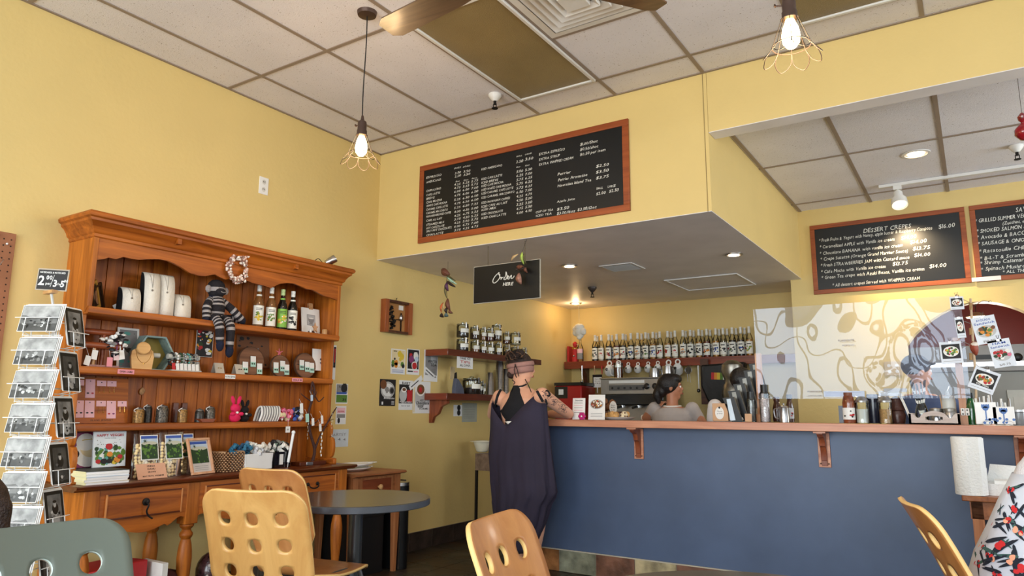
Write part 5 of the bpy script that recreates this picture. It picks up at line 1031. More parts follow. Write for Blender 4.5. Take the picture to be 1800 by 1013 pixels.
def ladle(px,lab,m,ln=.22,yb=YS-.03,head=True):
    v=B(px,643,'y',yb); o=thing('hanging_ladle',lab,'utensil',(v.x,yb,v.z-ln)); b=MB(); b.tube([(0,0,0),(0,0,ln)],[.005,.008],m,8); b.o('shaft',o)
    if head: b=MB(); b.ball((0,-.01,-.012),(.02,.014,.02),iron if m!=steel else steel,10); b.ball((0,-.02,-.012),(.010,.008,.010),steel,8); b.o('bowl',o)
ladle(1023,'long steel ladle hanging at the left below the back shelf',steel,.17); ladle(1227,'long white handled ladle hanging right of the strainer',cupw,.25)
ladle(1045,'short wooden handled brush hanging below the back shelf',oak,.10,head=False); ladle(1058,'short red handled brush hanging below the back shelf',art['r'],.10,head=False)
o=thing('hanging_note_board','dark clipboard with a white note hanging below the back shelf','note',tuple(B(1050,672,'y',3.1))); b=MB(); F=FR((0,0,0),(1,0,0),(0,0,1)); b.fbox(F,-.06,.06,-.06,.085,-.004,0,iron); b.o('clipboard',o)
b=MB(); b.fbox(F,-.045,.055,-.06,.055,.002,.004,wht); [b.text(F,.005,.03-.025*k,t,.018,ink,.0046,0,.1,width=.07,align='c') for k,t in enumerate(('Mahalo','for your','TIPS'))]; b.tube([(0,0,-.06),(0,0,-.12)],.006,wht,6); b.o('note',o)
o=thing('tea_strainer','round steel mesh strainer hanging right of the cups','strainer',tuple(B(1210,651,'y',3.1))); b=MB(); b.tube([(.036*math.cos(2*PI*k/20),0,.036*math.sin(2*PI*k/20)) for k in range(20)],.004,steel,6,True); b.lathe([(0,-.03),(.02,-.024),(.034,0)],(0,0,0),mat('mesh steel',(120,112,98),.5,.6,bump=1,bs=300),16,rot=(R(90),0,0)); b.o('mesh_bowl',o)
b=MB(); b.tube([(-.012,0,-.036),(-.01,0,-.12)],.002,steel,5); b.tube([(.012,0,-.036),(.018,0,-.13)],.002,steel,5); b.tube([(0,0,.036),(0,.03,.06),(0,.082,.05)],.002,steel,5); b.o('wire_legs',o)
# cloud lamp
o=thing('cloud_lamp','white fluffy cloud pendant hanging in the bar corner','pendant lamp',(B(1018,580,'y',2.9).x,2.9,SOF)); zc=B(1018,582,'y',2.9).z-SOF; b=MB(); cw=mat('white fluff',(240,232,216),.9,bump=.5,bs=40)
for a in ((0,0,0,.06),(-.035,0,.02,.045),(.04,0,-.005,.045),(.0,-.02,.035,.045),(-.04,0,-.02,.04),(.02,0,.04,.04),(.01,.01,-.045,.04),(0,0,-.07,.03),(.055,0,-.02,.03)): b.ball((a[0],a[1],a[2]+zc),a[3],cw,12,jit=.05)
b.o('cloud_shade',o); b=MB(); b.cyl((0,0,0),(0,0,zc+.05),.003,mat('cream cord',(236,220,170),.6),6); b.o('cord',o)
# ================================================================ BACK COUNTER AND COFFEE MACHINES
random.seed(41)
o=thing('work_counter','low steel topped work counter along the bar back wall','counter',(0.01,2.7,0)); b=MB(); b.bx((0,0,0),(2.68,.69,.86),dkw); b.o('cabinet',o); b=MB(); b.bx((-.005,-.02,.86),(2.685,.69,.90),steel); b.o('worktop',o)
blk=mat('black enamel',(24,24,26),.25,coat=.4,var=0); stl=mat('machine steel',(178,174,168),.3,.8,var=.1,vs=6)
o=thing('espresso_machine','wide chrome espresso machine on the bar back counter','coffee machine',(.70,2.75,.901)); b=MB()
b.bx((0,0,.44),(.70,.45,.60),stl); b.bx((-.01,-.01,.60),(.71,.46,.615),stl); b.bx((0,.18,0),(.70,.45,.44),stl); b.bx((0,0,0),(.7,.2,.09),blk); b.bx((.02,.16,.11),(.68,.18,.33),stl); b.bx((0,.0,.33),(.70,.2,.44),blk); b.o('machine_body',o,bev=.006)
b=MB(); b.bx((.10,-.004,.555),(.50,0,.585),wht); b.bx((.1,-.004,.48),(.5,0,.535),mat('panel grey',(96,94,92),.4)); [b.ball((.14+.07*k,-.006,.505),.012,blk,8) for k in range(6)]; b.o('button_panel',o)
for x in (.53,.62): b=MB(); b.lathe([(.03,0),(.032,.015),(.02,.03),(0,.032)],(x,-.0,.52),blk,16,rot=(R(90),0,0)); b.o('pressure_gauge',o)
for x in (.22,.40,.58): b=MB(); b.lathe([(.034,0),(.036,.05),(.03,.06),(0,.06)],(x,.07,.30),steel,14); b.tube([(x,.05,.31),(x,-.08,.30)],[.012,.014],blk,8); b.o('portafilter',o)
b=MB(); b.tube([(.04,.02,.42),(.03,-.03,.3),(.05,-.04,.18)],.006,steel,6); b.o('steam_wand',o)
for px,py,w_,h_,lab in ((1150,655,.055,.10,'steel milk pitcher on the right of the espresso machine top'),(1173,650,.06,.12,'dark steel pitcher behind the barista on the espresso machine')):
    v=B(px,py,'y',2.95); x=v.x; o=thing('milk_pitcher',lab,'pitcher',(x,2.95,1.517)); b=MB(); b.lathe([(0,0),(w_,0),(w_*1.02,h_*.3),(w_*.85,h_),(w_*.8,h_),(w_*.9,.02)],(0,0,0),steel,16); b.o('body',o); b=MB(); b.tube(bez([(w_*.8,0,h_*.9),(w_*1.5,0,h_*.8),(w_*1.4,0,h_*.3),(w_,0,h_*.2)],5),.005,steel if px==1150 else blk,6); b.o('handle',o)
v=B(1087,660,'y',2.95); o=thing('iced_tea_jar','tall clear jar of brown iced tea on the espresso machine','jar',(v.x,2.95,1.517)); b=MB(); b.lathe([(0,.002),(.045,.002),(.047,.12),(0,.124)],(0,0,0),mat('brown tea',(112,50,26),.15,coat=.6),16); b.o('tea',o); b=MB(); b.lathe([(0,0),(.05,0),(.052,.17),(.049,.17)],(0,0,0),glj,16); b.tube(bez([(-.05,0,.14),(-.09,0,.13),(-.09,0,.05),(-.05,0,.03)],5),.006,wht,6); b.o('glass',o)
rd=mat('red enamel',(168,28,30),.25,coat=.5,var=0)
o=thing('coffee_grinder','red and black coffee machine at the left end of the bar back counter','coffee machine',(.12,2.78,.901)); b=MB(); b.bx((0,0,.0),(.33,.35,.54),rd); b.o('body',o,bev=.01)
b=MB(); b.bx((-.005,-.01,.54),(.335,.355,.575),blk); b.bx((.0,-.004,.40),(.16,0,.53),blk); b.o('black_panels',o); b=MB(); b.lathe([(.07,0),(.07,.02),(.05,.03),(0,.03)],(.09,-.002,.27),wht,18,rot=(R(90),0,0)); b.lathe([(.045,0),(.045,.01),(0,.01)],(.09,-.032,.27),blk,18,rot=(R(90),0,0)); b.bx((.05,-.008,.44),(.11,-.004,.5),wht); b.o('dial',o)
b=MB(); b.lathe([(0,0),(.018,0),(.018,.16),(.016,.17),(0,.17)],(0,0,0),steel,12); c_=b.o('steel_tumbler'); c_.location=(B(1218,730,'y',2.9).x,2.9,1.09); c_.scale=(1,1,.95); c_.location.z=.901; c_.scale.z=2.1; tag(c_,'slim tall steel thermos on the back counter right of the barista','thermos')
b=MB(); b.ball((0,0,.04),(.045,.045,.04),white,12); c_=b.o('white_sugar_bowl'); z=0; c_.location=(B(1237,735,'y',1.05).x,1.05,.951); tag(c_,'round white lidded bowl just behind the counter','bowl')
o=thing('prep_table','narrow steel prep table behind the bar counter','table',(1.3,.88,0)); b=MB(); b.bx((0,0,.91),(2.9,.35,.95),steel); b.o('top',o)
for x in (.03,1.4,2.84): b=MB(); b.bx((x,.02,0),(x+.03,.05,.91),steel); b.bx((x,.29,0),(x+.03,.32,.91),steel); b.o('legs',o)
c_.location.z=.951
# shelf equipment at right of back wall: black bag with flag sticker, dark boards
o=thing('black_bag','large black bag with a striped flag sticker hanging on the back wall','bag',(B(1262,680,'y',3.0).x,3.0,1.22)); b=MB(); b.prism(FR((0,.1,0),(1,0,0),(0,0,1)),[(-.17,.42),(.28,.44),(.27,.1),(.0,.0),(-.10,.03),(-.17,.2)],0,.12,mat('black nylon',(22,22,24),.5,bump=.4,bs=12)); b.o('bag_body',o,bev=.02)
b=MB(); F=FR((-.06,-.021,.27),(1,0,-.05),(.05,0,1)); [b.rect(F,.03*k,0,.03*k+.03,.07,art[c],.0) for k,c in enumerate('royg')]; b.rect(F,.12,0,.2,.07,art['w']); [b.disk(F,.13+random.random()*.06,random.random()*.06,.008,art['k'],.001) for k in range(8)]; b.o('flag_sticker',o)
b=MB(); b.bx((-.04,0,0),(.04,.03,.47),dkw); c_=b.o('dark_board'); c_.location=(B(1238,660,'y',3.1).x,3.1,1.24); tag(c_,'tall narrow dark wooden board on the back wall beside the black bag','board')
# ================================================================ ON THE COUNTER
ZC=1.1035
def cx(px,y=.62,py=740): return B(px,py,'y',y).x
def sign_card(px0,px1,ptop,lab,y,draw,name='menu_card',tl=.08,base=wht):
    x0,x1=cx(px0,y),cx(px1,y); zt=B((px0+px1)/2,ptop,'y',y).z-ZC; o=thing(name,lab,'card',((x0+x1)/2,y,ZC)); F=FR((0,0,0),(1,0,0),(0,tl,1),(0,-1,tl)); w=x1-x0; b=MB(); b.fbox(F,-w/2,w/2,0,zt,-.002,0,base); b.o('card',o); b=MB(); draw(b,F,w,zt); b.o('print',o); return o
def d1(b,F,w,h):
    for k in range(5): b.fbox(F,-w*.38,w*.3,h*(.32+.11*k),h*(.335+.11*k),.0,.0006,[ink,art['p'],ink,art['p'],ink][k])
    b.text(F,0,h*.86,'Smoothies',.016,ink,.001,1,width=w*.6,align='c')
def d2(b,F,w,h):
    b.disk(F,0,h*.62,w*.42,mat('pale grey print'),.001,h*.2); b.disk(F,0,h*.62,w*.36,art['n'],.0015,h*.17)
    for k in range(40): a=random.uniform(0,2*PI); q=random.random()**.5; b.disk(F,q*w*.3*math.cos(a),h*.62+q*h*.15*math.sin(a),w*.05,random.choice(A('nrocwkcw')),.002+k*1e-5,None,7,.2)
    for k in range(3): b.fbox(F,-w*.35,w*.35,h*(.12+.06*k),h*(.135+.06*k),.0,.001,art['s'])
o=sign_card(1006,1028,700,'menu card with a pink flower at its foot standing on the counter',.56,d1); b=MB()
for k in range(6): a=2*PI*k/6; b.ball((.035+.018*math.cos(a),-.012,.024+.018*math.sin(a)),(.014,.006,.014),mat('magenta petal',(186,30,110),.6),8)
b.ball((.035,-.018,.024),.007,art['w'],8); b.o('pink_flower',o)
sign_card(1034,1063,694,'white card with a crepe plate photo standing right of the menu card',.56,d2)
o=thing('pastry_plate','white oval plate of pastries on the counter','plate',(cx(1087,.7,738),.70,ZC)); b=MB(); b.lathe([(0,.004),(.09,.004),(.13,.02),(.135,.02),(.095,0),(0,0)],(0,0,0),white,24,sy=.75); c_=b.o('plate_body',o)
ps=mat('pastry golden',(204,156,96),.8,bump=.6,bs=60,var=.2,vs=40); pd=mat('pastry berries',(84,48,40),.8)
for k,(dx,dy,lab) in enumerate(((-.065,0,'golden pastry on the left of the white plate'),(-.02,-.02,'golden pastry in the middle of the white plate'),(.055,.0,'berry studded scone on the right of the white plate'))):
    b=MB(); 
    for i in range(7): b.ball((random.uniform(-.02,.02),random.uniform(-.02,.02),random.uniform(.012,.035)),(random.uniform(.018,.026),)*3,ps if (k<2 or i%2) else mat('scone cream',(226,206,170),.8),8,jit=.15)
    if k==2:
        for i in range(10): b.ball((random.uniform(-.03,.03),-.03+random.uniform(-.01,.01),random.uniform(.01,.05)),.006,pd,6)
    c_=b.o('pastry'); c_.location=(cx(1087,.7,738)+dx,.70+dy,ZC+.008); tag(c_,lab,'pastry')
o=thing('muffin_stand','small raised board with a dark muffin and round white tag behind the pastry plate','stand',(cx(1072,.95,720),.95,ZC-.15)); b=MB(); b.lathe([(.10,0),(.10,.02),(.02,.03),(.02,.19),(.12,.2),(.12,.21),(0,.21)],(0,0,0),dkw,16); b.o('stand',o)
b=MB(); [b.ball((random.uniform(-.05,.03),random.uniform(-.03,.03),.235+random.uniform(0,.05)),.03,art['n'],8,jit=.15) for k in range(9)]; b.o('muffins',o)
b=MB(); F=FR((.075,-.1,.24),(1,0,0),(0,0,1)); b.disk(F,0,0,.032,wht,0,.05); [b.text(F,0,.015-.018*k,t,.012,ink,.001,0,.1,width=.035,align='c') for k,t in enumerate(('Banana','Muffin','3.50'))]; b.o('round_tag',o)
# black slanted menu holders
o=thing('menu_holder_row','row of tall slanted black and silver menu holders standing on the counter','menu holder',(cx(1290,.66,740),.66,ZC)); b=MB()
def sl(px,py,y=.66): v=B(px,py,'y',y); return v-o.location
gsv=mat('grey sleeve',(120,118,112),.3,.5,var=.2)
for k in range(6):
    b=MB(); px=1270+k*9.2; top=700-k*12; bot=742-k*8; dx=22
    y=.60+.09*k; p=[(px,top),(px+dx*.9,top-2),(px+dx*1.6,bot),(px+dx*.75,bot)]
    q=[sl(a,c,y) for a,c in p]; 
    b.add([tuple(v) for v in q]+[tuple(v+Vector((0,.02,0))) for v in q],[(0,1,2,3),(7,6,5,4),(0,4,5,1),(1,5,6,2),(2,6,7,3),(3,7,4,0)],black)
    q=[sl(a,c,y-.004) for a,c in [(px+7,top+2),(px+14,top+1),(px+23,bot-3 if k==0 else bot-8),(px+14,bot-2 if k==0 else bot-8)]]; b.add([tuple(v) for v in q],[(3,2,1,0)],mat('sleeve reflection',(206,222,236),.3) if k==0 else gsv)  # white strip is a reflection painted onto the first sleeve
    b.o('menu_sleeve',o)
b=MB(); b.box((.02,.30,.004),(.16,.55,.008),black); b.box((.03,.3,.09),(.012,.5,.17),black,rot=(0,R(-20),0)); b.o('rack_base',o)
o=thing('steel_canister','tall double bulged steel canister on the back counter behind the menu holders','canister',(B(1288,670,'y',2.82).x,2.82,.901)); b=MB(); b.lathe([(0,0),(.08,0),(.09,.18),(.07,.26),(.08,.34),(.11,.44),(.09,.52),(.075,.545),(.08,.58),(.11,.66),(.10,.72),(.05,.76),(0,.77)],(0,0,0),mat('brushed canister',(150,146,138),.35,.9,var=.2,vs=12),24); b.o('canister_body',o)
o=thing('round_tag_sign','kraft bag with an oval white tag standing beside the menu holders','bag',(cx(1267,.6,740),.60,ZC)); b=MB(); b.bx((-.055,0,0),(.05,.04,.12),mat('kraft card')); b.o('bag',o,bev=.004); b=MB(); F=FR((-.005,-.003,.055),(1,0,0),(0,0,1)); b.disk(F,0,0,.03,wht,0,.042); [b.text(F,0,.008-.014*k,t,.01,ink,.001,0,.1,width=.036,align='c') for k,t in enumerate(('Thank','you'))]; b.disk(F,.0,.036,.007,ink,.001); b.o('oval_tag',o)
b=MB(); b.bx((-.022,-.02,0),(.022,.02,.052),kraft); c_=b.o('wooden_block',bev=.002); c_.location=(cx(1317,.56,740),.56,ZC); tag(c_,'small pale wooden block on the counter beside the salt grinder','block')
def cbottle(px,y,h,r,m,capm,caph,lab,name='bottle',cat='bottle',fill=None,fh=.7,cw_=None,labm=None,sq=False,neck=.4,sh=.8):
    o=thing(name,lab,cat,(cx(px,y,742),y,ZC),R(-90)); b=MB(); hb_=h-caph*.7
    b.lathe([(0,0),(r*.96,0),(r,.006),(r,hb_*sh),(r*neck*1.3,hb_*.95),(r*neck,hb_)],(0,0,0),m,4 if sq else 16,rot=(0,0,R(45)) if sq else None); b.o('glass_body',o)
    if fill: b=MB(); b.lathe([(0,.003),(r*.92,.003),(r*.92,hb_*fh),(0,hb_*fh)],(0,0,0),fill,4 if sq else 14,rot=(0,0,R(45)) if sq else None); b.o('contents',o)
    b=MB(); cw_=cw_ or r*.7; b.lathe([(cw_,h-caph),(cw_*1.03,h-caph*.5),(cw_,h),(0,h)],(0,0,0),capm,16); b.o('cap',o)
    if labm: b=MB(); curved_label(b,r+.001,h*.12,h*.5,labm); spots(b,r+.0016,h*.2,h*.4,A('rkb'),6,.008); b.o('paper_label',o)
    return o
salt=mat('salt crystals',(196,190,188),.5,var=.3,vs=150); pep=mat('pepper corns',(58,54,52),.7,var=.6,vs=160)
cbottle(1322,.57,.195,.029,glj,black,.05,'pepper grinder with a round black cap on the counter','pepper_grinder','grinder',pep,.6,.024,sh=.85,neck=.7)
cbottle(1346,.60,.24,.032,glj,black,.055,'tall square salt grinder with a black cap on the counter','salt_grinder','grinder',mat('pink salt',(226,206,210),.5,var=.3,vs=120),.75,.023,sh=.9,neck=.6)
cbottle(1367,.80,.165,.028,mat('brown bottle glass',(70,40,28),.1,coat=.6),dkw,.03,'brown sauce bottle behind the steel creamer on the counter',sh=.6,neck=.45)
cbottle(1390,.80,.18,.026,mat('brown bottle glass'),black,.03,'dark narrow bottle right of the steel creamer on the counter',labm=mat('pale grey print'),sh=.6,neck=.4)
o=thing('steel_creamer','small steel creamer pot with a lid on the counter','pitcher',(cx(1379,.60,742),.60,ZC)); b=MB(); b.lathe([(0,0),(.032,0),(.033,.03),(.028,.09),(.03,.095),(.02,.105),(0,.107)],(0,0,0),steel,16); b.ball((0,0,.115),.007,steel,8); b.o('body',o); b=MB(); b.tube(bez([(-.028,0,.085),(-.06,0,.08),(-.055,0,.03),(-.03,0,.02)],5),.004,steel,6); b.o('handle',o)
b=MB(); b.bx((-.02,-.03,0),(.02,.03,.105),mat('slate grey plastic',(104,110,120),.5)); c_=b.o('grey_holder'); c_.location=(cx(1483,.6,742),.6,ZC); tag(c_,'plain grey holder beside the brown sauce bottle','holder')
cbottle(1494,.58,.185,.036,mat('chili sauce',(130,66,38),.15,coat=.6,var=.3,vs=30),mat('rust cap',(120,70,50),.5),.02,'brown sauce bottle with a white red label and no tall cap on the counter',labm=wht,sh=.72,neck=.6)
def sugar(px,lab,fill):
    o=thing('sugar_dispenser',lab,'dispenser',(cx(px,.58,742),.58,ZC),0,'steel topped sugar dispensers'); b=MB(); N=10; b.lathe([(0,0),(.040,0),(.041,.01),(.036,.03),(.037,.12),(.034,.13)],(0,0,0),glj,N); b.o('glass',o); b=MB(); b.lathe([(0,.004),(.033,.004),(.033,.085),(0,.085)],(0,0,0),fill,N); b.o('sugar',o)
    b=MB(); b.lathe([(.038,.125),(.039,.135),(.022,.158),(.012,.162),(0,.163)],(0,0,0),steel,16); b.box((-.018,0,.157),(.03,.02,.003),steel,rot=(0,R(25),0)); b.o('steel_lid',o)
sugar(1517,'glass dispenser of white sugar with a steel lid on the counter',mat('white sugar',(236,236,232),.8)); sugar(1558,'glass dispenser of brown sugar with a steel lid on the counter',mat('raw sugar',(192,146,96),.8,var=.2,vs=120))
cbottle(1537,.66,.175,.032,mat('black jar',(36,38,52),.2,coat=.4),mat('grey lid',(130,132,140),.4),.02,'tall dark jar with a grey lid between the sugar dispensers','dark_jar','jar',sh=.93,neck=.95,cw_=.033)
o=thing('napkin_stack','white napkins folded over a dark brown carved wooden holder on the counter','napkin holder',(cx(1578,.68,742),.68,ZC)); br=mat('carved brown wood',(70,34,24),.5,bump=.6,bs=40,coat=.3); b=MB(); b.lathe([(0,0),(.04,0),(.048,.05),(.04,.075),(.05,.08),(.04,.1),(.03,.15),(0,.165)],(0,0,0),br,14); b.o('holder',o)
b=MB(); vs=[]; N=12
for k in range(N+1):
    t=k/N; x=-.10+.16*t if t<.7 else .012+.05*(t-.7)/.3*1.2; z=.185+.005*math.sin(9*t) if t<.7 else .185-.17*((t-.7)/.3)**1.3
    vs+=[(x,-.055+.01*math.sin(5*t),z),(x,.06,z+.006)]
b.add(vs,[(2*i,2*i+1,2*i+3,2*i+2) for i in range(N)],wht); b.bx((-.085,-.05,.165),(.03,.055,.184),wht); b.bx((-.06,.0,.19),(.06,.05,.21),mat('grey napkin',(196,192,186),.8)); b.o('napkins',o,solid=.003)
# wooden caddy
o=thing('utensil_caddy','whitewashed wooden caddy with an oval handle hole on the counter','caddy',(cx(1643,.56,745),.56,ZC)); ww=wood('whitewashed wood',(178,160,150),(216,204,196),'x',.6); hw=(cx(1688,.56)-cx(1598,.56))/2
def cadside(y):
    b=MB(); F=FR((0,y,0),(1,0,0),(0,0,1),(0,1,0)); N=24
    def topz(t):
        s=t/hw
        return .064-.03*math.exp(-((abs(s)-.62)/.14)**2)+.012*math.exp(-(s/.3)**2)
    for k in range(N):
        t0,t1=-hw+2*hw*k/N,-hw+2*hw*(k+1)/N; m0=(t0+t1)/2; hole=abs(m0)<hw*.34
        if hole:
            hh=.014*math.sqrt(max(0,1-(m0/(hw*.36))**2)); b.prism(F,[(t0,0),(t1,0),(t1,.035-hh),(t0,.035-hh)],0,.012,ww); b.prism(F,[(t0,.035+hh),(t1,.035+hh),(t1,topz(t1)),(t0,topz(t0))],0,.012,ww)
        else: b.prism(F,[(t0,0),(t1,0),(t1,topz(t1)),(t0,topz(t0))],0,.012,ww)
    return b
cadside(-.02).o('front_board',o); cadside(.15).o('rear_board',o); b=MB(); b.bx((-hw,-.02,0),(-hw+.012,.162,.06),ww); b.bx((hw-.012,-.02,0),(hw,.162,.06),ww); b.bx((-hw,-.02,0),(hw,.162,.008),ww); b.o('box_base',o)
cb_z=.009
def incaddy(px,y,z=.009): return Vector((cx(px,y,720),y,ZC+z))
o=thing('straw_bottle','clear bottle full of black and white straws in the caddy','bottle',incaddy(1620,.64)); b=MB(); b.lathe([(0,0),(.034,0),(.036,.06),(.018,.12),(.012,.13)],(0,0,0),glj,16); b.o('glass',o)
for k in range(11):
    b=MB(); a=2*PI*k/11; p0=Vector((.008*math.cos(a),.008*math.sin(a),.05)); p1=Vector((.04*math.cos(a)-.008,.03*math.sin(a),.235+random.uniform(-.02,.02)))
    n=9
    for i in range(n): b.tube([p0.lerp(p1,i/n),p0.lerp(p1,(i+1)/n)],.0045,black if i%3 else art['w'],6,caps=i==n-1)
    b.o('straw',o)
def pot2(px,y,lab,h=.085,r=.034):
    o=thing('condiment_jar',lab,'jar',incaddy(px,y),0,'steel lidded jars in the caddy'); b=MB(); b.lathe([(0,0),(r,0),(r,h*.7),(r*.9,h*.75)],(0,0,0),steel,16); b.o('body',o); b=MB(); b.lathe([(r*.98,h*.75),(r,h*.95),(0,h)],(0,0,0),mat('silver lid'),16); b.o('lid',o)
pot2(1645,.62,'steel jar with a lid in the middle of the caddy'); pot2(1669,.60,'steel jar in front of the squeeze bottle in the caddy')
o=thing('squeeze_bottle','clear squeeze bottle with a white screw top in the caddy','bottle',incaddy(1668,.68)); b=MB(); b.lathe([(0,0),(.036,0),(.038,.12),(.034,.14)],(0,0,0),mat('milky plastic',(206,206,200),.3),16); b.o('body',o); b=MB(); b.lathe([(.034,.135),(.034,.15),(.012,.158),(.006,.185),(0,.186)],(0,0,0),mat('milky plastic'),14); b.tube([(0,0,.18),(.012,0,.21)],.003,steel,5); b.o('top',o)
o=thing('toothpick_cup','small cup of wooden sticks in the caddy','cup',incaddy(1658,.665)); b=MB(); b.lathe([(0,0),(.016,0),(.018,.08)],(0,0,0),glj,12); b.o('cup',o); b=MB(); [b.tube([(0.004*math.cos(k),.004*math.sin(k),.02),(.014*math.cos(k*1.3),.012*math.sin(k*1.3),.16)],.0018,oak,5) for k in range(9)]; b.o('sticks',o)
# clear plastic guard hung between wooden posts
X0,X1=2.878,4.056; Z0_,Z1_=1.252,1.845
def plexi():
    m=bpy.data.materials.new('clear plastic sheet'); m.use_nodes=True; nt=m.node_tree; MC['px']=m
    for n in list(nt.nodes): nt.nodes.remove(n)
    out=nt.nodes.new('ShaderNodeOutputMaterial'); t=nt.nodes.new('ShaderNodeBsdfTransparent'); t.inputs[0].default_value=(.90,.94,1,1); g=nt.nodes.new('ShaderNodeBsdfGlossy'); g.inputs['Roughness'].default_value=.015; g.inputs[0].default_value=(.8,.88,1,1); d=nt.nodes.new('ShaderNodeBsdfDiffuse'); d.inputs[0].default_value=(.74,.80,1,1)
    f=nt.nodes.new('ShaderNodeFresnel'); f.inputs[0].default_value=1.6; a=nt.nodes.new('ShaderNodeMath'); a.operation='MULTIPLY_ADD'; a.inputs[1].default_value=.6; a.inputs[2].default_value=.0; a.use_clamp=True; nt.links.new(f.outputs[0],a.inputs[0])
    m1=nt.nodes.new('ShaderNodeMixShader'); m1.inputs[0].default_value=.13; nt.links.new(t.outputs[0],m1.inputs[1]); nt.links.new(d.outputs[0],m1.inputs[2]); m2=nt.nodes.new('ShaderNodeMixShader'); nt.links.new(a.outputs[0],m2.inputs[0]); nt.links.new(m1.outputs[0],m2.inputs[1]); nt.links.new(g.outputs[0],m2.inputs[2]); nt.links.new(m2.outputs[0],out.inputs[0]); return m
o=thing('plastic_guard','wavy clear plastic splash sheet with faint print held above the counter by wooden posts','splash guard',((X0+X1)/2,.62,ZC)); pm_=plexi()
b=MB(); NX,NZ=60,30; vs=[]
for i in range(NX+1):
    for k in range(NZ+1):
        u,v=i/NX,k/NZ; y=.0016*math.sin(u*17+1.3*math.sin(v*4))+.0010*math.sin(u*31+v*5)+.003*math.sin(v*4+u*9)+.0006*math.sin(v*13-u*22)+.006*math.sin(u*6)
        vs.append((lerp(X0,X1,u)-(X0+X1)/2,y-.012,lerp(Z0_,Z1_,v)-ZC))
b.add(vs,[(i*(NZ+1)+k,(i+1)*(NZ+1)+k,(i+1)*(NZ+1)+k+1,i*(NZ+1)+k+1) for i in range(NX) for k in range(NZ)],pm_); b.o('clear_sheet',o)
F=FR((-(X0+X1)/2,-.045,-ZC),(1,0,0),(0,0,1)); gp=mat('grey print',(120,116,130),.6,var=0); b=MB(); xa=B(1420,693,'y',.58).x; b.text(F,xa,B(1420,690,'y',.58).z,'PLASKOLITE',.014,gp,0,1,width=.085); b.text(F,xa,B(1420,697,'y',.58).z,'ACRYLIC SHEET',.009,gp,0,1,width=.085)
xa=B(1475,620,'y',.58).x; b.text(F,xa,B(1475,601,'y',.58).z,'PLASKOLITE',.018,gp,0,1,width=.09); b.text(F,xa+.02,B(1475,609,'y',.58).z,'ACRYLIC',.013,gp,0,1,width=.07); b.o('maker_print',o)
b=MB(); xa,xb=B(1448,693,'y',.58).x,B(1520,693,'y',.58).x; b.fbox(F,xa,xb,1.262,1.297,0,.001,mat('bluish label',(196,208,230),.5)); [b.fbox(F,xa+.01,xb-.02-.05*k,1.288-.008*k,1.289-.008*k,.001,.0016,art['b']) for k in range(3)]; b.o('data_label',o)
for px,hh in ((1338,.45),(1695,.50)):
    b=MB(); x=B(px,740,'y',.66).x-(X0+X1)/2; b.bx((x-.018,.03,0),(x+.018,.065,hh),wood('pale post wood',(176,116,78),(212,156,112),'z',.5)); b.bx((x-.02,-.0,0),(x+.02,.03,.05),wood('pale post wood')); b.o('post',o)
b=MB(); x=B(1697,730,'y',.62).x-(X0+X1)/2; [b.bx((x-.02+.022*k,-.004,.052),(x-.001+.022*k,0,.092),wht) for k in (0,1)]; [b.disk(FR((x-.011+.022*k,-.005,.06+.022*j),(1,0,0),(0,0,1)),0,0,.004,ink) for k in(0,1) for j in (0,1)]; b.o('domino_clips',o)
cbottle(1710,.66,.18,.027,mat('green bottle glass',(20,84,40),.08,coat=.8,var=0),black,.03,'green glass bottle right of the wooden post on the counter','green_bottle','bottle',sh=.6,neck=.4)
for px,lab,k in ((1735,'white tile holder painted with a blue fork, left of the pair',0),(1766,'white tile holder painted with a blue spoon pattern, right of the pair',1)):
    o=thing('cutlery_holder',lab,'holder',(cx(px,.56,745),.56,ZC+.001),0,'painted tile cutlery holders'); b=MB(); h=.125 if k==0 else .10; b.bx((-.05,0,.004),(.05,.012,h),white); b.bx((-.05,.012,.004),(-.044,.07,h),white); b.bx((.044,.012,.004),(.05,.07,h),white); b.bx((-.05,.064,.004),(.05,.07,h),white); b.o('tile_box',o,bev=.002)
    b=MB(); F=FR((0,-.001,0),(1,0,0),(0,0,1)); bl=mat('blue print',(84,124,190),.5); 
    for i in range(5): b.disk(F,-.015+.0075*i,h*.82,.004,bl,0,.012)
    b.disk(F,0,h*.72,.014,bl,0,.012); b.fbox(F,-.003,.003,h*.15,h*.65,0,.001,bl); [b.disk(F,random.uniform(-.045,.045),random.uniform(.01,.04),.007,bl,.0005) for i in range(7)]; b.o('blue_print',o)
    b=MB(); [b.tube([(.03*s*(1 if k else .3)-.01+.02*math.cos(a),-.012,.012+.012*math.sin(a)) for a in [2*PI*i/10 for i in range(10)]],.002,wht,5,True) for s in(1,)]; b.o('wire_foot',o)
    for i in range(6): b=MB(); x=-.035+.014*i; b.tube([(x,.03,.02),(x+random.uniform(-.01,.01),.035,h+random.uniform(.02,.05))],[.003,.006],steel if i%2 else wht,6); b.o('utensil',o)
cbottle(1792,.64,.085,.032,mat('grey jar glass',(120,122,124),.15,coat=.5),steel,.015,'short grey glass jar at the right end of the counter','grey_jar','jar',sh=.92,neck=.95,cw_=.032)
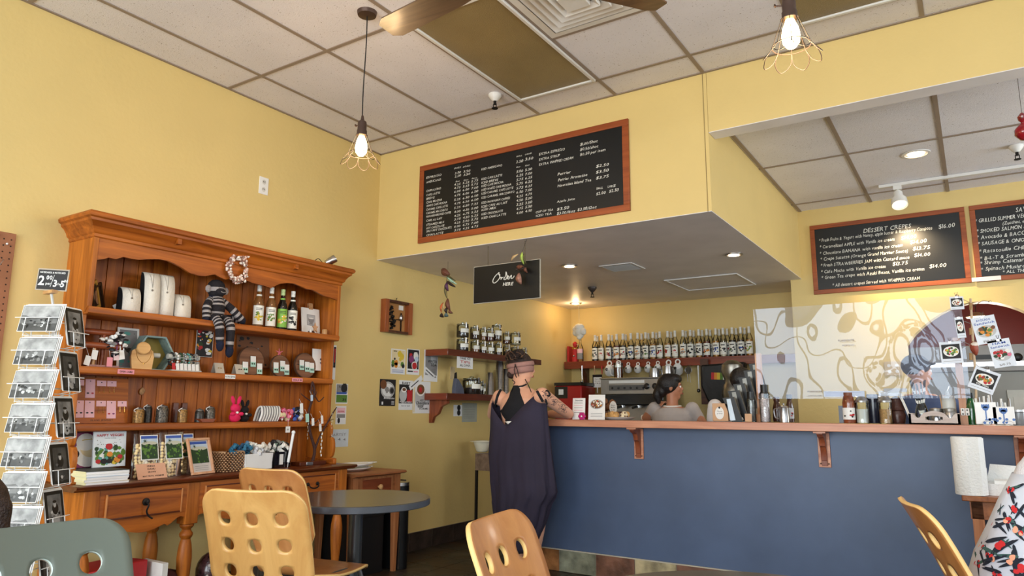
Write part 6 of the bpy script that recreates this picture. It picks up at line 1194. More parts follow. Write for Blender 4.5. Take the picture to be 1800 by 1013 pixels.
# driftwood stick with clipped photo cards
o=thing('photo_clip_branch','upright driftwood pole with wire arms rising above the counter','card stand',(cx(1718,.60,742),.60,ZC)); dr=mat('driftwood',(196,170,140),.8,bump=.4,bs=60)
def sp(px,py,y=.6): v=B(px,py,'y',y); return v-o.location
b=MB(); P=[sp(*q) for q in ((1717,745),(1716,700),(1714,650),(1711,610),(1708,560),(1706,525))]; b.tube(bez(P,5),[.006]*26,dr,8); b.o('pole',o)
b=MB(); [b.tube([sp(1706.3+.45*i-.0,533+i*.0+k*22,.6),sp(1707+.45*i,545+k*22,.6)],.0085,mat('twine',(176,140,96),.9,bump=.8,bs=200),8) for i in (0,) for k in (0,2,4)]; b.o('twine_wrap',o)
wire=mat('wire dark',(96,88,84),.4,.6)
for pts in ([(1707,533),(1698,529),(1688,524),(1682,520)],[(1707,540),(1716,536),(1728,529),(1740,531)],[(1708,570),(1698,566),(1688,564)],[(1708,556),(1722,562),(1732,558)],[(1711,598),(1735,600),(1760,600)],[(1712,610),(1690,600),(1675,602)],[(1714,640),(1726,648),(1735,646)]):
    b=MB(); b.tube(bez([sp(*q) for q in pts],4),.0016,wire,5); e=sp(*pts[-1]); b.tube([e+Vector((.008*math.cos(a),0,.008*math.sin(a))) for a in [2*PI*k/8 for k in range(8)]],.0015,wire,5,True); b.o('wire_arm',o)
b=MB(); leaf(b,sp(1704,610),sp(1722,604),.016,mat('shell white')); leaf(b,sp(1709,600),sp(1716,625),.02,mat('dried leaf rust',(150,70,50),.6)); b.o('dried_petals',o,solid=.002)
def food(b,F,w,h,cols,bg,dz=.0):
    b.rect(F,-w*.42,h*.22,w*.42,h*.88,bg,.001); b.disk(F,0,h*.55,w*.36,art['w'],.0015,h*.24)
    for k in range(26): a=random.uniform(0,2*PI); q=random.random()**.5; b.disk(F,q*w*.27*math.cos(a),h*.55+q*h*.17*math.sin(a),w*.06,random.choice(A(cols)),.002+k*1e-5,None,7,.2)
cards=[(1682,533,.068,.075,0,'small square food photo card clipped at the top left of the branch','nrcw',None,None),(1688,576,.042,.12,4,'narrow dark food photo card clipped left of the branch','nckr',None,None),(1672,620,.108,.125,2,'square salad photo card clipped lower left of the branch','ggyrd',None,None),
 (1733,580,.115,.155,9,'card reading AVOCADO Sandwich $10.75 clipped right of the branch','ncogd',('AVOCADO','Sandwich'),'$10.75'),(1761,621,.105,.155,9,'card reading HAM Sandwich $10.75 clipped far right of the branch','rprwd',('HAM','Sandwich'),'$10.75'),(1730,669,.125,.125,-24,'tilted square card of a plated meal clipped at the bottom of the branch','nogdr',None,None)]
for px,py,w,h,an,lab,cols,tt_,pr_ in cards:
    v=B(px,py,'y',.585); o=thing('photo_card',lab,'card',tuple(v),0,'food cards clipped on the branch'); a=R(an); F=FR((0,0,0),(math.cos(a),0,math.sin(a)),(-math.sin(a),0,math.cos(a))); F.o=F.v*(-h/2)
    b=MB(); b.fbox(F,-w/2,w/2,0,h,-.001,.0005,mat('card bluish white',(222,228,238),.5)); b.o('card',o); b=MB()
    if tt_:
        b.disk(F,0,h*.44,w*.42,mat('pale grey print'),.001,h*.22)
        for k in range(22): q=random.uniform(-.32,.32); b.disk(F,q*w,h*(.44+random.uniform(-.14,.14)),w*.09,random.choice(A(cols)),.0015+k*1e-5,None,8,.2)
        b.text(F,0,h*.83,tt_[0],.017,art['b'],.001,1,.05,width=w*.6,align='c'); b.text(F,0,h*.71,tt_[1],.017,art['b'],.001,1,.05,width=w*.85,align='c'); b.text(F,0,h*.06,pr_,.015,art['s'],.001,1,.05,width=w*.5,align='c')
    else:
        food(b,F,w,h,cols,ink if an!=0 else ink); b.fbox(F,-w*.4,w*.4,h*.1,h*.115,.0005,.001,art['s'])
        if an==-24: b.text(F,0,h*.25,'Our Menu',.014,wht,.004,1,width=w*.5,align='c')
    b.o('print',o); b=MB(); c=F.p(0,h-.004,.002); b.box(c,(.014,.008,.012),steel); b.tube([c+Vector((0,0,.006)),c+Vector((-.008,0,.026)),c+Vector((.008,0,.03)),c+Vector((0,0,.006))],.0014,wire,5); b.o('bulldog_clip',o)
# ================================================================ KITCHEN THROUGH THE ARCH
o=thing('range_hood','stainless steel kitchen hood and cabinet behind the arch','kitchen hood',(3.6,3.1,0)); b=MB(); b.bx((.02,.0,0),(2.0,.7,1.52),mat('steel panel',(120,118,112),.45,.7,var=.06,vs=3)); b.o('steel_body',o,bev=.004)
b=MB(); b.bx((-.0,-.05,1.52),(2.1,.72,1.74),mat('dark steel',(84,80,76),.3,.8)); b.bx((.0,-.06,1.56),(2.1,-.05,1.60),steel); b.o('hood_lip',o); b=MB(); b.lathe([(.035,0),(.035,.02),(.02,.03),(0,.03)],(.80,-.05,1.63),black,14,rot=(R(90),0,0)); b.o('knob',o)
b=MB(); b.bx((.5,-.03,1.62),(.68,-.051,1.66),black); b.o('control_strip',o); b=MB(); b.bx((.70,-.05,1.0),(1.02,0,1.36),mat('steel tray',(150,148,140),.45,.8)); b.bx((.74,-.06,1.05),(.98,-.05,1.30),mat('tray recess',(150,146,138),.4,.6)); b.o('tray',o)
o=thing('kitchen_pendant','small shaded pendant lamp glowing in the red kitchen','pendant lamp',tuple(B(1716,556,'y',2.97))); b=MB(); b.lathe([(.012,.035),(.03,.03),(.085,-.005),(.08,-.006),(.02,.02)],(0,0,0),mat('brown shade',(120,84,60),.5),18); b.o('shade',o); b=MB(); b.lathe([(.0,-.004),(.075,-.008),(.07,-.014),(0,-.02)],(0,0,0),mat('lit diffuser',(255,240,214),.4,emit=((255,232,200),3),var=0),18); b.o('diffuser',o); b=MB(); b.cyl((0,0,.035),(0,0,3.04-B(1716,556,'y',2.97).z),.003,black,6); b.o('cord',o)
l=bpy.data.lights.new('kitchen_glow','POINT'); l.energy=14; l.color=(1,.86,.68); l.shadow_soft_size=.05; q=bpy.data.objects.new('kitchen_glow',l); q.parent=o; q.location=(.05,.35,-.08); bpy.context.collection.objects.link(q)
o=thing('wall_outlet','grey electrical outlet on the menu wall seen through the plastic sheet','outlet',(B(1570,648,'y',2.7).x,2.7,B(1570,648,'y',2.7).z)); b=MB(); b.bx((-.065,-.008,-.06),(.065,0,.06),mat('beige plate')); b.o('cover_plate',o); b=MB(); F=FR((0,-.009,0),(1,0,0),(0,0,1)); [b.disk(F,s,z,.014,wht,0) for s in(-.03,.03) for z in (-.025,.025)]; b.o('sockets',o)
# ================================================================ CEILING THINGS
random.seed(51)
whm=mat('white metal',(226,224,220),.4,var=.02)
def lightpanel(x,y1,lab):
    o=thing('light_panel',lab,'ceiling light',(x+.305,y1-.61,CZ),0,'unlit ceiling light panels'); b=MB()
    for q in ((-.293,-.598,-.272,.598),(.272,-.598,.293,.598),(-.272,-.598,.272,-.575),(-.272,.575,.272,.598)): b.bx((q[0],q[1],-.018),(q[2],q[3],-.002),whm)
    b.o('frame',o,bev=.003); b=MB(); b.bx((-.272,-.575,-.008),(.272,.575,-.003),mat('yellowed diffuser',(150,128,84),.35,bump=.8,bs=260,var=.12,vs=2)); b.o('diffuser',o)
lightpanel(GX[2],GY[0],'yellowed unlit ceiling light panel above the drinks board'); lightpanel(GX[5],GY[0],'unlit ceiling light panel at the top right behind the right pendant')
o=thing('air_diffuser','white square stepped ceiling air diffuser','air vent',(GX[3]+.305,-.888-.305-.003,CZ)); b=MB()
for k,(r0,r1,z0,z1) in enumerate(((.298,.25,-.006,-.012),(.24,.2,-.016,-.002),(.195,.155,-.022,-.004),(.15,.11,-.026,-.006),(.105,.07,-.03,-.008),(.065,.0,-.034,-.03))):
    vs=[(s*r0,t*r0,z0) for s,t in ((-1,-1),(1,-1),(1,1),(-1,1))]+[(s*r1,t*r1,z1) for s,t in ((-1,-1),(1,-1),(1,1),(-1,1))]; b.add(vs,[(i,(i+1)%4,4+(i+1)%4,4+i) for i in range(4)],whm); b.add([(v[0],v[1],v[2]+.0) for v in vs[:4]]+[(v[0],v[1],-.001) for v in vs[:4]],[(i,(i+1)%4,4+(i+1)%4,4+i) for i in range(4)],whm)
b.o('louvres',o)
def sprinkler(x,y,z,lab,m=whm):
    o=thing('fire_sprinkler',lab,'sprinkler',(x,y,z)); b=MB(); b.lathe([(.045,-.001),(.046,-.012),(.03,-.035),(.016,-.05)],(0,0,0),m,18); b.o('escutcheon',o); b=MB(); b.cyl((0,0,-.045),(0,0,-.075),.010,iron,8); b.cyl((-.012,0,-.07),(-.012,0,-.1),.003,iron,6); b.cyl((.012,0,-.07),(.012,0,-.1),.003,iron,6); b.lathe([(.022,-.1),(.022,-.104),(0,-.106)],(0,0,0),iron,12); b.o('sprinkler_head',o)
v=B(870,166,'z',CZ); sprinkler(v.x,v.y,CZ,'white fire sprinkler on the main ceiling beside the light panel')
v=B(1041,505,'z',SOF); sprinkler(v.x,v.y,SOF,'dark fire sprinkler under the bar soffit',mat('dark rose steel',(80,72,70),.4,.5))
v=B(1786,256,'z',KZ); sprinkler(v.x,v.y,KZ,'white fire sprinkler on the counter ceiling at the right')
def downlight(px,py,z,lab,w,r=.055,warm=(1,.78,.5),spot=True):
    v=B(px,py,'z',z); o=thing('recessed_light',lab,'ceiling light',(v.x,v.y,z)); b=MB(); b.lathe([(r*1.25,-.001),(r*1.25,-.007),(r,-.009),(r*.98,-.002)],(0,0,0),steel if r<.06 else whm,22,cap=False); b.o('trim_ring',o)
    b=MB(); b.lathe([(r*.75,-.003),(r*.7,-.012),(0,-.018)],(0,0,0),mat('lit lamp %s'%(px),(255,238,206),.4,emit=((255,226,180),6),var=0),18); b.o('lamp_face',o)
    l=bpy.data.lights.new('downlight_glow','SPOT' if spot else 'POINT'); l.energy=w; l.color=warm; l.shadow_soft_size=.04
    if spot: l.spot_size=R(125); l.spot_blend=.9
    q=bpy.data.objects.new('downlight_glow',l); q.location=(0,0,-.03 if spot else -.06); q.parent=o; bpy.context.collection.objects.link(q)
downlight(1001,467,SOF,'small recessed light under the soffit above the Order HERE sign',5); downlight(1290,447,SOF,'small recessed light at the right of the soffit',5)
downlight(1012,533,SOF,'glowing warm recessed light in the bar corner above the cloud lamp',2.6,warm=(1,.66,.32),spot=False); downlight(1610,270,KZ,'round recessed light on the counter ceiling',12,.075)
o=thing('square_vent','small square white air vent in the bar soffit','air vent',(1.62,1.31,SOF)); b=MB()
for q in ((-.15,-.15,.15,-.125),(-.15,.125,.15,.15),(-.15,-.125,-.125,.125),(.125,-.125,.15,.125)): b.bx((q[0],q[1],-.008),(q[2],q[3],-.001),whm)
b.o('frame',o); b=MB(); b.bx((-.125,-.125,-.003),(.125,.125,-.001),mat('vent dark',(60,54,50),.8)); [b.box((0,-.11+.022*k,-.008),(.25,.016,.002),whm,rot=(R(35),0,0)) for k in range(11)]; b.o('slats',o)
o=thing('access_panel','flat grey ceiling access panel with a white frame in the bar soffit','ceiling panel',(2.04,2.42,SOF)); b=MB(); 
for q in ((-.34,-.34,.34,-.31),(-.34,.31,.34,.34),(-.34,-.31,-.325,.31),(.325,-.31,.34,.31)): b.bx((q[0],q[1],-.010),(q[2],q[3],-.001),whm)
b.o('frame',o); b=MB(); b.bx((-.325,-.31,-.004),(.325,.31,-.001),grey_paint); b.o('panel',o)
# track light over the menu boards
o=thing('track_light','white ceiling track with a spotlight over the menu boards','track light',(3.55,2.22,KZ)); b=MB(); b.bx((0,-.018,-.028),(2.4,.018,-.002),whm); b.o('track',o,bev=.002)
b=MB(); x=.135; b.bx((x-.03,-.02,-.06),(x+.03,.02,-.028),whm); b.cyl((x,0,-.06),(x,0,-.09),.008,whm,8); q=Euler((R(-28),0,R(10))).to_matrix(); b.lathe([(0,.03),(.035,.028),(.037,-.03),(.058,-.05),(.062,-.11),(.058,-.112),(.05,-.06)],(x,.01,-.105),whm,20,rot=q); b.o('spot_head',o)
b=MB(); b.lathe([(.05,-.10),(0,-.098)],(x,.01,-.105),mat('lit reflector',(255,236,200),.4,emit=((255,220,170),3),var=0),18,rot=q); b.o('lamp_face',o)
l=bpy.data.lights.new('spot_glow','SPOT'); l.energy=55; l.color=(1,.76,.46); l.spot_size=R(95); l.spot_blend=.8; l.shadow_soft_size=.03; q=bpy.data.objects.new('spot_glow',l); q.parent=o; q.location=(x,.10,-.235); q.rotation_euler=(R(38),0,R(-8)); bpy.context.collection.objects.link(q)
# glass bauble at the right edge
v=B(1800,232,'z',2.72); o=thing('glass_bauble','red glass bauble ornament hanging at the upper right photo edge','ornament',(v.x,v.y,KZ)); b=MB(); z=v.z-KZ; rg=mat('red bauble',(150,22,34),.15,coat=.7,var=.3,vs=20); b.lathe([(0,-.05),(.02,-.045),(.045,-.015),(.045,.015),(.02,.045),(.008,.055),(.02,.07),(.024,.09),(.01,.11),(0,.115)],(0,0,z),rg,18); b.o('bauble',o); b=MB(); b.cyl((0,0,0),(0,0,z+.11),.0014,wire,5); b.o('string',o)
# wire cage pendants
def pendant(px,py,d,lab,s=1.0):
    c=D(px,py,d); o=thing('cage_pendant',lab,'pendant lamp',(c.x,c.y,CZ),0,'wire cage bulb pendants'); z=c.z-CZ
    brass=mat('aged bronze',(92,74,66),.4,.7); b=MB(); b.lathe([(0,0),(.055,0),(.05,-.02),(.012,-.026),(0,-.026)],(0,0,0),brass,18); b.o('canopy',o)
    b=MB(); n=10; L=z+.145*s; b.tube([(.004*math.sin(k*.6),0,lerp(0,L,k/n)) for k in range(n+1)],.0032,black,6); b.o('cord',o)
    b=MB(); b.lathe([(.006,.17),(.01,.145),(.022,.135),(.024,.12),(.024,.09),(.027,.085),(.027,.06),(.02,.055)],(0,0,z),brass,18); b.cyl((-.02,0,z+.118),(-.045,0,z+.124),.003,brass,6); b.ball((-.048,0,z+.126),(.004,.009,.007),brass,8); b.o('socket',o)
    b=MB(); b.lathe([(.013,.06),(.018,.045),(.028,.02),(.032,-.01),(.028,-.035),(.015,-.052),(0,-.056)],(0,0,z),mat('glowing bulb',(255,236,190),.3,emit=((255,226,160),22),var=0),18); b.o('bulb',o)
    b=MB(); cw_=mat('cage wire',(44,34,32),.5,.0); N=8
    b.tube([(.029*math.cos(2*PI*k/20),.029*math.sin(2*PI*k/20),z+.06) for k in range(20)],.0025,cw_,5,True)
    b.tube([(.066*math.cos(2*PI*k/28),.066*math.sin(2*PI*k/28),z-.045) for k in range(28)],.0018,cw_,5,True)
    for k in range(N):
        a=2*PI*k/N+.2; e=2*PI*(k+1)/N+.2; m_=(a+e)/2
        b.tube([(.029*math.cos(a),.029*math.sin(a),z+.06),(.066*math.cos(a),.066*math.sin(a),z-.045)],.0015,cw_,5)
        P=[(.066*math.cos(a),.066*math.sin(a),z-.045),(.09*math.cos(a+.07),.09*math.sin(a+.07),z-.078),(.104*math.cos(m_),.104*math.sin(m_),z-.1),(.09*math.cos(e-.07),.09*math.sin(e-.07),z-.078),(.066*math.cos(e),.066*math.sin(e),z-.045)]
        b.tube(bez(P,4),.0016,cw_,5)
    b.o('wire_cage',o)
    l=bpy.data.lights.new('bulb_light','POINT'); l.energy=PEND; l.color=(1,.66,.34); l.shadow_soft_size=.07; q=bpy.data.objects.new('bulb_light',l); q.parent=o; q.location=(0,0,z-.075); bpy.context.collection.objects.link(q)
pendant(635,257,3.75,'wire cage pendant bulb hanging in front of the left wall corner'); pendant(1390,60,2.55,'wire cage pendant bulb at the top right of the photo')
# ceiling fan
hub=Vector((2.607,-2.015,2.98)); o=thing('ceiling_fan','brown bladed ceiling fan mostly above the frame, one blade tip showing','ceiling fan',(hub.x,hub.y,CZ)); b=MB(); zf=hub.z-CZ; b.lathe([(0,0),(.07,0),(.06,-.04),(.014,-.05),(.014,zf+.08),(.09,zf+.06),(.12,zf+.02),(.12,zf-.05),(.06,zf-.09),(0,zf-.1)],(0,0,0),mat('aged bronze'),24); b.o('motor',o)
fb=wood('fan blade wood',(84,62,44),(120,92,66),'x',.4); a0=math.atan2(-1.93-hub.y,1.87-hub.x)
for k in range(3):
    a=a0+k*2*PI/3; q=Euler((R(10),0,a)).to_matrix(); b=MB(); pts=[(.16,-.05),(.3,-.065),(.70,-.07),(.745,-.045),(.745,.045),(.70,.07),(.3,.065),(.16,.05)]
    F=FR((0,0,zf-.02),q@Vector((1,0,0)),q@Vector((0,1,0))); b.prism(F,pts,-.004,.004,fb); b.fbox(F,.08,.2,-.02,.02,-.01,-.004,mat('aged bronze')); b.o('blade',o)
# ================================================================ CHAIRS, TABLES AND FLOOR THINGS
random.seed(61)
birch=wood('honey birch ply',(206,150,84),(228,178,108),'z',.35,.55,.35); birchd=wood('darker birch ply',(176,112,60),(202,140,82),'z',.35,.55,.35)
plye=mat('ply edge',(236,196,128),.5); tubem=mat('satin tube',(172,174,178),.3,.9,var=0); greyp=mat('grey green painted ply',(104,112,102),.4,var=.04,vs=3)
def bent_chair(shell,edge,lab,loc,rz,back=.40,tiltb=.20):
    """moulded ply shell with nine round holes, local +y is the way the sitter faces"""
    o=thing('bentwood_chair',lab,'chair',loc,rz,'bentwood chairs with nine holes'); SL=.36; BR=.06; ba=PI/2+tiltb
    L1=SL; L2=BR*ba; L3=back
    def prof(t):
        if t<L1:
            y=.19-t; z=.445-.016*math.sin(PI*t/L1)-(.03*((.06-t)/.06)**2 if t<.06 else 0); return Vector((0,y,z)),Vector((0,0,1))
        c=Vector((0,.19-SL,.445+BR)); 
        if t<L1+L2: a=(t-L1)/BR; return c+Vector((0,-BR*math.sin(a),-BR*math.cos(a))),Vector((0,math.sin(a),math.cos(a)))
        a=ba; p=c+Vector((0,-BR*math.sin(a),-BR*math.cos(a))); d=Vector((0,-math.cos(a)*-1*-1,math.sin(a))); d=Vector((0,-math.cos(math.pi-a)*1 if 0 else math.cos(a),math.sin(a))); s=t-L1-L2
        cv=.05*(s/back)**2*-1
        return p+d*s+Vector((0,math.sin(a),-math.cos(a)))*0+Vector((0,cv,0)),Vector((0,math.sin(a),0.2)).normalized()
    T=L1+L2+L3
    def half(t):
        if t<.05: return .195*math.sqrt(max(.0,1-((.05-t)/.052)**2))*.25+.195*.75
        if t<L1-.1: return .20
        m_=L1+L2*.5
        w=.13+.07*min(1,(abs(t-m_)/.16))**1.5
        if t>m_: w=.13+.055*min(1,(abs(t-m_)/.16))**1.5
        e=T-t
        if e<.07: w=w-.07+math.sqrt(max(0,.07**2-(.07-e)**2))
        return max(w,.02)
    def P(x,t): 
        p,n=prof(t); w=.2; return p+Vector((x,0,0))+n*(.03*(x/w)**2 if t>L1+L2 else .0)
    b=MB(); hx=[-.1,0,.1]; ht=[T-.075-.09*k-.02 for k in range(3)][::-1]; hr=.0235
    xb=[-.15,-.05,.05,.15]; tb=[ht[0]-.045,ht[0]+.045,ht[1]+.045,ht[2]+.045]
    def q(pts): b.add([tuple(P(x,t)) for x,t in pts],[tuple(range(len(pts)))],shell)
    # nested columns shared by every row so the surface welds into one smooth shell
    cols=[-1,-.5]+[None]*0
    hw0=half(tb[0]); XI=[-.15+.3*k/18 for k in range(19)]
    def xs(t,ref):
        s_=[-1,-.9]+[x/ref for x in XI]+[.9,1]; w=half(t); return [v*w for v in s_]
    def rowpts(t,inner):
        w=half(t)
        if inner: return [-w,-(w*.5+.075)]+XI+[(w*.5+.075),w]
        r_=half(tb[0]) if t<=tb[0] else half(tb[3]); k=w/r_; return [-w,-(r_*.5+.075)*k]+[x*k for x in XI]+[(r_*.5+.075)*k,w]
    def band(t0,t1,n):
        for i in range(n):
            ta,tb_=lerp(t0,t1,i/n),lerp(t0,t1,(i+1)/n); A0,A1=rowpts(ta,False),rowpts(tb_,False)
            for k in range(len(A0)-1): q([(A0[k],ta),(A0[k+1],ta),(A1[k+1],tb_),(A1[k],tb_)])
    band(0,tb[0],34); band(tb[3],T,12)
    for r in range(3):
        t0,t1=tb[r],tb[r+1]
        for i in range(6):
            ta,tb_=lerp(t0,t1,i/6),lerp(t0,t1,(i+1)/6); A0,A1=rowpts(ta,True),rowpts(tb_,True)
            for k in (0,1,20,21): q([(A0[k],ta),(A0[k+1],ta),(A1[k+1],tb_),(A1[k],tb_)])
        for c in range(3):
            cxx,ct=hx[c],(t0+t1)/2; hh=(t1-t0)/2; O=[(cxx-.05+.1*k/6,t0) for k in range(6)]+[(cxx+.05,t0+2*hh*k/6) for k in range(6)]+[(cxx+.05-.1*k/6,t1) for k in range(6)]+[(cxx-.05,t1-2*hh*k/6) for k in range(6)]
            I=[]
            for (x,t) in O: a=math.atan2((t-ct)/hh,(x-cxx)/.05); I.append((cxx+hr*math.cos(a),ct+hr*math.sin(a)))
            rings_=[O]+[[(lerp(O[k][0],I[k][0],f),lerp(O[k][1],I[k][1],f)) for k in range(24)] for f in (.35,.7,1)]
            for g in range(3):
                for k in range(24): j=(k+1)%24; q([rings_[g][k],rings_[g][j],rings_[g+1][j],rings_[g+1][k]])
    me=b.o('seat_shell',o); bm=bmesh.new(); bm.from_mesh(me.data); bmesh.ops.remove_doubles(bm,verts=bm.verts,dist=.0006); bmesh.ops.recalc_face_normals(bm,faces=bm.faces); bm.to_mesh(me.data); bm.free(); me.data.shade_smooth(); me.data.set_sharp_from_angle(angle=.7)
    me.data.materials.append(edge); s=me.modifiers.new('s','SOLIDIFY'); s.thickness=.012; s.offset=0; s.material_offset_rim=1
    for sx in(-1,1):
        b=MB(); x=.165*sx
        b.tube(bez([(x*1.12,.20,.012),(x*1.05,.19,.20),(x*.95,.15,.40),(x*.9,.08,.425),(x*.9,-.08,.425),(x*.95,-.14,.40),(x*1.08,-.2,.20),(x*1.18,-.235,.012)],6),.011,tubem,10); b.o('leg_frame',o)
        for y,xx in((.2,x*1.12),(-.235,x*1.18)): b=MB(); b.cyl((xx,y,0),(xx,y,.022),.014,black); b.o('foot_cap',o)
    b=MB(); b.cyl((-.155,.10,.424),(.155,.10,.424),.009,tubem); b.cyl((-.155,-.1,.424),(.155,-.1,.424),.009,tubem); b.cyl((-.18,.19,.2),(.18,.19,.2),.006,tubem); b.o('cross_bar',o)
    return o
def face(v): return math.atan2(-v[0],v[1])
def chair_at(px,py,d,f,shell,edge,lab,**k):
    top=D(px,py,d); rz=face(f); q=Matrix.Rotation(rz,3,'Z')@Vector((0,-.34,0)); return bent_chair(shell,edge,lab,(top.x-q.x,top.y-q.y,0),rz,**k)
chair_at(440,868,2.30,(-.38,.92),birch,plye,'honey birch chair with nine holes nearest the camera, seen from behind at the round table')
chair_at(470,830,3.1,(-.15,1),birchd,plye,'darker birch chair pushed up to the round table beside the dresser')
chair_at(868,924,1.76,(1,.18),birchd,plye,'birch chair at bottom centre facing the near table edge')
chair_at(1625,882,2.12,(.965,.26),birchd,plye,'birch chair seen edge on at the right under the woman in the floral dress',tiltb=.30)
chair_at(70,940,1.58,(.95,-.05),greyp,mat('grey edge',(206,222,218),.4),'grey green painted chair at the bottom left photo corner')
def round_table(c,r,lab,top=.73):
    o=thing('round_table',lab,'table',(c[0],c[1],0),0,'round grey cafe tables'); tm=mat('dark grey laminate',(66,66,66),.22,var=.08,vs=4,coat=.3); ed=mat('grey table edge',(92,96,104),.3,.4,var=.03)
    b=MB(); b.lathe([(0,top-.001),(r-.004,top-.001),(r-.001,top-.004)],(0,0,0),tm,64,cap=False); b.lathe([(0,top-.034),(r-.003,top-.034),(r,top-.031),(r,top-.005),(r-.001,top-.004)],(0,0,0),ed,64,cap=False); b.o('table_top',o)
    b=MB(); b.cyl((0,0,.03),(0,0,top-.034),.036,mat('gunmetal tube',(80,84,88),.3,.8),20); b.lathe([(.15,top-.04),(.15,top-.034),(0,top-.034)],(0,0,0),iron,20); b.o('pedestal',o)
    b=MB(); b.lathe([(0,0),(.24,0),(.24,.012),(.05,.03),(.036,.06)],(0,0,0),iron,32); b.o('base',o)
    return o
round_table((1.405,-1.53),.37,'round grey cafe table beside the dresser under the birch chairs')
round_table((3.62,-2.51),.41,'round grey cafe table whose far rim shows at the bottom photo edge')
# end table with plates
o=thing('end_table','small oak end table with one drawer between the dresser and the corner','table',(.03,-.32,0)); eo=wood('red oak',(124,70,38),(166,104,62),'y',.45,1.2,.2); eoz=wood('red oak upright',(140,82,46),(182,120,76),'z',.45,1.2,.2)
# local y from -.24 to .24, depth .38
b=MB(); F=FR((0,-.26,0),(1,0,0),(0,0,1),(0,1,0)); b.prism(F,[(0,.70),(.40,.70),(.42,.708),(.42,.716),(.405,.724),(0,.724)],0,.52,eo); b.o('table_top',o)
b=MB(); b.bx((.345,-.2,.545),(.365,.2,.70),eo); b.bx((.02,-.22,.50),(.34,-.205,.70),eo); b.bx((.02,.205,.50),(.34,.22,.70),eo); b.bx((.01,-.2,.5),(.03,.2,.7),eo)
for s in (-1,1): b.prism(FR((.345,0,0),(0,s,0),(0,0,1),(1,0,0)),[(0.05,.545),(.2,.545),(.2,.47),(.16,.5),(.1,.52),(.05,.53)],0,.02,eo)
b.o('apron',o)
for y in(-.22,.22):
    for x in (.03,.35): b=MB(); b.add([(x+sx*w_,y+sy*w_,z) for z,w_ in((0.001,.014),(.5,.024),(.70,.024)) for sx,sy in((-1,-1),(1,-1),(1,1),(-1,1))],[(4*i+k,4*i+(k+1)%4,4*i+4+(k+1)%4,4*i+4+k) for i in (0,1) for k in range(4)]+[(3,2,1,0),(8,9,10,11)],eoz); b.o('leg',o)
b=MB(); b.bx((.36,-.145,.565),(.374,.145,.675),wood('drawer red oak',(104,46,24),(140,72,40),'y',.4)); b.bx((.362,-.165,.55),(.368,.165,.69),eoz); d=b.o('drawer',o); b=MB(); b.lathe([(.008,0),(.008,.012),(.019,.02),(.018,.03),(0,.036)],(.374,.01,.62),oak,14,rot=(0,R(90),0)); b.o('knob',d)
for k,(z,s,lab) in enumerate(((.725,1,'lower long white oval plate on the oak end table'),(.752,.95,'upper long white oval plate stacked on the oak end table'))):
    b=MB(); b.lathe([(0,.003),(.10,.003),(.165,.022),(.175,.024),(.172,.018),(.11,-.001),(0,-.001)],(0,0,0),white,32,sx=.62*s,sy=1.0*s,cap=False); b.box((0,.18*s,.021),(.05,.05,.006),white); c_=b.o('oval_plate'); c_.location=(.20,-.38+.02*k,z); c_.rotation_euler=(R(1.5*k),0,R(4-10*k)); tag(c_,lab,'plate','white oval plates on the end table')
# steel and black waste bin
o=thing('waste_bin','tall slim black waste bin with steel edge and lid beside the oak end table','bin',(.10,-.01,0)); b=MB(); q_=[(0,-.055)]+[(.25+.06*math.cos(a),.065*math.sin(a)+.005) for a in [-PI/2+PI*k/10 for k in range(11)]]+[(0,.065)]; b.prism(FR((0,0,.0),(1,0,0),(0,1,0)),q_,0.004,.60,mat('black bin steel',(26,27,29),.3,.3,var=0)); b.o('body',o)
b=MB(); b.prism(FR((0,0,.0),(1,0,0),(0,1,0)),q_,.601,.625,steel); b.tube([(.20,-.02,.645),(.30,.0,.64)],.006,steel,6); b.o('lid',o); b=MB(); b.bx((.288,-.058,.01),(.298,-.048,.6),steel); b.o('steel_edge',o)
o=thing('black_crate','black plastic crate on the floor under the oak end table','crate',(.04,-.32,0)); b=MB(); b.bx((.0,-.17,0),(.28,.17,.44),mat('black crate plastic',(16,16,18),.5,var=0)); b.bx((.282,-.17,.40),(.29,.17,.44),mat('black crate plastic')); b.o('crate_body',o,bev=.006)
# stand with bowl, crate
sy=1.10; o=thing('side_stand','small dark metal stand with a grey wooden box top beside the counter end','stand',(.30,1.10,0)); b=MB(); b.bx((-.02,-.05,.64),(.30,.32,.785),wood('grey brown wood',(98,78,62),(132,108,88),'y',.6)); b.o('wooden_top',o)
for x,y in ((-.01,-.04),(.29,-.04),(-.01,.31),(.29,.31)): b=MB(); b.bx((x-.01,y-.01,0),(x+.01,y+.01,.64),iron); b.o('leg',o)
b=MB(); b.bx((-.01,-.03,.2),(.29,-.02,.21),iron); b.o('rail',o)
b=MB(); b.lathe([(0,0),(.06,0),(.08,.015),(.115,.10),(.118,.11),(.16,.112),(.16,.118),(.105,.118),(.07,.02),(0,.012)],(0,0,0),mat('cream bowl',(226,220,198),.4),24,cap=False); c_=b.o('white_bowl'); c_.scale=(.72,.72,.85); c_.location=(.20,1.27,.786); tag(c_,'cream white bowl on the grey wooden stand behind the standing woman','bowl')
o=thing('step_stool','small grey plastic step stool on the floor behind the standing woman','stool',(.83,1.05,0)); b=MB(); gp_=mat('grey plastic',(84,90,98),.4); b.bx((-.16,-.13,.24),(.16,.13,.27),gp_); b.o('seat',o,bev=.01)
for s in (-1,1): b=MB(); b.prism(FR((0,s*.11,0),(1,0,0),(0,0,1)),[(-.18,0),(-.13,0),(-.10,.2),(.10,.2),(.13,0),(.18,0),(.15,.24),(-.15,.24)],-.01,.01,gp_); b.o('leg',o)
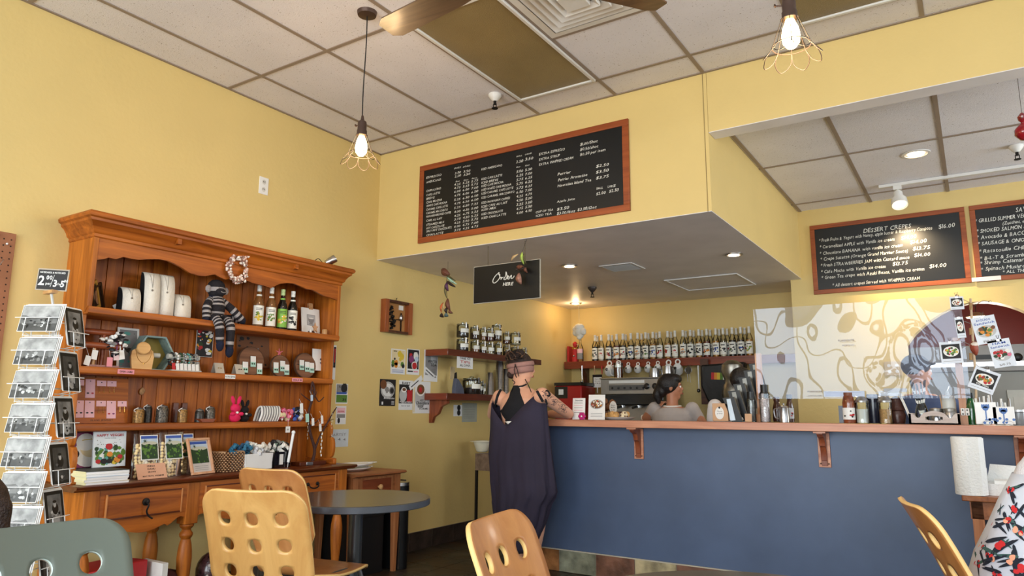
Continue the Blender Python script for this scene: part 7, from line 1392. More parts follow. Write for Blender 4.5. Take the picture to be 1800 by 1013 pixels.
# paper towel table at the right
o=thing('towel_table','small brown wooden table against the counter front at the right','table',(4.28,.26,0)); b=MB(); b.bx((-.30,-.27,.745),(.45,.30,.77),eo); b.o('table_top',o,bev=.004)
b=MB(); b.bx((-.27,-.24,.66),(.42,-.22,.745),eo); b.o('apron',o)
for x in(-.24,.40):
    for y in (-.22,.27): b=MB(); b.bx((x-.024,y-.02,0),(x+.024,y+.02,.745),eoz); b.o('leg',o)
tp_=mat('paper towel',(236,236,234),.9,bump=.5,bs=90,var=.02); v=D(1707,862,3.52); o=thing('paper_towel_roll','upright white paper towel roll on the small brown table','paper towel',(v.x,v.y-.0,.771)); b=MB(); b.lathe([(.02,.0),(.066,.0),(.068,.004),(.068,.276),(.066,.28),(.02,.28)],(0,0,0),tp_,32,cap=False); b.add([(0,-.068,.002),(.05,-.064,.002),(.072,-.03,.004),(0,-.068,.278),(.05,-.064,.278),(.072,-.03,.276)],[(0,1,4,3),(1,2,5,4)],tp_); b.o('roll',o); b=MB(); b.lathe([(.02,0.001),(.021,.28),(.018,.28),(.018,.001)],(0,0,0),kraft,16,cap=False); b.o('core',o)
o=thing('white_box','open white paper box behind the towel roll','box',(v.x+.20,v.y+.10,.771)); b=MB(); b.bx((-.13,-.09,0),(.14,.1,.055),tp_); b.bx((-.13,-.09,.055),(-.125,.1,.12),tp_); b.prism(FR((-.13,.1,.055),(1,0,0),(0,0,1)),[(0,0),(.27,0),(.25,.075),(.02,.085)],-.004,0,tp_); b.bx((-.1,-.07,.055),(.08,.06,.07),wht); b.o('box',o)
# ================================================================ POSTCARD RACK
RK=Vector(D(82,700,2.72)); RK.z=0
o=thing('postcard_rack','white wire revolving rack full of black and white postcards at the left','display rack',(RK.x,RK.y,0)); ww_=mat('white coated wire',(232,232,230),.4,var=0)
b=MB(); b.cyl((0,0,.02),(0,0,1.55),.010,ww_,10); b.o('pole',o); b=MB(); b.lathe([(0,0),(.2,0),(.19,.02),(.012,.03)],(0,0,0),ww_,24); b.o('base',o)
ftl=Vector((-CR[0],-CR[1],0)); 
n1=Vector((.50,-.87,0)); n2=Vector((.87,.50,0))   # outward normals of the two faces in view
g3=[mat('photo grey %d'%i,(c,c,c-2),.35,var=.3,vs=25) for i,c in enumerate((26,70,118,168,200))]
def rack_face(n,kind,nm):
    u=Vector((-n.y,n.x,0)); 
    cw,ch=(.152,.105) if kind=='h' else (.105,.152); st=.124 if kind=='h' else .172; z=1.50 if kind=='h' else 1.475; i=0
    while z>.55:
        T=FR(n*.085+Vector((0,0,z-ch*.5)),u,(-n.x*.22,-n.y*.22,1)); 
        bw=MB(); w=cw/2
        for s in(-.6,.6): bw.tube([T.p(s*w,-.004,-.02),T.p(s*w,-.004,.022),T.p(s*w,.05,.026),T.p(s*w+.012*(1 if s<0 else 1),.052,.026)],.0018,ww_,5)
        bw.tube([T.p(-w*1.15,.052,.026),T.p(w*1.15,.052,.026)],.0018,ww_,5); bw.tube([T.p(-w,-.004,-.02),T.p(w,-.004,-.02)],.0018,ww_,5); bw.tube([T.p(-w*1.1,-.006,-.03),T.p(-w*1.1,ch*.8,-.03)],.0018,ww_,5); bw.tube([T.p(0,-.006,-.02),Vector((0,0,z-ch*.7))],.002,ww_,5)
        bw.o('wire_pocket',o)
        for k in range(3):
            c=thing('postcard','x','postcard',(RK.x,RK.y,0),0,'postcards in the wire rack'); d=.003+.0048*k; sh=.004*(2-k); b=MB(); b.fbox(T,-w+sh,w+sh,sh,ch+sh,d,d+.0015,wht); b.o('card',c)
            pos='%s of the %s face'%(['top pocket','second pocket','third pocket','fourth pocket','fifth pocket','sixth pocket','seventh pocket','eighth pocket','ninth pocket'][i],nm)
            if k<2: c['label']=['rearmost','middle'][k]+' spare white edged postcard in the '+pos; continue
            b=MB(); e=.0035; b.rect(T,-w+sh+.002,sh+.002,w+sh-.002,ch+sh-.002,g3[0],d+.00165); b.rect(T,-w+sh+e,sh+e,w+sh-e,ch+sh-e,g3[0 if kind=='v' else 3],d+.0018); rn=random.Random(i*7+(0 if kind=='h' else 99))
            if kind=='h':
                b.rect(T,-w+e+sh,sh+e,w-e+sh,sh+ch*.48,g3[1],d+.0021)
                hz=[(-w+e+sh+(2*w-2*e)*q/8,sh+ch*(.45+.2*rn.random())) for q in range(9)]; b.poly(T,hz+[(w-e+sh,sh+ch*.3),(-w+e+sh,sh+ch*.3)],g3[2],d+.0024)
                for q in range(26): b.disk(T,sh+rn.uniform(-w*.82,w*.82),sh+rn.uniform(.16,.46)*ch,rn.uniform(.003,.009),g3[rn.choice([0,1,3,4,2])],d+.0027+q*1e-5,rn.uniform(.003,.007),8,.2)
                lab='postcard of a black and white landscape in the '
            else:
                b.rect(T,-w*.7+sh,sh+ch*.1,w*.7+sh,sh+ch*.9,g3[1 if i%2 else 2],d+.0021)
                b.disk(T,sh,sh+ch*.34,w*.42,g3[3 if i!=3 else 1],d+.0024,ch*.28); b.disk(T,sh+.002,sh+ch*.56,w*.32,g3[0],d+.0026,ch*.14); b.disk(T,sh,sh+ch*.66,w*.15,g3[3],d+.0029,ch*.07); b.disk(T,sh,sh+ch*.73,w*.2,g3[0],d+.0031,ch*.035)
                for q in range(8): b.disk(T,sh+rn.uniform(-w*.4,w*.4),sh+rn.uniform(.1,.5)*ch,rn.uniform(.003,.007),g3[rn.choice([0,2,4])],d+.0033+q*1e-5,None,8,.2)
                lab='postcard of a dark standing portrait figure in the '
            b.o('photo_print',c); c['label']=lab+pos
        z-=st; i+=1
    return u
rack_face(n1,'h','left'); rack_face(n2,'v','right')
b=MB()
for n in (n1,n2,-n1,-n2):
    u=Vector((-n.y,n.x,0)); 
    for s in(-.05,.05): b.tube([n*.055+u*s+Vector((0,0,.45)),n*.055+u*s+Vector((0,0,1.5))],.002,ww_,5)
for k in range(9):
    z=.46+.13*k; b.tube([n1*.055-n2*.055+Vector((0,0,z)),n1*.055+n2*.055+Vector((0,0,z)),-n1*.055+n2*.055+Vector((0,0,z)),-n1*.055-n2*.055+Vector((0,0,z))],.002,ww_,5,True)
b.o('wire_frame',o)
v=D(92,492,2.70); F=FR((0,0,0),(.80,.60,0),(.0,.0,1)); F=FR((v.x-RK.x,v.y-RK.y,v.z),(.86,.50,-.06),(.04,.03,1)); b=MB(); b.fbox(F,-.062,.062,-.042,.042,-.003,0,mat('kraft grey',(176,160,140),.6)); b.fbox(F,-.057,.057,-.038,.037,0,.0015,ink); b.text(F,0,.024,'NOTECARDS & NOTECARD',.009,wht,.003,1,width=.1,align='c'); b.text(F,-.052,-.022,'2',.05,wht,.003,1); b.text(F,-.022,.0,'00',.022,wht,.003,1); b.text(F,-.022,-.02,'per',.014,wht,.003,1); b.tube([F.p(-.002,-.028,.003),F.p(.008,.018,.003)],.001,wht,4); b.text(F,.008,-.026,'3',.036,wht,.003,1); b.text(F,.025,-.02,'for',.012,wht,.003,1); b.text(F,.037,-.026,'5',.034,wht,.003,1); b.text(F,.046,-.008,'.00',.014,wht,.003,1); b.tube([(0,0,1.50),F.p(0,-.05,-.006)],.005,ww_,6); b.box(F.p(0,-.048,0),(.07,.02,.012),oak); b.o('price_sign',o)
# ================================================================ PEOPLE
random.seed(71)
from mathutils.bvhtree import BVHTree
def skinm(key,c): return mat(key,c,.5,var=.05,vs=12,bump=.06,bs=120,sheen=.1)
sk1=skinm('skin light',(226,168,138)); sk2=skinm('skin tan',(176,116,86)); sk3=skinm('skin warm',(206,144,112))
def organic(b,name,parent,voxel=.008,it=6,fac=.5):
    """fuse the overlapping volumes of b into one continuous smooth surface"""
    ob=b.o(name); m=ob.modifiers.new('r','REMESH'); m.mode='VOXEL'; m.voxel_size=voxel; s=ob.modifiers.new('s','SMOOTH'); s.iterations=it; s.factor=fac
    dg=bpy.context.evaluated_depsgraph_get(); me=bpy.data.meshes.new_from_object(ob.evaluated_get(dg)); ob.modifiers.clear(); old=ob.data; ob.data=me; bpy.data.meshes.remove(old)
    me.materials.clear(); me.materials.append(b.mats[0]); me.polygons.foreach_set('material_index',[0]*len(me.polygons)); me.shade_smooth(); ob.parent=parent; ob.name=name; return ob
def limb(b,pts,rs,m,n=5):
    P=bez(pts,n); k=len(P); seg=[lerp(rs[min(int(i/n),len(rs)-1)],rs[min(int(i/n)+1,len(rs)-1)],(i%n)/n) for i in range(k)]
    b.tube(P,seg,m,14); b.ball(P[0],seg[0],m,12); b.ball(P[-1],seg[-1],m,12)
def hand(b,wrist,d,up,m,s=1.,curl=.5,side=1):
    """palm plus five separate curled fingers"""
    w=Vector(wrist); d=Vector(d).normalized(); up=Vector(up).normalized(); lat=d.cross(up).normalized()
    q=Matrix((lat,d,up)).transposed(); b.ball(w+d*.045*s,(.038*s,.052*s,.016*s),m,12,rot=q); b.ball(w+d*.01*s,(.026*s,.03*s,.02*s),m,10,rot=q)
    for i,(o_,L) in enumerate(((-.03,.066),(-.011,.076),(.009,.072),(.028,.058))):
        p=w+d*.085*s+lat*o_*s; P=[p]; a=0; dd=d
        for j in range(3): a+=curl*.55; v=(d*math.cos(a)-up*math.sin(a)); p=p+v*L*s*(.45,.32,.23)[j]; P.append(p)
        b.tube(P,[.0095*s,.009*s,.008*s,.0068*s],m,8); b.ball(P[-1],.0068*s,m,8); b.ball(P[1],.0092*s,m,8)
    p=w+d*.025*s+lat*.032*s*side*-1; P=[p,p+(d*.5-lat*side*.6-up*.2)*.035*s,p+(d*.9-lat*side*.6-up*.5)*.058*s]; b.tube(P,[.012*s,.0105*s,.008*s],m,8); b.ball(P[-1],.008*s,m,8)
def head(b,c,q,m,s=1.):
    """q: matrix whose +x looks forward; skull, jaw, nose, lips, ears"""
    c=Vector(c)
    def at(x,y,z): return c+q@Vector((x*s,y*s,z*s))
    b.ball(at(-.012,0,.025),(.092*s,.074*s,.088*s),m,18,rot=q); b.ball(at(.022,0,-.03),(.062*s,.058*s,.075*s),m,16,rot=q); b.ball(at(.05,0,-.085),(.026*s,.03*s,.022*s),m,12,rot=q)
    b.ball(at(.086,0,-.018),(.017*s,.011*s,.018*s),m,10,rot=q); b.tube([at(.075,0,.018),at(.096,0,-.02)],[.008*s,.0125*s],m,8); b.ball(at(.083,0,-.052),(.012*s,.024*s,.008*s),m,10,rot=q); b.ball(at(.072,0,.024),(.018*s,.045*s,.01*s),m,10,rot=q)
    for k in(-1,1): b.ball(at(.055,k*.04,-.015),(.024*s,.02*s,.022*s),m,10,rot=q); b.ball(at(-.012,k*.076,-.008),(.020*s,.009*s,.031*s),m,10,rot=q)
    return at
def features(at,o,q,s=1.,eye=(50,34,26)):
    for k in(-1,1):
        b=MB(); b.ball(at(.072,k*.031,.004),.0115*s,mat('eye white',(236,232,228),.2,var=0),12); b.ball(at(.0805,k*.0315,.004),.0052*s,mat('iris',eye,.2,var=0),8); b.o('eye',o)
        b=MB(); b.tube([at(.078,k*.012,.021),at(.083,k*.03,.026),at(.072,k*.05,.02)],[.0025*s,.003*s,.0015*s],mat('brow',(44,30,24),.9,var=0),6); b.o('eyebrow',o)
    b=MB(); b.ball(at(.092,0,-.050),(.006*s,.019*s,.0045*s),mat('lips',(176,92,84),.45,var=0),10,rot=q); b.ball(at(.09,0,-.058),(.006*s,.017*s,.005*s),mat('lips'),10,rot=q); b.o('lips',o)
def bvh(ob):
    me=ob.data; return BVHTree.FromPolygons([v.co.copy() for v in me.vertices],[tuple(p.vertices) for p in me.polygons])
def hit(T,px,py,off,org):
    """where the sight line of a photo pixel meets the body surface, pushed out by off"""
    o_=Vector(CAM)-org; d=Vector(ray(px,py)).normalized(); h=T.ray_cast(o_,d)
    return h[0]-d*off if h[0] is not None else None
def strip(b,T,rows,m,off,org,n=7,d0=None):
    G=[]
    for (y,l,r) in rows:
        row=[]
        for k in range(n+1):
            p=hit(T,lerp(l,r,k/n),y,off,org)
            if p is None: p=row[-1] if row else (G[-1][k] if G else Vector((0,0,0)))
            row.append(p)
        G.append(row)
    vs=[tuple(p) for r in G for p in r]; b.add(vs,[(i*(n+1)+k,(i+1)*(n+1)+k,(i+1)*(n+1)+k+1,i*(n+1)+k+1) for i in range(len(G)-1) for k in range(n)],m)
# ---------------- woman standing at the counter
org=Vector((1.26,.24,0)); o=thing('person','woman in a long dark violet jumpsuit and pink headband leaning on the counter end','person',tuple(org))
def W(px,py,y): return B(px,py,'y',y)-org
b=MB(); hq=Euler((0,0,R(38))).to_matrix()@Euler((0,R(6),0)).to_matrix()
hc=W(917,647,.27); at=head(b,hc,hq,sk1,1.0)
neck=W(915,676,.24); sh=W(914,700,.22); 
limb(b,[hc+Vector((-.015,-.01,-.05)),neck+Vector((0,0,-.02)),sh+Vector((0,0,.0))],[.052,.052,.062],sk1)
def torso_ring(b,rings,m,seg=24):
    vs=[]
    for c,rx,ry in rings:
        for k in range(seg): a=2*PI*k/seg; vs.append((c[0]+rx*math.cos(a),c[1]+ry*math.sin(a),c[2]))
    n=len(rings); b.add(vs,[(i*seg+k,i*seg+(k+1)%seg,(i+1)*seg+(k+1)%seg,(i+1)*seg+k) for i in range(n-1) for k in range(seg)]+[tuple(range(seg))[::-1],tuple((n-1)*seg+k for k in range(seg))],m)
Lsh=W(878,697,.22); Rsh=W(953,694,.20); mid=(Lsh+Rsh)/2
rings=[((.05,.0,.80),.165,.125),((.045,.0,.92),.185,.135),((.04,.0,1.0),.16,.115),((mid.x,.0,1.10),.165,.11),((mid.x,-.0,1.18),.185,.11),((mid.x,-.005,1.25),.185,.095),((mid.x,.0,1.295),.12,.07),((mid.x,.01,1.33),.07,.055)]
torso_ring(b,rings,sk1)
b.ball(Lsh+Vector((.01,0,-.015)),(.058,.058,.055),sk1,14); b.ball(Rsh+Vector((-.015,0,-.015)),(.06,.06,.055),sk1,14)
elb=W(1000,728,.52); fw_=W(965,728,.66)
limb(b,[Rsh,Rsh.lerp(elb,.5)+Vector((.01,-.02,-.0)),elb],[.052,.046,.037],sk1); limb(b,[elb,elb.lerp(fw_,.5),fw_],[.038,.036,.027],sk1); hand(b,fw_,fw_-elb,(0,0,1),sk1,1.,.4,1)
elL=W(868,730,.50)+Vector((-.02,0,0)); fwL=Vector((.03,.48,1.14)); limb(b,[Lsh,Lsh.lerp(elL,.5)+Vector((-.01,0,0)),elL],[.05,.044,.036],sk1); limb(b,[elL,fwL],[.036,.027],sk1); hand(b,fwL,fwL-elL,(0,0,1),sk1,1.,.4,-1)
# legs
for s,ank in ((-1,(-.03,.04,.09)),(1,(.06,.08,.09))):
    h=(.045+s*.085,.0,.80); kn=(.05+s*.08,.02,.47) if s<0 else (.165,.02,.50); limb(b,[h,kn,ank],[.088,.056,.036],sk1)
    a=Vector(ank); b.ball(a+Vector((.0,-.01,-.055)),(.032,.036,.034),sk1,12); b.tube([a+Vector((0,0,-.05)),a+Vector((-.01,.07,-.065)),a+Vector((-.015,.14,-.072))],[.034,.034,.022],sk1,12)
    for t in range(5): q_=a+Vector((-.036+.012*t,.16-abs(t-1)*.006,-.079)); b.ball(q_,.0095 if t else .012,sk1,8)
body=organic(b,'body',o,.0075,4); T=bvh(body); features(at,o,hq)
org_=org
# racerback top
blkc=mat('black jersey',(20,20,26),.85,bump=.2,bs=90); b=MB()
rows=[(678,903,911),(684,899,914),(690,897,914),(698,895,917),(706,891,920),(714,886,923),(722,880,927),(730,878,932),(738,876,940),(746,874,945)]
strip(b,T,rows,blkc,.005,org,10)
b.tube([hit(T,x,y,.004,org) or Vector() for x,y in ((903,679),(899,677),(896,672))],.004,blkc,6); b.tube([hit(T,x,y,.004,org) or Vector() for x,y in ((911,680),(918,679),(925,676))],.005,blkc,6)
b.o('racerback_top',o,solid=.004)
# jumpsuit: pleated loft, V shaped at the back
vio=mat('dark violet jersey',(46,40,58),.85,bump=.25,bs=14,var=.1,vs=5); Y0w=.22
sil=[(722,868,957),(738,867,958),(755,867,960),(775,866,963),(800,865,965),(825,867,968),(848,869,971),(862,871,973),(872,872,969),(885,873,961),(900,875,958),(918,878,953),(935,883,946),(950,892,941),(962,905,935),(970,914,928)]
SEG=96; vs=[]; NR=len(sil)
topz={}
for i,(py,l,r) in enumerate(sil):
    A_,C_=W(l,py,Y0w),W(r,py,Y0w); c=(A_+C_)/2; rx=(C_.x-A_.x)/2*1.03; t=i/(NR-1); ry=lerp(.128,.165,min(1,t*2)) if t<.6 else lerp(.165,.09,(t-.6)/.4)
    for k in range(SEG):
        a=2*PI*k/SEG; pl=1+.045*min(1,t*2.5)*math.sin(a*11+5*t+1.5*math.sin(a*2))+.02*min(1,t*2)*math.sin(a*23+2*math.sin(5*t))
        vs.append((c.x+rx*pl*math.cos(a),c.y+ry*pl*math.sin(a),c.z))
fs=[(i*SEG+k,(i+1)*SEG+k,(i+1)*SEG+(k+1)%SEG,i*SEG+(k+1)%SEG) for i in range(NR-1) for k in range(SEG)]
zl=vs[5*SEG][2]; cx5=sum(vs[5*SEG+k][0] for k in range(SEG))/SEG
for k in range(SEG):
    a=2*PI*k/SEG; u=math.cos(a)
    zt=W(905,748-54*min(1,abs(u+.22)/1.05),Y0w).z if math.sin(a)<0 else W(905,693,Y0w).z+.0*u
    for i in range(5):
        x,y,z=vs[i*SEG+k]; t=i/5; e=1-.16*(1-t)*abs(math.sin(a)); vs[i*SEG+k]=(x,y*e,lerp(zt,zl,t))
b=MB(); b.add(vs,fs,vio); b.o('jumpsuit',o,solid=.004)
for pts in (((872,718),(872,706),(875,695),(880,686)),((954,706),(949,697),(944,688),(939,680))):
    b=MB(); Q=[hit(T,x,y,.008,org) for x,y in pts]; Q=[q_ for q_ in Q if q_ is not None]; 
    if len(Q)>1: b.tube(Q,.010,blkc,8); b.o('shoulder_strap',o)
b=MB(); k0=hit(T,940,684,.014,org) or Rsh; 
for dx,dz in ((.05,.010),(-.03,.018),(.035,-.05)): b.tube(bez([k0,k0+Vector((dx,-.015,dz+.018)),k0+Vector((dx*1.4,-.012,dz-.018)),k0],5),.006,blkc,6)
b.ball(k0,.010,blkc,8); b.o('strap_bow',o)
b=MB(); q_=[hit(T,x,y,.008,org) for x,y in ((891,741),(903,741),(897,746))]; 
if all(v is not None for v in q_): b.add([tuple(v+Vector((0,-.03,0))) for v in q_],[(0,1,2)],art['w']); b.o('white_tag',o,solid=.002)
# necklace and tattoos
b=MB(); Q=[hit(T,x,y,.003,org) for x,y in ((901,676),(905,680),(911,682),(918,680),(923,676))]; Q=[v for v in Q if v]; b.tube(Q,.002,art['w'],5); b.o('necklace',o)
inkb=mat('tattoo ink',(84,70,72),.6,var=0); b=MB()
for k in range(60):
    t=random.random(); x=lerp(956,994,t)+random.uniform(-5,5); y=lerp(692,722,t)+random.uniform(-7,4); p=hit(T,x,y,.0012,org); p2=hit(T,x+random.uniform(-4,4),y+random.uniform(-4,4),.0012,org); p3=hit(T,x+random.uniform(-5,5),y+random.uniform(-1,5),.0012,org)
    if p and p2 and p3 and (p-p2).length<.04 and (p-p3).length<.04: b.tube([p,p2,p3],.0017,inkb,4)
b.o('arm_tattoo',o)
# headband and hair
hb=mat('dusty pink cloth',(164,122,112),.85,bump=.2,bs=60); hair=mat('dark brown hair',(48,32,26),.55,bump=.8,bs=160,var=.4,vs=30); hairl=mat('hair highlight',(132,96,70),.55,bump=.6,bs=160)
b=MB(); tq=hq@Euler((0,R(-14),0)).to_matrix()
for z0,z1,g in ((-.040,.012,1.09),(.006,.040,1.12)):
    ring=[]
    for z,e in ((z0,1.0),(lerp(z0,z1,.3),1.03),(lerp(z0,z1,.7),1.03),(z1,.98)):
        ring.append((e*g,z))
    b.lathe([(.083*r_*math.sqrt(max(.1,1-(z-.02)**2/.02)),z) for r_,z in ring],hc+tq@Vector((-.006,0,0)),hb,30,rot=tq,sx=1.08,sy=.92,cap=False)
b.o('headband',o,solid=.004)
b=MB(); b.ball(at(-.018,0,.038),(.092,.080,.084),hair,18,rot=hq); bun=W(906,627,.22)
for k in range(30): 
    a=random.uniform(0,2*PI); e=random.uniform(-1,1.2); b.ball(bun+Vector((.060*math.cos(a),.045*math.sin(a),.036*e)),(random.uniform(.012,.024),random.uniform(.012,.024),random.uniform(.01,.02)),hair,8,jit=.15)
b.ball(bun,(.066,.055,.046),hair,12); b.ball(at(-.07,0,-.06),(.03,.05,.03),hair,10)
hb_=organic(b,'hair',o,.006,2)
b=MB()
for k in range(46):
    a=random.uniform(0,2*PI); r_=.078; p=[bun+Vector((r_*math.cos(a+t*1.3)*(1-.1*t),(.062)*math.sin(a+t*1.3)-.004,random.uniform(-.03,.04)+.01*math.sin(t*5))) for t in (0,.4,.8,1.2)]; b.tube(bez(p,3),[.0022]*10,random.choice([hair,hairl,hair]),4)
for pts in ([(905,640),(909,650),(912,662)],[(906,640),(904,652),(908,664)],[(923,667),(929,678),(934,690)],[(900,668),(905,672),(903,676)],[(893,630),(889,640),(890,650)]):
    b.tube(bez([W(x,y,.13 if y>665 else .16) for x,y in pts],4),.0035,hair,5)
b.o('loose_strands',o)
# ---------------- barista behind the counter
def server(lab,cx0,y,ztop,shirt,skin,facing,hairm=None,hatm=None,arms=(),zb=.9,s=.94,lean=(0,0),trim=None,name='person',headless=False):
    org=Vector((cx0,y,0)); o=thing('person',lab,'person',tuple(org)); q=Euler((0,0,facing)).to_matrix(); b=MB(); hz=ztop-.115*s; hc=Vector((lean[0],lean[1],hz))
    at=head(b,hc,q,skin,s); nk=Vector((lean[0]*.7,lean[1]*.7,hz-.13)); limb(b,[hc+Vector((0,0,-.05)),nk,Vector((lean[0]*.5,lean[1]*.5,hz-.19))],[.048,.048,.06],skin)
    zs=hz-.19; sx=.165*s
    torso_ring(b,[((0,0,.75),.15,.11),((0,0,.95),.14,.105),((lean[0]*.3,lean[1]*.3,zs-.12),.165,.11),((lean[0]*.5,lean[1]*.5,zs-.02),.16,.09),((lean[0]*.5,lean[1]*.5,zs+.03),.09,.06)],skin)
    rot=Euler((0,0,facing-PI/2)).to_matrix()
    for pts in arms: limb(b,pts[0],pts[1],skin); 
    for pts in arms:
        if len(pts)>2: hand(b,pts[0][-1],Vector(pts[0][-1])-Vector(pts[0][-2]),(0,0,1),skin,.9,.7,1)
    for k in(-1,1): limb(b,[(k*.09,0,.78),(k*.09,0,.42),(k*.09,.0,.1)],[.075,.055,.038],skin); b.ball((k*.09,-.02,.04),(.04,.10,.04),skin,10)
    body=organic(b,'body',o,.008,4); features(at,o,q,s)
    b=MB(); torso_ring(b,[((0,0,.80),.165,.125),((0,0,.95),.155,.12),((lean[0]*.3,lean[1]*.3,zs-.12),.178,.122),((lean[0]*.5,lean[1]*.5,zs-.03),.178,.104),((lean[0]*.5,lean[1]*.5,zs+.0),.15,.085),((lean[0]*.5,lean[1]*.5,zs+.025),.085,.066)],shirt)
    for pts in arms: a0,a1=Vector(pts[0][0]),Vector(pts[0][1]); limb(b,[a0,a0.lerp(a1,.55)],[.062*s,.053*s],shirt)
    organic(b,'shirt',o,.009,3)
    if trim:
        b=MB(); c=Vector((lean[0]*.5,lean[1]*.5,zs+.035)); b.tube([c+Vector((.072*math.cos(2*PI*k/24),.06*math.sin(2*PI*k/24),.004*math.sin(2*PI*k/24))) for k in range(24)],.006,trim,6,True)
        for pts in arms:
            a0,a1=Vector(pts[0][0]),Vector(pts[0][1]); d=(a1-a0).normalized(); e=d.cross(Vector((0,.3,1))).normalized(); f=d.cross(e); c=a0.lerp(a1,.55)+d*.05*s; b.tube([c+(e*math.cos(2*PI*k/16)+f*math.sin(2*PI*k/16))*.052*s for k in range(16)],.006,trim,6,True)
        b.o('shirt_trim',o)
    b=MB(); b.bx((-.17,-.12,.12),(.17,.12,.80),mat('dark trousers',(40,42,50),.9)) if 0 else None
    for k in(-1,1): limb(b,[(k*.08,0,.80),(k*.09,0,.45),(k*.09,0,.12)],[.095,.075,.055],mat('dark trousers',(40,42,50),.9))
    organic(b,'trousers',o,.012,3)
    return o,at,q,hc
bx_=1.93; arm=[[(-.16,0,1.19),(-.27,.05,1.08),(-.21,.20,1.20)],[.05,.042,.030],1]; arm2=[[(.17,0,1.19),(.26,.05,1.02),(.22,.16,.96)],[.05,.042,.032],1]
o,at,q,hc=server('person behind the counter in a grey cap sleeve tee with dark tied hair looking right',bx_,1.58,1.475,mat('grey tee',(176,166,162),.9,bump=.15,bs=40),sk2,R(22),arms=[arm,arm2],trim=art['w'])
bh=mat('black hair',(24,18,18),.4,bump=.5,bs=140,var=.3,vs=30); b=MB(); b.ball(at(-.028,0,.03),(.098,.084,.092),bh,18,rot=q); b.ball(at(.02,0,.075),(.07,.07,.045),bh,14,rot=q); b.ball(at(-.09,0,-.03),(.045,.06,.06),bh,14,rot=q); limb(b,[at(-.10,0,0),at(-.13,0,-.07),at(-.12,.0,-.13)],[.045,.04,.02],bh); organic(b,'hair',o,.007,2)
v=B(1272,700,'y',1.45); aL=[[(-.12,0,1.21),(-.17,.02,1.02),(-.12,-.16,.96)],[.052,.042,.032],1]; aR=[[(.20,0,1.21),(.25,.02,1.0),(.2,-.1,.96)],[.052,.042,.032],1]
o,at,q,hc=server('person in a white tee half hidden behind the black menu holders',B(1283,700,'y',1.45).x,1.45,1.50,mat('white tee',(226,220,220),.9,bump=.15,bs=40),sk3,R(60),arms=[aL,aR],lean=(.11,0))
b=MB(); b.ball(at(-.02,0,.035),(.098,.084,.09),bh,16,rot=q); organic(b,'hair',o,.008,2)
v=B(1615,660,'y',1.7); aL=[[(-.15,0,1.22),(-.2,.1,1.05),(-.1,.25,1.0)],[.052,.042,.032],1]; aR=[[(.16,0,1.24),(.28,.02,1.17),(.40,-.02,1.09)],[.052,.042,.030],1]
o,at,q,hc=server('cook in a blue grey shirt and dark cap reaching right, seen through the plastic sheet',v.x,1.7,1.57,mat('blue grey shirt',(72,84,116),.9,bump=.15,bs=40),sk3,R(30),arms=[aL,aR])
b=MB(); b.ball(at(-.02,0,.045),(.098,.086,.085),mat('dark cap',(34,40,56),.8),16,rot=q); b.ball(at(.08,0,.06),(.05,.05,.012),mat('dark cap'),12,rot=q); organic(b,'cap',o,.008,2)
# ---------------- seated woman at the right edge
org=Vector((4.31,-1.45,0)); o=thing('person','seated woman at the right edge in white floral dress and sheer white shirt','person',tuple(org)); b=MB()
rr=[((-.06,0,.48),.24,.20),((-.05,0,.60),.235,.19),((-.03,0,.74),.21,.16),((.02,0,.88),.20,.14),((.07,0,.98),.205,.13),((.12,0,1.07),.20,.11),((.16,0,1.13),.12,.075),((.17,0,1.18),.06,.055)]
torso_ring(b,rr,sk3,28); hc=Vector((.21,.02,1.31)); hq2=Euler((0,0,R(20))).to_matrix(); at=head(b,hc,hq2,sk3); limb(b,[hc+Vector((0,0,-.05)),(.17,0,1.15)],[.052,.058],sk3)
limb(b,[(.20,-.17,1.05),(.12,-.28,.84),(.22,-.2,.68)],[.055,.046,.034],sk3); hand(b,(.22,-.2,.68),(.6,.4,-.3),(0,0,1),sk3); limb(b,[(.20,.16,1.05),(.26,.26,.84),(.36,.22,.72)],[.055,.046,.034],sk3); hand(b,(.36,.22,.72),(.8,.2,-.2),(0,0,1),sk3)
for k in(-1,1): limb(b,[(-.02,k*.1,.50),(.38,k*.12,.50),(.42,k*.12,.08)],[.10,.07,.04],sk3); b.ball((.46,k*.12,.04),(.11,.04,.04),sk3,12)
organic(b,'body',o,.009,4); features(at,o,hq2)
wd=mat('white floral cotton',(204,212,226),.85,bump=.25,bs=16,var=.03); b=MB(); SEG=64; vs=[]; R2=[((-.07,0,.44),.27,.23),((-.06,0,.54),.262,.22),((-.055,0,.64),.25,.205),((-.04,0,.74),.232,.18),((-.01,0,.82),.222,.165),((.02,0,.90),.217,.155),((.06,0,.985),.214,.145)]
for (c,rx,ry) in R2:
    for k in range(SEG): a=2*PI*k/SEG; pl=1+.012*math.sin(a*9+c[2]*8); vs.append((c[0]+rx*pl*math.cos(a),c[1]+ry*pl*math.sin(a),c[2]))
b.add(vs,[(i*SEG+k,i*SEG+(k+1)%SEG,(i+1)*SEG+(k+1)%SEG,(i+1)*SEG+k) for i in range(len(R2)-1) for k in range(SEG)],wd)
limb(b,[(-.02,-.1,.50),(.38,-.12,.51)],[.14,.12],wd); limb(b,[(-.02,.1,.50),(.38,.12,.51)],[.14,.12],wd)
dress=b.o('dress',o,solid=.003); T=bvh(dress)
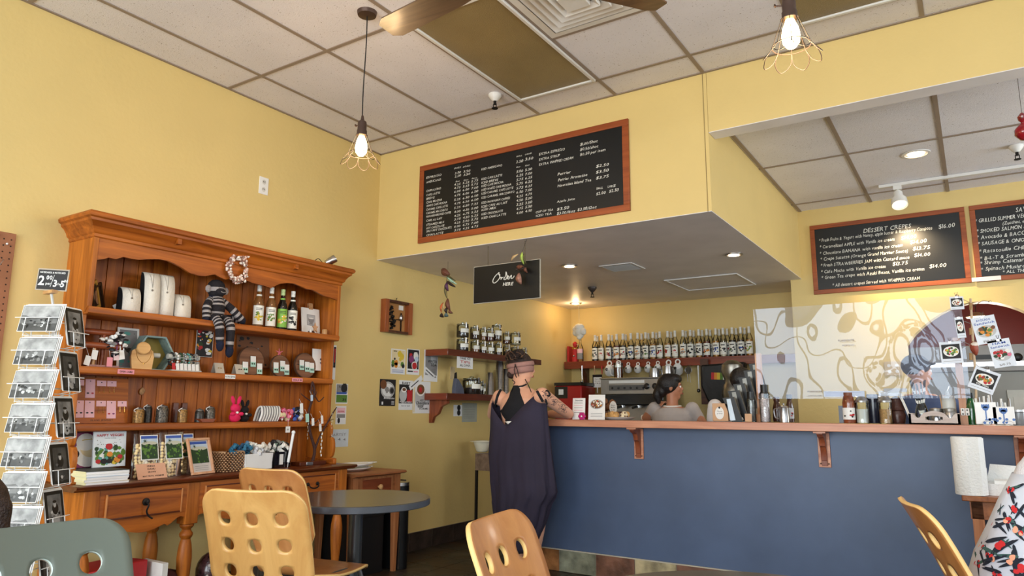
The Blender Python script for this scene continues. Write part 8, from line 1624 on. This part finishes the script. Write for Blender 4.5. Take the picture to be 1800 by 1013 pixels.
def patch(b,T,px,py,r,ang,m,asp=.35,off=.004):
    c=hit(T,px,py,off,org)
    if c is None: return
    d=Vector(ray(px,py)).normalized(); h=T.ray_cast(Vector(CAM)-org,d); n=h[1]; n=n if n.dot(d)<0 else -n; u=n.cross(Vector((0,0,1))).normalized(); v=n.cross(u)*-1; e=u*math.cos(ang)+v*math.sin(ang); f=n.cross(e)
    pts=[c+e*r*math.cos(t)+f*r*asp*math.sin(t)*(1-.4*math.cos(t)) for t in [2*PI*k/10 for k in range(10)]]; b.add([tuple(p) for p in pts],[tuple(range(10))],m)
fl={'k':mat('print navy black',(30,38,52),.85,var=0),'r':mat('print red',(206,46,50),.85,var=0),'p':mat('print peach',(236,170,140),.85,var=0),'g':mat('print teal green',(60,96,92),.85,var=0)}
b=MB(); rn=random.Random(4)
for (x,y,s_) in ((1752,888,.034),(1738,915,.04),(1715,935,.034),(1760,955,.05),(1776,985,.046),(1742,978,.04),(1718,990,.04),(1790,935,.04),(1775,862,.034),(1792,1003,.045),(1700,1000,.034),(1737,872,.03),(1752,1010,.04),(1785,895,.034),(1768,920,.04),(1726,960,.036),(1760,845,.03),(1708,968,.03),(1745,848,.026),(1727,895,.03),(1757,870,.03)):
    a0_=rn.uniform(0,2*PI)
    for k in range(rn.randint(4,6)): a=a0_+rn.uniform(-1.2,1.2); patch(b,T,x+rn.uniform(-11,11),y+rn.uniform(-11,11),s_*rn.uniform(.5,.9),a,fl[rn.choice('kkgkk')],.16,.0045+k*1e-4)
    for k in range(rn.randint(2,5)): patch(b,T,x+rn.uniform(-6,6),y+rn.uniform(-6,6),s_*rn.uniform(.15,.26),rn.uniform(0,6),fl[rn.choice('rrpr')],.85,.006+k*1e-4)
b.o('flower_print',o)
lace=mat('sheer white lace',(222,222,230),.9,bump=.5,bs=220); b=MB(); R3=[((.07,0,.965),.224,.155),((.075,0,.98),.224,.152),((.085,0,1.01),.222,.148),((.12,0,1.065),.214,.128),((.155,0,1.12),.15,.095),((.17,0,1.155),.075,.068)]; vs=[]
for i,(c,rx,ry) in enumerate(R3):
    for k in range(SEG): a=2*PI*k/SEG; pl=1+.015*math.sin(a*13+i); dz=(.03*math.sin(a*2+.6)+.035*math.cos(a)) if i==0 else 0; vs.append((c[0]+rx*pl*math.cos(a),c[1]+ry*pl*math.sin(a),c[2]+dz))
b.add(vs,[(i*SEG+k,i*SEG+(k+1)%SEG,(i+1)*SEG+(k+1)%SEG,(i+1)*SEG+k) for i in range(len(R3)-1) for k in range(SEG)],lace); limb(b,[(.20,-.17,1.05),(.13,-.25,.90)],[.075,.075],lace); limb(b,[(.2,.16,1.05),(.25,.24,.90)],[.075,.075],lace); b.o('sheer_shirt',o,solid=.003)
b=MB(); b.ball(at(-.03,0,.03),(.10,.088,.095),hair,16,rot=hq2); limb(b,[at(-.09,0,-.02),at(-.1,0,-.16)],[.06,.03],hair); organic(b,'hair',o,.008,2)
# ---------------- seated person cut by the left edge
c=D(-58,915,1.75); org=Vector((c.x,c.y,0)); o=thing('person','person seated at the far left photo edge, only hair, cheek and shoulder in view','person',tuple(org)); hz=c.z; b=MB(); hq3=Euler((0,0,R(-35))).to_matrix(); at=head(b,(0,0,hz),hq3,sk3,.9)
limb(b,[(0,0,hz-.05),(0,0,hz-.17)],[.045,.05],sk3); torso_ring(b,[((0,0,.45),.15,.12),((0,0,hz-.3),.14,.1),((0,0,hz-.2),.15,.085),((0,0,hz-.15),.06,.05)],sk3)
for k in(-1,1): p=Vector((.11*k,.11*k,hz-.2)); limb(b,[p,p+Vector((.1,-.08,-.2)),p+Vector((.22,-.15,-.12))],[.045,.036,.028],sk3); hand(b,p+Vector((.22,-.15,-.12)),(.7,-.5,-.1),(0,0,1),sk3,.85)
for k in(-1,1): limb(b,[(.06*k,.06*k,.47),(.3+.06*k,-.2+.06*k,.46),(.32+.06*k,-.22+.06*k,.06)],[.075,.055,.035],sk3)
organic(b,'body',o,.009,4); features(at,o,hq3,.9)
b=MB(); b.ball(at(-.02,0,.03),(.092,.082,.09),hair,16,rot=hq3); 
for k in(-1,1): limb(b,[at(.0,.07*k,.03),at(.01,.075*k,-.06),at(.0,.08*k,-.15)],[.03,.026,.012],hair)
organic(b,'hair',o,.007,2)
b=MB(); torso_ring(b,[((0,0,.42),.165,.135),((0,0,hz-.3),.155,.115),((0,0,hz-.215),.16,.098),((0,0,hz-.185),.11,.08)],mat('pale top',(206,190,176),.9)); b.o('top',o)
o=thing('stool','plain wooden stool under the person at the left photo edge','stool',(org.x,org.y,0)); b=MB(); b.lathe([(0,.38),(.17,.38),(.17,.41),(0,.41)],(0,0,0),birchd,24); b.o('seat',o)
for k in range(4): a=PI/4+k*PI/2; b=MB(); b.cyl((.12*math.cos(a),.12*math.sin(a),.38),(.17*math.cos(a),.17*math.sin(a),0),.014,birchd,8); b.o('leg',o)
